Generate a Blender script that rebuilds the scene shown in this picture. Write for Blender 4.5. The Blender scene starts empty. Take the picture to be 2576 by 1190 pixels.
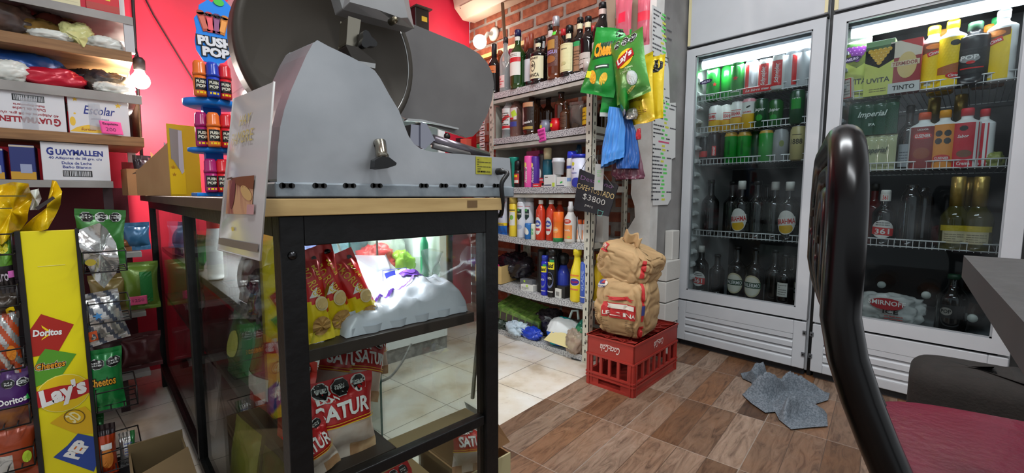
import bpy, bmesh, math, random
from mathutils import Vector, Matrix, noise, Euler
from mathutils.geometry import tessellate_polygon

S = bpy.context.scene
COL = S.collection
PI = math.pi
V = Vector

# ------------------------------------------------------------------ camera, world, exposure, ceiling lamps
CAM_Z, FPX, PW, PH = 0.82, 1104.28, 2576, 1190
PITCH, ROLL, YAW = 0.0938757, 0.0023882, 0.8090030
FW = V((math.cos(YAW)*math.cos(PITCH), math.sin(YAW)*math.cos(PITCH), -math.sin(PITCH)))
_r = FW.cross(V((0, 0, 1))).normalized(); _u = _r.cross(FW)
RT = math.cos(ROLL)*_r + math.sin(ROLL)*_u
UP = -math.sin(ROLL)*_r + math.cos(ROLL)*_u
cam = bpy.data.objects.new('camera', bpy.data.cameras.new('camera')); COL.objects.link(cam)
cam.data.sensor_width = 36.0; cam.data.lens = FPX/PW*36.0
cam.data.clip_start = 0.02; cam.data.clip_end = 60
mw = Matrix((RT, UP, -FW)).transposed().to_4x4(); mw.translation = V((0, 0, CAM_Z))
cam.matrix_world = mw
S.camera = cam
S.view_settings.view_transform = 'Standard'; S.view_settings.look = 'None'
S.view_settings.gamma = 1.0; S.view_settings.use_curve_mapping = False
S.view_settings.exposure = 0.35
S.cycles.use_denoising = True
S.cycles.max_bounces = 8; S.cycles.transparent_max_bounces = 24
S.cycles.caustics_reflective = False; S.cycles.caustics_refractive = False
S.cycles.sample_clamp_indirect = 6.0
W = bpy.data.worlds.new('world'); S.world = W; W.use_nodes = True
W.node_tree.nodes['Background'].inputs[0].default_value = (0.90, 0.95, 1.0, 1)
W.node_tree.nodes['Background'].inputs[1].default_value = 0.55

def area_light(name, loc, size, power, col=(1, 1, 1), rot=(0, 0, 0)):
    l = bpy.data.lights.new(name, 'AREA'); l.energy = power; l.color = col
    l.shape = 'RECTANGLE'; l.size, l.size_y = size
    o = bpy.data.objects.new(name, l); COL.objects.link(o); o.location = loc; o.rotation_euler = rot
    return o
area_light('ceiling_tube_light', (0.95, 0.45, 2.53), (0.16, 1.2), 32, (0.93, 0.97, 1.0))
area_light('ceiling_tube_light', (-0.25, -0.55, 2.53), (0.16, 1.2), 26, (0.93, 0.97, 1.0))  # unseen lamp added behind the camera to brighten the slicer front

# ------------------------------------------------------------------ where a line of sight meets a known plane of the room
def ray(px, py): return FW + RT*((px-PW/2)/FPX) - UP*((py-PH/2)/FPX)
def hx(px, py, X): d = ray(px, py); return V((0, 0, CAM_Z)) + d*(X/d.x)
def hy(px, py, Y): d = ray(px, py); return V((0, 0, CAM_Z)) + d*(Y/d.y)
def hz(px, py, Z=0): d = ray(px, py); return V((0, 0, CAM_Z)) + d*((Z-CAM_Z)/d.z)
def depth(p): return (V(p)-V((0, 0, CAM_Z))).dot(FW)
def mx(px, py, Y): return (hy(px+5, py, Y).x-hy(px-5, py, Y).x)/10      # metres along X per pixel on a wall facing -Y
def mpp(p): return depth(p)/FPX          # metres per pixel at a point

# ------------------------------------------------------------------ materials
def lin(c):
    return tuple(((x/255)/12.92 if x/255 <= .04045 else ((x/255+.055)/1.055)**2.4) for x in c) + (1,)
MATS = {}
def M(name, c=(200, 200, 200), rough=.5, metal=0., c2=None, ns=8., bump=0., bs=60., coat=0., spec=.5, stretch=None, detail=4, lo=.35, hi=.65):
    """plain procedural surface: colour (mixed with c2 by noise), roughness, fine bump"""
    if name in MATS: return MATS[name]
    m = bpy.data.materials.new(name); m.use_nodes = True; n = m.node_tree.nodes; L = m.node_tree.links
    b = n['Principled BSDF']; b.inputs['Base Color'].default_value = lin(c)
    b.inputs['Roughness'].default_value = rough; b.inputs['Metallic'].default_value = metal
    b.inputs['Coat Weight'].default_value = coat; b.inputs['Specular IOR Level'].default_value = spec
    m.diffuse_color = lin(c)
    if c2 or bump:
        tc = n.new('ShaderNodeTexCoord'); src = tc.outputs['Object']
        if stretch:
            mp = n.new('ShaderNodeMapping'); mp.inputs['Scale'].default_value = stretch
            L.new(src, mp.inputs[0]); src = mp.outputs[0]
    if c2:
        t = n.new('ShaderNodeTexNoise'); t.inputs['Scale'].default_value = ns; t.inputs['Detail'].default_value = detail
        L.new(src, t.inputs['Vector'])
        r = n.new('ShaderNodeValToRGB'); r.color_ramp.elements[0].position = lo; r.color_ramp.elements[1].position = hi
        r.color_ramp.elements[0].color = lin(c); r.color_ramp.elements[1].color = lin(c2)
        L.new(t.outputs[0], r.inputs[0]); L.new(r.outputs[0], b.inputs['Base Color'])
    if bump:
        t2 = n.new('ShaderNodeTexNoise'); t2.inputs['Scale'].default_value = bs; t2.inputs['Detail'].default_value = 3
        L.new(src, t2.inputs['Vector'])
        bp = n.new('ShaderNodeBump'); bp.inputs['Strength'].default_value = bump; bp.inputs['Distance'].default_value = .004
        L.new(t2.outputs[0], bp.inputs['Height']); L.new(bp.outputs[0], b.inputs['Normal'])
    MATS[name] = m; return m
def K(c, rough=.45, coat=0., metal=0.):
    """plain colour by value"""
    return M('paint_%d_%d_%d_%d%s' % (c[0], c[1], c[2], rough*100, '_m' if metal else ''), c, rough, metal, coat=coat)
def FOIL(c, metal=.15):
    """printed plastic film of a snack bag"""
    return M('film_%d_%d_%d' % tuple(c), c, .28, metal, bump=.35, bs=38., spec=.6)
def GLOW(name, c, s):
    if name in MATS: return MATS[name]
    m = bpy.data.materials.new(name); m.use_nodes = True
    b = m.node_tree.nodes['Principled BSDF']; b.inputs['Base Color'].default_value = lin(c)
    b.inputs['Emission Color'].default_value = lin(c); b.inputs['Emission Strength'].default_value = s
    MATS[name] = m; return m
def SHEER(name, c, amount, rough=.15, gloss=.5):
    """see-through film or glass: clear share + coloured share with a sheen"""
    if name in MATS: return MATS[name]
    m = bpy.data.materials.new(name); m.use_nodes = True; n = m.node_tree.nodes; L = m.node_tree.links
    b = n['Principled BSDF']; b.inputs['Base Color'].default_value = lin(c); b.inputs['Roughness'].default_value = rough
    tr = n.new('ShaderNodeBsdfTransparent'); tr.inputs[0].default_value = tuple(.6+.4*x for x in lin(c)[:3]) + (1,)
    fr = n.new('ShaderNodeLayerWeight'); fr.inputs[0].default_value = .25
    mul = n.new('ShaderNodeMath'); mul.operation = 'MULTIPLY_ADD'; mul.inputs[1].default_value = gloss; mul.inputs[2].default_value = amount; mul.use_clamp = True
    L.new(fr.outputs['Fresnel'], mul.inputs[0])
    mx = n.new('ShaderNodeMixShader'); L.new(mul.outputs[0], mx.inputs[0]); L.new(tr.outputs[0], mx.inputs[1]); L.new(b.outputs[0], mx.inputs[2])
    L.new(mx.outputs[0], n['Material Output'].inputs[0]); MATS[name] = m; return m
def PANE(name, tint=(235, 245, 240), refl=.5, haze=0.):
    if name in MATS: return MATS[name]
    m = bpy.data.materials.new(name); m.use_nodes = True; n = m.node_tree.nodes; L = m.node_tree.links
    n.remove(n['Principled BSDF'])
    tr = n.new('ShaderNodeBsdfTransparent'); tr.inputs[0].default_value = lin(tint)
    gl = n.new('ShaderNodeBsdfGlossy'); gl.inputs['Roughness'].default_value = .02
    fr = n.new('ShaderNodeLayerWeight'); fr.inputs[0].default_value = .22
    mul = n.new('ShaderNodeMath'); mul.operation = 'MULTIPLY'; mul.inputs[1].default_value = refl; L.new(fr.outputs['Fresnel'], mul.inputs[0])
    mx = n.new('ShaderNodeMixShader'); L.new(mul.outputs[0], mx.inputs[0]); L.new(tr.outputs[0], mx.inputs[1]); L.new(gl.outputs[0], mx.inputs[2])
    out = mx.outputs[0]
    if haze:
        df = n.new('ShaderNodeBsdfDiffuse'); df.inputs[0].default_value = (.55, .6, .62, 1)
        t = n.new('ShaderNodeTexNoise'); t.inputs['Scale'].default_value = 4.; t.inputs['Detail'].default_value = 5.
        tc = n.new('ShaderNodeTexCoord'); L.new(tc.outputs['Object'], t.inputs['Vector'])
        r = n.new('ShaderNodeMapRange'); r.inputs[1].default_value = .45; r.inputs[2].default_value = .75; r.inputs[4].default_value = haze
        L.new(t.outputs[0], r.inputs[0])
        m2 = n.new('ShaderNodeMixShader'); L.new(r.outputs[0], m2.inputs[0]); L.new(out, m2.inputs[1]); L.new(df.outputs[0], m2.inputs[2]); out = m2.outputs[0]
    L.new(out, n['Material Output'].inputs[0]); MATS[name] = m; return m

# ------------------------------------------------------------------ mesh building
_TXT = {}
def text_tris(s, bold=0., shear=0.):
    k = (s, bold, shear)
    if k in _TXT: return _TXT[k]
    cu = bpy.data.curves.new('t', 'FONT'); cu.body = s; cu.fill_mode = 'FRONT'; cu.resolution_u = 2; cu.offset = bold; cu.shear = shear
    o = bpy.data.objects.new('t', cu); COL.objects.link(o)
    me = bpy.data.meshes.new_from_object(o.evaluated_get(bpy.context.evaluated_depsgraph_get()))
    me.calc_loop_triangles()
    vs = [v.co.copy() for v in me.vertices]
    tr = [[(vs[i].x, vs[i].y) for i in t.vertices] for t in me.loop_triangles]
    bpy.data.objects.remove(o); bpy.data.curves.remove(cu); bpy.data.meshes.remove(me)
    if tr:
        xs = [p[0] for t in tr for p in t]; ys = [p[1] for t in tr for p in t]
        x0, x1, y0, y1 = min(xs), max(xs), min(ys), max(ys)
        tr = [[((p[0]-x0)/(x1-x0)-.5, (p[1]-y0)/(y1-y0)-.5) for p in t] for t in tr]
        _TXT[k] = (tr, (x1-x0)/(y1-y0))
    else: _TXT[k] = ([], 1)
    return _TXT[k]
def rot2(p, a): c, s = math.cos(a), math.sin(a); return (p[0]*c-p[1]*s, p[0]*s+p[1]*c)
def sh_poly(pts):
    t = tessellate_polygon([[V((p[0], p[1], 0)) for p in pts]])
    return [[pts[i] for i in x] for x in t]
def sh_rect(cx, cy, w, h, a=0):
    q = [rot2((sx*w/2, sy*h/2), a) for sx, sy in ((-1, -1), (1, -1), (1, 1), (-1, 1))]
    q = [(cx+x, cy+y) for x, y in q]; return [[q[0], q[1], q[2]], [q[0], q[2], q[3]]]
def sh_ell(cx, cy, w, h, a=0, n=20, ph=0):
    q = [rot2((math.cos(2*PI*i/n+ph)*w/2, math.sin(2*PI*i/n+ph)*h/2), a) for i in range(n)]
    return [[(cx, cy), (cx+q[i][0], cy+q[i][1]), (cx+q[(i+1) % n][0], cy+q[(i+1) % n][1])] for i in range(n)]
def sh_oct(cx, cy, w, h, a=0): return sh_ell(cx, cy, w, h, a, 8, PI/8)
def sh_text(s, cx, cy, w=None, h=None, a=0, bold=.02, shear=0.):
    tr, asp = text_tris(s, bold, shear)
    if w is None: w = h*asp
    if h is None: h = w/asp
    out = []
    for t in tr:
        q = [rot2((p[0]*w, p[1]*h), a) for p in t]; out.append([(cx+x, cy+y) for x, y in q])
    return out
def sh_star(cx, cy, r, a=0):
    return sh_poly([(cx+math.sin(i*PI/5+a)*r*(1 if i % 2 == 0 else .42), cy+math.cos(i*PI/5+a)*r*(1 if i % 2 == 0 else .42)) for i in range(10)])

def smooth_path(P, k=5):
    P = [V(p) for p in P]; out = []
    for i in range(len(P)-1):
        a, b, c, d = P[max(i-1, 0)], P[i], P[i+1], P[min(i+2, len(P)-1)]
        for j in range(k):
            t = j/k; out.append(.5*((2*b)+(c-a)*t+(2*a-5*b+4*c-d)*t*t+(3*b-a-3*c+d)*t**3))
    return out+[P[-1]]
class MB:
    def __init__(s): s.v = []; s.f = []; s.m = []; s.sm = []; s.mats = []
    def mi(s, m):
        if m not in s.mats: s.mats.append(m)
        return s.mats.index(m)
    def add(s, vs, fs, mat, smooth=False, X=None):
        o = len(s.v); s.v += [X @ V(p) if X else V(p) for p in vs]
        for i, f in enumerate(fs):
            s.f.append([o+k for k in f]); s.m.append(s.mi(mat[i] if isinstance(mat, list) else mat)); s.sm.append(smooth)
    def box(s, x0, x1, y0, y1, z0, z1, mat, X=None):
        s.add([(x0, y0, z0), (x1, y0, z0), (x1, y1, z0), (x0, y1, z0), (x0, y0, z1), (x1, y0, z1), (x1, y1, z1), (x0, y1, z1)],
              [(0, 3, 2, 1), (4, 5, 6, 7), (0, 1, 5, 4), (1, 2, 6, 5), (2, 3, 7, 6), (3, 0, 4, 7)], mat, X=X)
    def lathe(s, prof, mat, seg=24, X=None, smooth=True):
        """prof: (r, z[, material of the band up to the next row])"""
        vs = []; fs = []; ms = []
        for p in prof:
            for k in range(seg):
                a = 2*PI*k/seg; vs.append((p[0]*math.cos(a), p[0]*math.sin(a), p[1]))
        for i in range(len(prof)-1):
            mm = prof[i][2] if len(prof[i]) > 2 and prof[i][2] else mat
            for k in range(seg):
                a, b = i*seg+k, i*seg+(k+1) % seg
                fs.append((a, b, b+seg, a+seg)); ms.append(mm)
        if prof[0][0] > 1e-5: fs.append(tuple(range(seg-1, -1, -1))); ms.append(ms[0])
        if prof[-1][0] > 1e-5: fs.append(tuple((len(prof)-1)*seg+k for k in range(seg))); ms.append(ms[-2] if len(ms) > 1 else mat)
        s.add(vs, fs, ms, smooth, X)
    def cyl(s, r, z0, z1, mat, seg=20, X=None, c=(0, 0)):
        T_ = Matrix.Translation((c[0], c[1], 0))
        s.lathe([(r, z0), (r, z1)], mat, seg, (X @ T_) if X else T_, False)
    def tube(s, path, r, mat, seg=10, closed=False, rz=None):
        P = [V(p) for p in path]; n = len(P); vs = []; fs = []
        up = None
        for i, p in enumerate(P):
            t = (P[(i+1) % n]-P[i-1]) if closed else (P[min(i+1, n-1)]-P[max(i-1, 0)])
            t.normalize()
            if up is None: up = t.orthogonal().normalized()
            up = (up-t*up.dot(t)).normalized(); b = t.cross(up)
            rr = r[i] if isinstance(r, (list, tuple)) else r
            for k in range(seg):
                a = 2*PI*k/seg; vs.append(p+up*(math.cos(a)*rr)+b*(math.sin(a)*rr))
        for i in range(n if closed else n-1):
            for k in range(seg):
                a, b_ = i*seg+k, i*seg+(k+1) % seg; c, d = ((i+1) % n)*seg+k, ((i+1) % n)*seg+(k+1) % seg
                fs.append((a, b_, d, c))
        if not closed: fs += [tuple(range(seg-1, -1, -1)), tuple((n-1)*seg+k for k in range(seg))]
        s.add(vs, fs, mat, True)
    def prism(s, front, back, mat, side=None, smooth=False):
        """two outlines with the same number of points, joined by a skin"""
        n = len(front); f = [V(p) for p in front]; b = [V(p) for p in back]
        tf = tessellate_polygon([f])
        s.add(f+b, [tuple(t) for t in tf]+[tuple(n+i for i in reversed(t)) for t in tf], mat)
        s.add(f+b, [(i, (i+1) % n, n+(i+1) % n, n+i) for i in range(n)], side or mat, smooth)
    def grid(s, fn, nu, nv, mat, smooth=True, thick=0.):
        """fn(i/nu, j/nv) -> point or None"""
        P = [[fn(i/nu, j/nv) for j in range(nv+1)] for i in range(nu+1)]
        vs = [p for r in P for p in r]; fs = []; ms = []
        for i in range(nu):
            for j in range(nv):
                fs.append((i*(nv+1)+j, (i+1)*(nv+1)+j, (i+1)*(nv+1)+j+1, i*(nv+1)+j+1))
                ms.append(mat((i+.5)/nu, (j+.5)/nv) if callable(mat) else mat)
        s.add(vs, fs, ms, smooth)
    def decal(s, fmap, tris, mat, layer=1, L=.02, off=.0005):
        """lay a flat shape on a surface fmap(u, v) -> (point, normal)"""
        st = [list(t) for t in tris]; out = []
        while st:
            t = st.pop(); best, bl = 0, 0
            for i in range(3):
                a, b = t[i], t[(i+1) % 3]; d = math.hypot(a[0]-b[0], a[1]-b[1])
                if d > bl: best, bl = i, d
            if L and bl > L:
                a, b, c = t[best], t[(best+1) % 3], t[(best+2) % 3]; m_ = ((a[0]+b[0])/2, (a[1]+b[1])/2)
                st.append([a, m_, c]); st.append([m_, b, c])
            else: out.append(t)
        vs = []; fs = []
        for t in out:
            o = len(vs)
            for p in t:
                q, n = fmap(p[0], p[1]); vs.append(q+n*(off*layer))
            fs.append((o, o+1, o+2))
        s.add(vs, fs, mat, True)
    def build(s, name, parent=None, bevel=0., loc=None, seg=2, subsurf=0, solid=0.):
        me = bpy.data.meshes.new(name); me.from_pydata([tuple(p) for p in s.v], [], s.f)
        for m in s.mats: me.materials.append(m)
        for p, i, sm in zip(me.polygons, s.m, s.sm): p.material_index = i; p.use_smooth = sm
        me.update()
        o = bpy.data.objects.new(name, me); COL.objects.link(o)
        if parent: o.parent = parent
        if loc is not None: o.location = loc
        if solid:
            d = o.modifiers.new('thick', 'SOLIDIFY'); d.thickness = solid; d.offset = -1
        if bevel:
            w = o.modifiers.new('bevel', 'BEVEL'); w.width = bevel; w.segments = seg; w.limit_method = 'ANGLE'; w.angle_limit = .6
        if subsurf:
            d = o.modifiers.new('sub', 'SUBSURF'); d.levels = d.render_levels = subsurf
        return o

def tag(o, label, cat, group=None):
    o['label'] = label; o['category'] = cat
    if group: o['group'] = group
    return o
def thing(name, label, cat, loc=(0, 0, 0), rz=0., group=None, rot=None):
    o = bpy.data.objects.new(name, None); COL.objects.link(o); o.empty_display_size = .05
    o.location = loc; o.rotation_euler = rot if rot else (0, 0, rz)
    return tag(o, label, cat, group)
def struct(mb, name, **k):
    o = mb.build(name, **k); o['kind'] = 'structure'; return o
def flat(o, ux, uy):
    o, ux, uy = V(o), V(ux), V(uy); n = ux.cross(uy).normalized()
    return lambda u, v: (o+ux*u+uy*v, n)
def front(y): return flat((0, y, 0), (1, 0, 0), (0, 0, 1))
def cylmap(r, fr=0.):
    """fr turns the middle of the label away from local -Y"""
    def f(u, v):
        a = u/r+fr; n = V((math.sin(a), -math.cos(a), 0)); return (n*(r(v) if callable(r) else r)+V((0, 0, v)), n)
    return f
def nz(x, y, z): return noise.noise(V((x, y, z)))
# ------------------------------------------------------------------ kinds of goods, each built once per look from its parts
GL_DARK = M('dark_bottle_glass', (16, 14, 14), .06, spec=.8)
GL_BROWN = M('brown_bottle_glass', (58, 30, 12), .06, spec=.8)
GL_GREEN = M('green_bottle_glass', (28, 62, 22), .06, spec=.8)
GL_AMBER = M('amber_bottle_glass', (150, 78, 24), .06, spec=.8)
GL_CLEAR = SHEER('clear_bottle_glass', (225, 232, 232), .22, .04, .7)
BLACK = K((14, 14, 15), .4); WHITE = K((232, 232, 230), .5); STEEL = M('bright_can_lid', (200, 202, 205), .25, .9)
FACE_X = -PI/2       # turns a thing's front (local -Y) towards the aisle

def label_part(r, parts, parent, name='label'):
    """a label lying round a bottle; parts: list of (triangles, material, layer)"""
    mb = MB()
    def fm(u, v):
        q = r(v) if callable(r) else r; a = u/q; n = V((math.sin(a), -math.cos(a), 0)); return n*q+V((0, 0, v)), n
    for tris, mat, lay in parts: mb.decal(fm, tris, mat, lay, L=.012, off=.0004)
    return mb.build(name, parent)

def bottle(name, label, loc, h, r, glass=GL_DARK, nr=None, sh=.58, nk=.76, cap=BLACK, caph=.12, lab=None, group=None, rz=FACE_X, capr=1.12, cat='bottle', neck=None, waist=0., flat_y=1.):
    """lab: list of (z0, z1, width as a share of the half round, material, [extra decals(w, h) -> tris...])"""
    t = thing(name, label, cat, loc, rz, group)
    nr = nr or r*.38; mb = MB()
    P = [(r*.86, 0), (r, .006)]
    for i in range(9):
        z = .006+(sh*h-.006)*i/8; P.append((r*(1-waist*math.sin(PI*i/8)**2), z))
    for i in range(1, 9):
        q = i/8; P.append((nr+(r-nr)*(.5+.5*math.cos(PI*q)), h*(sh+(nk-sh)*q)))
    P.append((nr, h*(1-caph)))
    if neck: P = [(a, b, neck if b >= nk*h-.001 else None) for a, b in P]
    P.append((nr, h*.995))
    Xf = Matrix.Diagonal((1, flat_y, 1, 1)) if flat_y != 1 else None
    def rad(v):
        for p, q in zip(P, P[1:]):
            if p[1] <= v <= q[1]: return p[0]+(q[0]-p[0])*(v-p[1])/max(1e-6, q[1]-p[1])
        return nr
    mb.lathe(P, glass, 28, Xf); mb.build('body', t)
    mb = MB(); cr = nr*capr
    mb.lathe([(cr, h*(1-caph)), (cr, h-.004), (cr*.86, h), (0, h)], cap, 22, Xf); mb.build('cap', t)
    for L_ in (lab or []):
        z0, z1, ws, mat = L_[:4]; zc = (z0+z1)/2*h; lh = (z1-z0)*h; rm = rad(zc)*(1.0 if z0 < sh else (1.06 if z1*h < h*(1-caph)+.002 else capr+.02)); wid = PI*rm*ws
        parts = [(sh_ell(0, zc, abs(wid), lh, n=28) if wid < 0 else sh_rect(0, zc, wid, lh), mat, 1)]; wid = abs(wid)
        for k, (fn, m2) in enumerate(L_[4:] if len(L_) > 4 else []): parts.append((fn(wid, lh, zc), m2, 2+k))
        label_part(rad if zc < nk*h and z0 > sh else rm, parts, t)
    return t

def can(label, loc, bands, h=.168, r=.033, lid=STEEL, decals=None, group=None, rz=FACE_X, name='drink_can', cat='can', turn=0.):
    """bands: list of (z share where it starts, material)"""
    t = thing(name, label, cat, loc, rz, group); mb = MB()
    zs = sorted(set([0, .04, .9, .96]+[b[0] for b in bands]))
    def bm(z): return [b[1] for b in bands if b[0] <= z+1e-6][-1]
    P = [((r*.8 if z == 0 else r*.84 if z == .96 else r), z*h, bm(z)) for z in zs]+[(r*.84, .985*h)]
    mb.lathe(P, bands[0][1], 28)
    for fn, m2, lay in (decals or []): mb.decal(cylmap(r, turn), fn, m2, lay, L=.012, off=.0004)
    mb.build('body', t)
    mb = MB(); mb.lathe([(r*.84, .985*h), (r*.85, h), (r*.8, h), (r*.78, .985*h), (0, .985*h)], lid, 24); mb.build('lid', t)
    return t

def bag_surface(w, h, t, seed, seal=.018, crink=1., warp=None):
    def S_(u, v, side):
        s = max(-1, min(1, 2*u/w)); q = v/h
        a = max(0, min(1, (v-seal)/(h-2*seal)))
        end = max(0, math.sin(PI*a))**.5; edge = max(0, 1-abs(s)**2.6)**.75
        y = -side*t/2*edge*end
        y += crink*.10*t*nz(u*28+seed, v*22, seed*1.7+side)*edge*(.4+end*.6)
        near = (1-end)*(1 if 0 < a < 1 else .25)
        y += crink*.0035*math.sin(u*150/(.1+w*8)*6+seed)*near
        x = u*(1-.10*math.sin(PI*a)**.8)
        z = v+crink*.004*nz(u*14, v*9, seed+5)
        p = V((x, y, z))
        return warp(p) if warp else p
    return S_
def bag(name, label, loc, w, h, t, mats, seed=1., rz=0., rot=None, decals=None, group=None, cat='bag', warp=None, back=None, crink=1., trim=None):
    """pillow bag with crimped ends; mats(u share, v share) -> material; decals: (tris in metres, material, layer)"""
    o = thing(name, label, cat, loc, rz, group, rot); mb = MB()
    Sf = bag_surface(w, h, t, seed, warp=warp, crink=crink)
    fn = mats if callable(mats) else (lambda a, b: mats)
    mb.grid(lambda a, b: Sf((a-.5)*w, b*h, 1), 18, 26, fn)
    mb.grid(lambda a, b: Sf((.5-a)*w, b*h, -1), 18, 26, back or (lambda a, b: fn(1-a, b)))
    mb.build('film', o)
    if decals:
        mb = MB()
        def fm(u, v):
            e = .0015; p = Sf(u, v, 1); du = Sf(u+e, v, 1)-Sf(u-e, v, 1); dv = Sf(u, v+e, 1)-Sf(u, v-e, 1)
            n = du.cross(dv)
            return p, (n.normalized() if n.length > 1e-12 else V((0, -1, 0)))
        for tris, m2, lay in decals: mb.decal(fm, tris, m2, lay, L=.010, off=.0014)
        mb.build('print', o)
    return o
def octs(n, cx, cy, s, gap=1.08):
    """the row of black warning octagons"""
    out = []
    for i in range(n):
        x = cx+(i-(n-1)/2)*s*gap
        out += [(sh_oct(x, cy, s, s), K((225, 228, 225)), 1), (sh_oct(x, cy, s*.9, s*.9), BLACK, 2),
                (sh_text('EXCESO EN', x, cy+s*.1, w=s*.6, h=s*.12), K((225, 228, 225)), 3), (sh_text('GRASAS' if i % 2 else 'SODIO', x, cy-s*.1, w=s*.55, h=s*.14), K((225, 228, 225)), 3)]
    return out

def carton(name, label, loc, w, d, h, mat, decals=None, rz=0., group=None, cat='box', rot=None, parts=None, side=None, bevel=.0015):
    """closed box; front is local -Y; decals on the front, side = decals on local -X"""
    o = thing(name, label, cat, loc, rz, group, rot); mb = MB(); mb.box(-w/2, w/2, -d/2, d/2, 0, h, mat); mb.build('body', o, bevel)
    if decals or side:
        mb = MB()
        for tris, m2, lay in decals or []: mb.decal(front(-d/2), tris, m2, lay, L=0, off=.0004)
        for tris, m2, lay in side or []: mb.decal(flat((-w/2, 0, 0), (0, -1, 0), (0, 0, 1)), tris, m2, lay, L=0, off=.0004)
        mb.build('print', o)
    return o

def lump_mesh(mb, rx, ry, rz_, mat, seed=0., rough=.25, fold=.12, nu=40, nv=24, base=.2, c=(0, 0, 0), sq=2.4, X=None):
    """soft crumpled body resting on z = 0"""
    def f(a, b):
        th = 2*PI*a; ph = PI*(b-.5)
        cx, sx, cp, sp = math.cos(th), math.sin(th), math.cos(ph), math.sin(ph)
        e = 2/sq
        pw = lambda x: math.copysign(abs(x)**e, x)
        d = V((pw(cx)*abs(cp)**e, pw(sx)*abs(cp)**e, pw(sp)))
        k = 1+rough*nz(d.x*1.7+seed, d.y*1.7, d.z*1.7+seed)+fold*(1-abs(nz(d.x*4+seed, d.y*4+seed, d.z*4))*4)*.5
        p = V((d.x*rx*k, d.y*ry*k, d.z*rz_*k+rz_*(1-base)))
        p.z = max(p.z, .0)
        return p+V(c)
    mb.grid(f, nu, nv, mat)
    if X: 
        n = (nu+1)*(nv+1); mb.v[-n:] = [X @ p for p in mb.v[-n:]]
def lump(name, label, loc, size, mat, seed=0., rz=0., cat='bag', group=None, rough=.25, fold=.12, rot=None, decals=None, sq=2.4):
    o = thing(name, label, cat, loc, rz, group, rot); mb = MB(); lump_mesh(mb, size[0]/2, size[1]/2, size[2]/2, mat, seed, rough, fold, sq=sq); mb.build('body', o)
    return o
def sheet_note(name, label, pos, ux, uz, w, h, mat, decals=None, cat='note', curl=.004, group=None, extra=None):
    """paper note: pos is the middle, ux / uz its directions"""
    o = thing(name, label, cat, pos, group=group); ux, uz = V(ux).normalized(), V(uz).normalized(); n = ux.cross(uz)
    fm = lambda u, v: (ux*u+uz*v+n*(curl*math.sin(u/w*PI+.5)+curl*.6*(v/h)**2), n)
    mb = MB(); mb.grid(lambda a, b: fm((a-.5)*w, (b-.5)*h)[0], 10, 8, mat); mb.build('paper', o, solid=.0006)
    if decals:
        mb = MB()
        for tris, m2, lay in decals: mb.decal(fm, tris, m2, lay, L=.02, off=.0006)
        mb.build('writing', o)
    return o
def bars(x0, y0, w, h, n, seed=0, thick=.3):
    """block of small unreadable print: n lines of broken dashes"""
    R = random.Random(seed); out = []
    for i in range(n):
        y = y0+h-(i+.5)*h/n; x = x0
        while x < x0+w*.98:
            l = min(R.uniform(.08, .3)*w, x0+w-x); out += sh_rect(x+l/2, y, l*.86, h/n*thick); x += l
            if R.random() < .12: break
    return out
def barcode(cx, cy, w, h, seed=3):
    R = random.Random(seed); out = []; x = cx-w/2
    while x < cx+w/2:
        l = R.uniform(.01, .035)*w; out += sh_rect(x+l/2, cy, l, h); x += l*R.uniform(1.6, 2.6)
    return out
def frame_tris(cx, cy, w, h, t):
    return sh_rect(cx, cy+h/2, w+t, t)+sh_rect(cx, cy-h/2, w+t, t)+sh_rect(cx-w/2, cy, t, h)+sh_rect(cx+w/2, cy, t, h)
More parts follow.
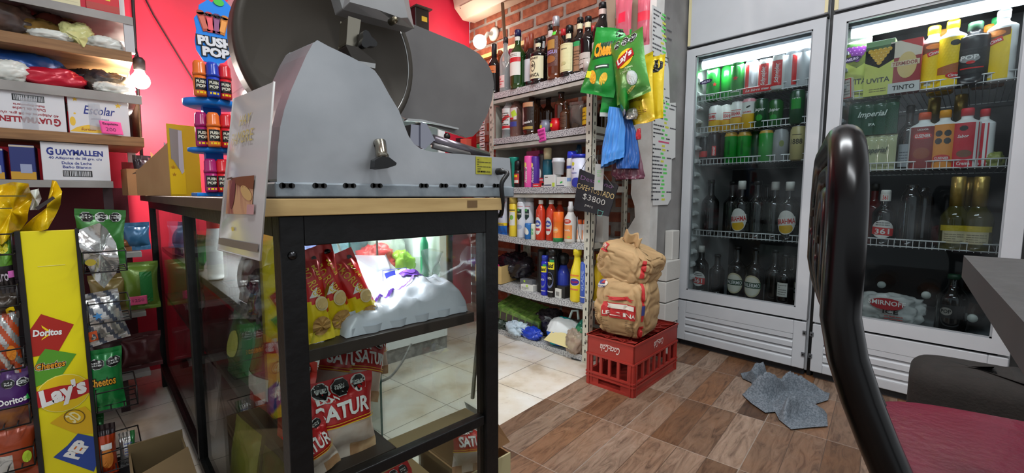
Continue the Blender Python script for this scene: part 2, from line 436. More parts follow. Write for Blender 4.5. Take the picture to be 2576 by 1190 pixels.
# ------------------------------------------------------------------ the room
WB, WP, CEIL = 2.05, 2.60, 2.60            # brick wall X, pink wall Y, ceiling
TILE_A = math.radians(6.0)
def tile_mat(kind):
    m = bpy.data.materials.new(kind); m.use_nodes = True; n = m.node_tree.nodes; L = m.node_tree.links; b = n['Principled BSDF']
    tc = n.new('ShaderNodeTexCoord'); mp = n.new('ShaderNodeMapping'); mp.vector_type = 'TEXTURE'
    ox, oy = (1.319, .80) if kind == 'wood_look_tile' else (1.238, 1.403)
    mp.inputs['Location'].default_value = (ox, oy, 0); mp.inputs['Rotation'].default_value = (0, 0, TILE_A)
    L.new(tc.outputs['Object'], mp.inputs[0]); sp = n.new('ShaderNodeSeparateXYZ'); L.new(mp.outputs[0], sp.inputs[0])
    def mth(op, a, b_=None, clamp=False):
        q = n.new('ShaderNodeMath'); q.operation = op; q.use_clamp = clamp
        for i, x in enumerate((a, b_)):
            if x is None: continue
            if isinstance(x, (int, float)): q.inputs[i].default_value = x
            else: L.new(x, q.inputs[i])
        return q.outputs[0]
    def line(x, size, half):
        f = mth('FRACT', mth('DIVIDE', x, size)); d = mth('MINIMUM', f, mth('SUBTRACT', 1., f)); return mth('LESS_THAN', d, half/size)
    def ramp(x, cols):
        r = n.new('ShaderNodeValToRGB'); e = r.color_ramp.elements
        while len(e) < len(cols): e.new(.5)
        for i, (p, c) in enumerate(cols): e[i].position = p; e[i].color = lin(c)
        L.new(x, r.inputs[0]); return r.outputs[0]
    def mix(f, a, b_, mode='MIX'):
        q = n.new('ShaderNodeMix'); q.data_type = 'RGBA'; q.blend_type = mode
        for i, x in ((0, f), (6, a), (7, b_)):
            if isinstance(x, (int, float)): q.inputs[i].default_value = x
            elif isinstance(x, tuple): q.inputs[i].default_value = lin(x)
            else: L.new(x, q.inputs[i])
        return q.outputs[2]
    X, Y = sp.outputs[0], sp.outputs[1]
    if kind == 'wood_look_tile':
        T_, st = .37, .0925
        cx = mth('FLOOR', mth('DIVIDE', X, T_)); cy = mth('FLOOR', mth('DIVIDE', Y, st))
        cb = n.new('ShaderNodeCombineXYZ'); L.new(cx, cb.inputs[0]); L.new(cy, cb.inputs[1])
        wn = n.new('ShaderNodeTexWhiteNoise'); wn.noise_dimensions = '2D'; L.new(cb.outputs[0], wn.inputs['Vector'])
        col = ramp(wn.outputs[0], [(0, (92, 72, 58)), (.25, (138, 102, 74)), (.5, (160, 142, 128)), (.75, (110, 82, 60)), (1, (166, 150, 136))])
        sc = n.new('ShaderNodeVectorMath'); sc.operation = 'MULTIPLY_ADD'; sc.inputs[1].default_value = (3.2, 16, 1)
        L.new(mp.outputs[0], sc.inputs[0]); L.new(wn.outputs['Color'], sc.inputs[2])
        g = n.new('ShaderNodeTexNoise'); g.inputs['Scale'].default_value = 2.2; g.inputs['Detail'].default_value = 7; g.inputs['Roughness'].default_value = .65; g.inputs['Distortion'].default_value = 1.6
        L.new(sc.outputs[0], g.inputs['Vector'])
        col = mix(.85, col, ramp(g.outputs[0], [(.3, (120, 95, 80)), (.5, (220, 205, 190)), (.7, (255, 245, 235))]), 'MULTIPLY')
        g2 = n.new('ShaderNodeTexNoise'); g2.inputs['Scale'].default_value = 5; L.new(mp.outputs[0], g2.inputs['Vector'])
        col = mix(ramp(g2.outputs[0], [(.5, (0, 0, 0)), (.7, (110, 110, 110))]), col, (150, 96, 52))
        col = mix(line(Y, st, .0012), col, (88, 68, 54))
        grout = mth('MAXIMUM', line(X, T_, .0013), line(Y, T_, .0013))
        col = mix(mth('MULTIPLY', grout, .55), col, (176, 166, 154)); b.inputs['Roughness'].default_value = .42
    else:
        T_ = .283
        g = n.new('ShaderNodeTexNoise'); g.inputs['Scale'].default_value = 6; g.inputs['Detail'].default_value = 6; L.new(mp.outputs[0], g.inputs['Vector'])
        col = ramp(g.outputs[0], [(.35, (226, 222, 214)), (.55, (216, 206, 190)), (.7, (190, 174, 150))])
        g2 = n.new('ShaderNodeTexNoise'); g2.inputs['Scale'].default_value = 40; L.new(mp.outputs[0], g2.inputs['Vector'])
        col = mix(ramp(g2.outputs[0], [(.62, (0, 0, 0)), (.75, (120, 120, 120))]), col, (150, 135, 118))
        col = mix(mth('MAXIMUM', line(X, T_, .0016), line(Y, T_, .0016)), col, (120, 112, 102)); b.inputs['Roughness'].default_value = .3
        grout = line(X, T_, .002)
    L.new(col, b.inputs['Base Color'])
    return m
def edge_y(x): return 1.116+(x-1.008)*math.tan(math.radians(5.5))      # where the wood-look tiles meet the pale ones
mb = MB(); xs = [-2.2, 3.2]
mb.prism([(xs[0], -2.2, 0), (xs[1], -2.2, 0), (xs[1], edge_y(xs[1]), 0), (xs[0], edge_y(xs[0]), 0)],
         [(xs[0], -2.2, -.05), (xs[1], -2.2, -.05), (xs[1], edge_y(xs[1]), -.05), (xs[0], edge_y(xs[0]), -.05)], tile_mat('wood_look_tile'))
struct(mb, 'floor')
mb = MB(); mb.prism([(xs[0], edge_y(xs[0]), 0), (xs[1], edge_y(xs[1]), 0), (xs[1], 2.75, 0), (xs[0], 2.75, 0)],
                    [(xs[0], edge_y(xs[0]), -.05), (xs[1], edge_y(xs[1]), -.05), (xs[1], 2.75, -.05), (xs[0], 2.75, -.05)], tile_mat('pale_tile'))
struct(mb, 'floor')
mb = MB(); mb.box(-2.2, 3.2, -2.2, 2.75, CEIL, CEIL+.06, M('ceiling_paint', (225, 224, 220), .8)); struct(mb, 'ceiling')
RED = M('red_wall_paint', (228, 46, 74), .55, c2=(208, 38, 64), ns=3, bump=.15, bs=25)
mb = MB(); mb.box(-2.2, WB, WP, WP+.1, 0, CEIL, RED)
# scuffed grey patch low on the red wall
mb.decal(flat((0, WP, 0), (1, 0, 0), (0, 0, 1)), sh_ell(1.86, .52, .05, .14)+sh_ell(1.80, .28, .16, .2), K((150, 140, 138), .8), 1, L=0, off=.001)
struct(mb, 'wall_left')
# brick wall, every brick laid in mortar
R = random.Random(7)
mort = M('mortar', (172, 164, 154), .95, c2=(140, 132, 124), ns=14, bump=.8, bs=60)
bk = [M('brick_%d' % i, c, .9, c2=c3, ns=22, bump=.9, bs=70) for i, (c, c3) in enumerate([((164, 92, 64), (128, 70, 50)), ((174, 102, 72), (140, 78, 54)), ((150, 82, 58), (178, 112, 82)), ((138, 78, 60), (166, 98, 72))])]
mb = MB(); mb.box(WB+.0055, WB+.12, 1.12, WP, 0, CEIL, mort)
row = 0; z = .01
while z < CEIL-.05:
    y = 1.13-(.12 if row % 2 else 0)
    while y < WP:
        a, b_ = max(y, 1.125)+R.uniform(0, .004), min(y+.215, WP)-R.uniform(0, .004)
        if b_-a > .03:
            o_ = R.uniform(-.006, .006); h_ = .052+R.uniform(-.004, .004); q = R.uniform(-.003, .003)
            mb.prism([(WB+o_, a, z+q), (WB+o_, b_, z-q), (WB+o_+q, b_, z+h_-q), (WB+o_+q, a, z+h_)], [(WB+.03, a-.003, z-.002), (WB+.03, b_+.003, z-.002), (WB+.03, b_+.003, z+h_+.002), (WB+.03, a-.003, z+h_+.002)], R.choice(bk))
        y += .238
    z += .074; row += 1
struct(mb, 'wall_back', bevel=.004)
# plastered pillar between the shelves and the refrigerators, broken open along its left edge
PLAST = M('pillar_plaster', (232, 230, 226), .8, c2=(212, 208, 202), ns=9, bump=.5, bs=22)
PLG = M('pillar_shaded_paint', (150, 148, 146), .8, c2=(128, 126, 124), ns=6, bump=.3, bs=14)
mb = MB(); n_ = 44; fr = []; bk_ = []
for i in range(n_+1):
    z = i/n_*CEIL; y = 1.205+.010*nz(z*9, 1, 3)+(.03 if .55 < z < .70 else 0)-(.05*max(0, 1-abs(z-.545)/.05))+(-.02 if .64 < z < .82 else 0)
    fr.append((1.985, y, z)); bk_.append((2.06, y+.008*nz(z*20, 4, 1), z))
mb.prism([(1.985, 1.096, CEIL), (1.985, 1.096, 0)]+fr, [(2.06, 1.096, CEIL), (2.06, 1.096, 0)]+bk_, PLAST)
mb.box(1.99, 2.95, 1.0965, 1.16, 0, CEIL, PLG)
struct(mb, 'wall_pillar')
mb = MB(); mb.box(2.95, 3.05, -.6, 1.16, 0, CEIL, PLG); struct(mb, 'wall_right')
mb = MB(); mb.box(2.1, 3.05, -.32, -.24, 0, CEIL, M('dark_partition', (40, 24, 34), .7)); struct(mb, 'wall_front')
# white painted blocks stacked in the gap beside the pillar
wb_ = M('white_block_paint', (206, 204, 198), .7, bump=.4, bs=30)
for i, (z0, z1, x1) in enumerate([(0.02, .16, 2.19), (.165, .275, 2.20), (.28, .385, 2.205), (.39, .49, 2.205), (.49, .64, 2.215)]):
    mb = MB(); x0 = 2.055 if i < 4 else 2.14; mb.box(x0, x1, 1.035 if i < 4 else 1.05, 1.094, z0 if i else 0, z1, wb_); o = mb.build('painted_block', None, .004)
    tag(o, ['lowest white painted block on the floor beside the pillar', 'white painted block second from the floor beside the pillar', 'third white painted block up in the gap beside the pillar', 'fourth white painted block up in the gap beside the pillar', 'narrow upright white box on top of the painted blocks'][i], 'block', 'white blocks beside the pillar')
# cables down the red wall
CAB = K((30, 22, 24), .5)
for pts, lab in [([(0.188, 2.585, 2.4), (.185, 2.585, 1.8), (.178, 2.585, 1.3), (.172, 2.585, .9)], 'dark cable running straight down the red wall beside the shelves'),
                 ([(.14, 2.59, 1.9), (.25, 2.59, 1.62), (.40, 2.59, 1.32), (.62, 2.59, 1.02)], 'thin dark cable slanting down across the red wall')]:
    mb = MB(); mb.tube(pts, .006 if 'straight' in lab else .0028, CAB, 8); tag(mb.build('wall_cable'), lab, 'cable')
# split air conditioner high on the brick wall
AC = M('air_conditioner_plastic', (206, 186, 164), .5)
t = thing('air_conditioner', 'cream split air conditioner mounted high on the brick wall by the corner', 'air conditioner', (0, 0, 0))
y0, y1 = 1.72, 2.52; zb = 2.03
prof = [(WB-.008, zb), (1.93, zb-.01), (1.86, zb+.05), (1.84, zb+.15), (1.84, zb+.27), (WB-.008, zb+.29)]
mb = MB(); mb.prism([(x, y0, z) for x, z in prof], [(x, y1, z) for x, z in prof], AC); mb.build('casing', t, .01)
mb = MB(); mb.prism([(1.925, y0+.06, zb-.0112), (1.862, y0+.06, zb+.046), (1.859, y0+.06, zb+.043), (1.922, y0+.06, zb-.0145)], [(1.925, y1-.06, zb-.0112), (1.862, y1-.06, zb+.046), (1.859, y1-.06, zb+.043), (1.922, y1-.06, zb-.0145)], AC); mb.build('louver', t)
mb = MB(); mb.box(1.868, 1.872, y0+.05, y1-.05, zb+.036, zb+.042, K((60, 50, 44))); mb.build('vent_slot', t)
# globe lamp on the brick wall
t = thing('globe_wall_lamp', 'round glowing globe lamp on a white disc on the brick wall', 'lamp', (0, 0, 0))
c = hx(1243, 86, WB-.01); g = hx(1207, 105, 1.93)
mb = MB(); mb.lathe([(0, 0), (.045, 0), (.045, .012), (.03, .022), (0, .022)], K((225, 222, 215)), 24, Matrix.Translation((WB-.005, c.y, c.z)) @ Matrix.Rotation(-PI/2, 4, 'Y')); mb.build('base_plate', t)
mb = MB(); mb.tube([(WB-.02, c.y, c.z), (1.99, c.y+.01, c.z-.005), g+V((.02, -.02, .01))], .012, K((200, 196, 188)), 10); mb.build('arm', t)
mb = MB(); mb.lathe([(.045*math.sin(PI*i/12), -.045*math.cos(PI*i/12)) for i in range(13)], GLOW('globe_glow', (255, 246, 225), 9), 24, Matrix.Translation(g)); mb.build('globe', t)
# wooden stick and yellow ledge behind the bottles
mb = MB(); a = hx(1264, 8, 1.93); b_ = hx(1276, 150, 1.88); mb.tube([b_-V((0, 0, .12)), a], .011, M('stick_wood', (112, 84, 60), .7), 10); tag(mb.build('wooden_stick'), 'brown wooden stick leaning up behind the bottles of the top shelf', 'stick')
mb = MB(); a = hx(1196, 140, 2.03); mb.box(2.018, 2.046, 1.95, 2.58, 1.76, 1.785, K((222, 196, 120))); struct(mb, 'trim_1')
# black box on the red wall
p = hy(1056, 50, 2.5); t = thing('wall_box', 'small black box fixed high on the red wall behind the slicer', 'box', (p.x, 2.52, p.z)); mb = MB(); mb.box(-.05, .05, -.05, .078, -.11, .06, BLACK); mb.build('case', t, .004)
mb = MB(); mb.box(-.055, .062, -.07, .078, .06, .068, K((60, 52, 48))); mb.build('lid', t); mb = MB(); mb.decal(front(-.05), sh_rect(.015, .0, .04, .03), K((190, 160, 50)), 1, L=0); mb.build('sticker', t)
# ceiling lamps (the fittings of the tube lights; the one above the table is added)
for i, (x, y) in enumerate([(.95, .45), (-.25, -.55)]):
    t = thing('ceiling_light', ['ceiling tube light above the counter', 'added ceiling tube light above the table, brightening the slicer front'][i], 'lamp', (x, y, CEIL))
    mb = MB(); mb.box(-.09, .09, -.62, .62, -.05, 0, WHITE); mb.build('housing', t)
    mb = MB(); X_ = Matrix.Rotation(-PI/2, 4, 'X'); mb.cyl(.014, -.6, .6, GLOW('tube_glow', (240, 248, 255), 4), 12, Matrix.Translation((0, 0, -.062)) @ X_); mb.build('tube', t)
# ------------------------------------------------------------------ two glass-door refrigerators
FX = 2.305
FWH = M('fridge_white', (198, 201, 205), .45, c2=(186, 189, 193), ns=3)
FGREY = M('fridge_inside_grey', (56, 58, 62), .6); FDARK = M('fridge_inside_dark', (40, 41, 44), .7)
CREAM = M('yellowed_plastic', (214, 204, 160), .5); WIRE = M('white_wire', (222, 224, 226), .4); GASK = K((34, 34, 36), .6)
FPANE = PANE('fridge_glass', (230, 235, 236), .5, .06)
def fridge(label, y0, y1, shelves, mirror=False):
    t = thing('refrigerator', label, 'refrigerator', (0, 0, 0))
    yl, yr = y1, y0                       # left is the larger Y
    D0, D1 = 2.335, 2.94; top = 2.02
    # cabinet shell
    mb = MB()
    mb.box(D0, D1, yr, yr+.03, .02, top, FWH); mb.box(D0, D1, yl-.03, yl, .02, top, FWH)
    mb.box(D1-.03, D1, yr+.03, yl-.03, .02, top, FGREY); mb.box(D0, D1-.03, yr+.03, yl-.03, .02, .27, FDARK); mb.box(D0, D1-.03, yr+.03, yl-.03, 1.60, top, FGREY)
    mb.box(D0+.012, D1-.03, yr+.0305, yr+.033, .27, 1.60, FGREY); mb.box(D0+.012, D1-.03, yl-.033, yl-.0305, .27, 1.60, WHITE)
    mb.box(D0+.02, D1-.03, yr+.033, yl-.033, .2701, .2875, M('fridge_floor_tray', (150, 156, 160), .4))
    mb.build('cabinet', t, .003)
    # header board
    mb = MB(); mb.box(FX-.01, D0, yr+.002, yl-.002, 1.588, top, FWH); mb.build('header', t, .004)
    mb = MB(); mb.box(FX-.0125, FX-.009, yl-.016, yl-.002, 1.592, top-.002, CREAM); mb.box(FX-.0125, FX-.009, yr+.002, yr+.014, 1.592, top-.002, CREAM); mb.build('header_edging', t)
    mb = MB(); mb.box(FX+.004, D0, yr+.002, yl-.002, 1.575, 1.588, GASK); mb.build('header_gap', t)
    # door: frame of four mitred members and a pane
    a0, a1, b0, b1 = y0+.004, y1-.002, .262, 1.572; L, Rr, Tp, Bt = .046, .046, .038, .052
    mb = MB()
    def member(p, q, r_, s_):
        X0, X1 = FX-.014, FX+.022
        mb.prism([(X0, y, z) for y, z in (p, q, r_, s_)], [(X1, y, z) for y, z in (p, q, r_, s_)], FWH)
    member((a0, b0), (a1, b0), (a1-L, b0+Bt), (a0+Rr, b0+Bt)); member((a0, b1), (a1, b1), (a1-L, b1-Tp), (a0+Rr, b1-Tp))
    member((a1, b0), (a1, b1), (a1-L, b1-Tp), (a1-L, b0+Bt)); member((a0, b0), (a0, b1), (a0+Rr, b1-Tp), (a0+Rr, b0+Bt))
    fr = mb.build('door_frame', t, .004)
    mb = MB(); mb.box(FX-.004, FX+.002, a0+Rr-.006, a1-L+.006, b0+Bt-.006, b1-Tp+.006, FPANE); mb.build('glass', fr)
    mb = MB()
    for (p, q) in (((a0+Rr, a0+Rr+.006), (b0+Bt, b1-Tp)), ((a1-L-.006, a1-L), (b0+Bt, b1-Tp)), ((a0+Rr, a1-L), (b1-Tp-.006, b1-Tp)), ((a0+Rr, a1-L), (b0+Bt, b0+Bt+.006))):
        mb.box(FX-.010, FX-.004, p[0], p[1], q[0], q[1], K((150, 154, 158), .35))
    mb.build('gasket', fr)
    mb = MB(); mb.box(FX+.022, D0, a0+.004, a1-.004, b0+.004, b1-.004, GASK); 
    # the seal is a ring: rebuild it as four strips
    mb = MB()
    for (p, q) in (((a0, a0+Rr-.01), (b0, b1)), ((a1-L+.01, a1), (b0, b1)), ((a0+Rr-.01, a1-L+.01), (b1-Tp+.01, b1)), ((a0+Rr-.01, a1-L+.01), (b0, b0+Bt-.01))):
        mb.box(FX+.022, D0, p[0]+.003, p[1]-.003, q[0]+.003, q[1]-.003, GASK)
    mb.build('door_seal', t)
    # oval maker's badge on the glass
    by, bz = (hx(1777, 206, FX).y, hx(1777, 206, FX).z) if not mirror else (hx(2144, 150, FX).y, hx(2144, 150, FX).z)
    mb = MB(); X_ = Matrix.Translation((FX-.0045, by, bz)) @ Matrix.Rotation(-.12, 4, 'X')
    mb.add([X_ @ V((-.001, .031*math.cos(2*PI*i/24), .011*math.sin(2*PI*i/24))) for i in range(24)], [tuple(range(24))], K((40, 30, 70), .3))
    mb.decal(lambda u, v: (X_ @ V((-.001, -u, v)), V((-1, 0, 0))), sh_text('INELRO', 0, 0, w=.042, h=.010, shear=.2), K((190, 190, 215)), 1, L=0)
    mb.build('badge', fr)
    # louvred base panel
    z0, z1 = .035, .252; mb = MB()
    X0, X1 = FX-.012, FX+.008
    def strip(za, zb, tilt=0.):
        mb.prism([(X0, a0+.05, za), (X0, a1-.045, za), (X0+tilt, a1-.045, zb), (X0+tilt, a0+.05, zb)], [(X1, a0+.05, za), (X1, a1-.045, za), (X1, a1-.045, zb), (X1, a0+.05, zb)], FWH)
    mb.box(X0, X1, a0, a0+.05, z0, z1, FWH); mb.box(X0, X1, a1-.045, a1, z0, z1, FWH)
    mb.box(X0, X1, a0+.05, a1-.045, .188, z1, FWH); mb.box(X0, X1, a0+.05, a1-.045, z0, .072, FWH)
    for za in (.082, .121, .160): strip(za+.006, za+.028, .0)
    for za in (.072, .110, .149): strip(za, za+.012, .012)
    gp = mb.build('base_panel', t, .003)
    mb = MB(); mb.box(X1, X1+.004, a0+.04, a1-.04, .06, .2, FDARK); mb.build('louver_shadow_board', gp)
    for zc in (.195, .095):
        for ya in (a0-.002, a1-.006):
            mb = MB(); mb.box(X0-.004, X0+.006, ya, ya+.014, zc, zc+.018, K((90, 92, 95), .4)); mb.box(X0-.005, X0-.0035, ya+.004, ya+.010, zc+.004, zc+.012, BLACK); mb.build('clip', gp)
    mb = MB(); mb.box(FX+.02, D1-.04, y0+.01, y1-.01, .0, .03, FDARK); mb.build('plinth', t)
    # wire shelves
    for zr in shelves:
        mb = MB(); xa, xb = 2.362, 2.88; ya, yb = y0+.040, y1-.040
        mb.tube([(xa, ya, zr), (xa, yb, zr)], .0028, WIRE, 6); mb.tube([(xa, ya, zr-.028), (xa, yb, zr-.028)], .0024, WIRE, 6); mb.tube([(xb, ya, zr-.032), (xb, yb, zr-.032)], .0024, WIRE, 6)
        k = int((yb-ya)/.0185)
        for i in range(k+1):
            y = ya+(yb-ya)*i/k
            mb.box(xa-.0012, xa+.0012, y-.0011, y+.0011, zr-.03, zr, WIRE); mb.box(xa, xb, y-.0012, y+.0012, zr-.0335, zr-.0312, WIRE)
        mb.build('wire_shelf', t)
    for side in ((y1-.034,) if not mirror else (y1-.034, y0+.034)):
        for z in [z/100 for z in range(36, 148, 7)]:
            mb = MB(); sg = -1 if side > (y0+y1)/2 else 1
            mb.prism([(2.345, side, z), (2.345, side+sg*.018, z+.004), (2.345, side+sg*.018, z+.016), (2.345, side, z+.03)], [(2.40, side, z), (2.40, side+sg*.018, z+.004), (2.40, side+sg*.018, z+.016), (2.40, side, z+.03)], WHITE if not mirror else K((190, 194, 198)))
            mb.build('shelf_bracket', t, .003)
    # tube lamp behind the top of the door
    mb = MB(); yc = (y0+y1)/2; X_ = Matrix.Translation((2.37, yc, 1.50)) @ Matrix.Rotation(PI/2, 4, 'X')
    w = (y1-y0)/2-.055
    mb.cyl(.021, -w, w, GLOW('fridge_tube_glow', (236, 246, 255), 2.2), 16, X_); tb = mb.build('lamp_tube', t)
    mb = MB(); mb.box(2.345, 2.42, y0+.035, y1-.035, 1.525, 1.598, K((120, 124, 128))); mb.cyl(.024, -w-.016, -w, WHITE, 16, X_); mb.cyl(.024, w, w+.016, WHITE, 16, X_); mb.build('lamp_holder', t)
    area_light('fridge_tube_light', (2.372, yc, 1.470), (.03, w*2), 2.8, (.92, .97, 1), (0, math.radians(-25), 0))
    return t
RAIL1 = [hx(1850, 227, 2.362).z, hx(1850, 312, 2.362).z, hx(1850, 396, 2.362).z, hx(1880, 586, 2.362).z]
RAIL2 = [hx(2300, 210, 2.362).z, hx(2300, 407, 2.362).z, hx(2320, 606, 2.362).z]
fridge('white glass-door refrigerator full of beer cans, next to the pillar', .478, 1.086, RAIL1)
fridge('white glass-door refrigerator holding cartons and yellow bottles, behind the chair', -.128, .460, RAIL2, True)
mb = MB(); mb.box(2.33, 2.5, .461, .477, .0, 2.0, BLACK); struct(mb, 'fridge_gap_shade')  # black strip set into the gap between the refrigerators as its shade

def on_shelf(px, pt, X, zb, wpx=None):
    """a thing seen at pixel column px standing on a shelf: its spot, height and radius"""
    p = hx(px, pt, X); q = hx(px, pt+40, X)
    return V((X, p.y, zb)), p.z-zb, (wpx*mpp((p+q)/2)/2 if wpx else None)
# --- first refrigerator, cans
C = dict(gr=K((28, 140, 46), .25), grd=K((16, 66, 34), .25), red=K((206, 44, 44), .25), sil=K((206, 210, 214), .22), white=K((228, 228, 224), .3), yel=K((222, 176, 40), .3), tan=K((176, 164, 112), .3), blk=K((26, 24, 26), .25), gold=K((190, 150, 60), .25), pink=K((226, 150, 160), .3))
def vtext(s, u, z, h, w): return sh_text(s, u, z, w=w, h=h, a=PI/2, shear=.15)
def fcan(px, pt, X, zb, label, bands, wpx=52, deco=None, group=None, turn=0.):
    loc, h, r = on_shelf(px, pt, X, zb, wpx); h = max(.12, min(.178, h)); r = .0325
    return can(label, loc, bands, h, r, decals=deco(h, r) if deco else None, group=group, turn=turn)
z1, z2, z3, z4 = [r-.0305 for r in RAIL1]
G = 'beer cans on the top shelf of the left refrigerator'
star = lambda h, r: [(sh_star(.004, h*.55, .016), C['red'], 2), (sh_text('Clausthaler'[0:6], 0, h*.22, w=.05, h=.012, shear=.2), C['white'], 1)]
fcan(1796, 165, 2.40, z1, 'green beer can leftmost on the top shelf of the left refrigerator', [(0, C['gr'])], 40, lambda h, r: [(sh_star(.02, h*.45, .012), C['red'], 2), (sh_text('Gran', 0, h*.16, w=.045, h=.014, shear=.2), C['white'], 1)], G)
fcan(1832, 165, 2.44, z1, 'plain green beer can standing back between the two green ones in front', [(0, C['gr'])], 30, None, G)
fcan(1857, 157, 2.39, z1, 'green beer can with a red star facing out', [(0, C['gr'])], 40, lambda h, r: [(sh_star(.002, h*.52, .014), C['red'], 2), (sh_text('Keeks', 0, h*.16, w=.045, h=.014, shear=.2), C['white'], 1)], G)
sch = lambda h, r: [(sh_rect(0, h*.48, .046, h*.72), C['red'], 1), (sh_rect(0, h*.85, .046, .003), C['white'], 2), (vtext('Schneider', 0, h*.48, .017, h*.55), C['white'], 3)]
sil = lambda h, r: [(sh_rect(-.012, h*.48, .02, h*.8), C['red'], 1), (sh_ell(.015, h*.5, .012, .07), K((230, 234, 240)), 2)]
fcan(1893, 153, 2.40, z1, 'silver beer can with a red stripe on its left, right of the red-star can', [(0, C['sil'])], 36, sil, G)
fcan(1927, 150, 2.39, z1, 'red and white beer can with upright white script, fourth from the right', [(0, C['white'])], 36, sch, G)
fcan(1961, 141, 2.38, z1, 'red and white beer can with upright white script, third from the right', [(0, C['white'])], 36, sch, G)
fcan(1995, 130, 2.39, z1, 'silver beer can with a red stripe on its right edge', [(0, C['sil'])], 36, lambda h, r: [(sh_rect(.018, h*.48, .02, h*.8), C['red'], 1)], G)
fcan(2028, 122, 2.39, z1, 'plain silver beer can at the right end of the top shelf', [(0, C['sil'])], 36, None, G)
mb = MB(); mb.prism([(2.356, hx(1868, 240, 2.356).y, z1+.004), (2.356, hx(1962, 222, 2.356).y, z1+.004), (2.356, hx(1962, 222, 2.356).y, z1+.03), (2.356, hx(1868, 240, 2.356).y, z1+.03)], [(2.3585, hx(1868, 240, 2.356).y, z1+.004), (2.3585, hx(1962, 222, 2.356).y, z1+.004), (2.3585, hx(1962, 222, 2.356).y, z1+.03), (2.3585, hx(1868, 240, 2.356).y, z1+.03)], C['red'])
_y = (hx(1868, 240, 2.356).y+hx(1962, 222, 2.356).y)/2
mb.decal(flat((2.356, _y, 0), (0, -1, 0), (0, 0, 1)), sh_text('La birra mas rica', 0, z1+.017, w=.14, h=.012, shear=.3), C['white'], 1, L=0)
tag(mb.build('shelf_strip'), 'red shelf-edge strip with white script under the red and white cans', 'label')
G = 'cans on the second shelf of the left refrigerator'
bra = lambda h, r: [(sh_rect(0, h*.58, .05, .034), C['white'], 1), (sh_text('BRAHMA', 0, h*.58, w=.046, h=.020), C['red'], 2), (sh_rect(0, h*.70, .05, .003), C['red'], 2), (sh_rect(0, h*.46, .05, .003), C['red'], 2)]
by = [(0, C['yel']), (.45, C['white'])]
fcan(1801, 267, 2.40, z2, 'white and yellow beer can leftmost on the second shelf', by, 30, bra, G, -.3)
fcan(1829, 265, 2.43, z2, 'white and yellow beer can set back, second from the left on the second shelf', by, 28, bra, G, .6)
fcan(1857, 257, 2.40, z2, 'white and yellow beer can with red block lettering, third on the second shelf', by, 32, bra, G)
fcan(1886, 249, 2.39, z2, 'yellow and white can with a pink rim, fourth on the second shelf', [(0, C['yel']), (.5, C['white']), (.88, C['pink'])], 34, lambda h, r: [(sh_ell(.006, h*.72, .02, .008, .4), BLACK, 2), (sh_text('QUILMES', 0, h*.55, w=.04, h=.009), C['red'], 2)], G)
jas = lambda h, r: [(sh_text('Jasper', 0, h*.62, w=.05, h=.02, shear=.3), C['white'], 1), (sh_ell(0, h*.35, .03, .03), C['gr'], 1)]
fcan(1917, 250, 2.39, z2, 'dark green can with white script, fifth on the second shelf', [(0, C['grd'])], 34, jas, G)
fcan(1953, 252, 2.42, z2, 'dark green can in shadow right of the green script can', [(0, K((26, 92, 30), .25))], 34, jas, G)
fcan(2009, 228, 2.38, z2, 'tall green can standing alone near the right of the second shelf', [(0, C['grd'])], 38, lambda h, r: [(sh_rect(0, h*.75, .03, .004), C['white'], 1), (sh_rect(0, h*.6, .04, .05), C['gr'], 1)], G)
fcan(2034, 232, 2.40, z2, 'dark can at the far right of the second shelf behind the door frame', [(0, C['blk'])], 30, None, G)
G = 'cans on the third shelf of the left refrigerator'
fcan(1774, 345, 2.44, z3, 'black and red can in the left corner of the third shelf', [(0, C['blk']), (.3, C['red']), (.5, C['blk'])], 30, None, G)
fcan(1798, 333, 2.40, z3, 'black can with a small red and white panel, second on the third shelf', [(0, C['blk'])], 34, lambda h, r: [(sh_rect(.012, h*.42, .02, .05), C['red'], 1), (sh_text('FERNET', .012, h*.42, w=.045, h=.01, a=PI/2), C['white'], 2)], G)
fcan(1841, 333, 2.40, z3, 'green can with a gold top, left of the two', [(0, C['gr']), (.86, C['gold'])], 36, lambda h, r: [(sh_text('BREWED', 0, h*.5, w=.07, h=.011, a=PI/2), K((20, 80, 30)), 1)], G)
fcan(1874, 332, 2.40, z3, 'green can with a gold top, right of the two', [(0, C['gr']), (.86, C['gold'])], 36, lambda h, r: [(sh_text('BREWED', 0, h*.5, w=.07, h=.011, a=PI/2), K((20, 80, 30)), 1)], G)
fcan(1904, 330, 2.44, z3, 'dark green can behind the bright green one on the third shelf', [(0, C['grd'])], 30, None, G)
fcan(1929, 328, 2.39, z3, 'bright green can with a faint yellow rim on the third shelf', [(0, C['gr']), (.9, C['gold'])], 38, None, G)
fcan(1966, 326, 2.39, z3, 'plain grey can second from the right on the third shelf', [(0, K((140, 142, 144), .25))], 38, lambda h, r: [(sh_ell(.012, h*.55, .02, .03), K((110, 120, 60)), 1)], G)
fcan(2010, 318, 2.38, z3, 'tan can with a dark printed year, right end of the third shelf', [(0, C['tan'])], 44, lambda h, r: [(sh_text('1888', 0, h*.55, w=.05, h=.024), K((60, 56, 40)), 1), (sh_rect(0, h*.75, .04, .003), K((60, 56, 40)), 1)], G)
G = 'big beer bottles on the fourth shelf'
oval = lambda w, lh, zc: sh_ell(0, zc, w*1.1, lh*1.15)
bral = [(.12, .52, -.60, K((228, 226, 220)), (lambda w, l, zc: sh_ell(0, zc-l*.24, w*.74, l*.44), C['yel']), (lambda w, l, zc: sh_rect(0, zc+l*.05, w*1.0, l*.34, .12), K((236, 232, 226))), (lambda w, l, zc: sh_text('BRAHMA', 0, zc+l*.05, w=w*.95, h=l*.22, a=.12), C['red']))]
capw = K((220, 218, 212), .4)
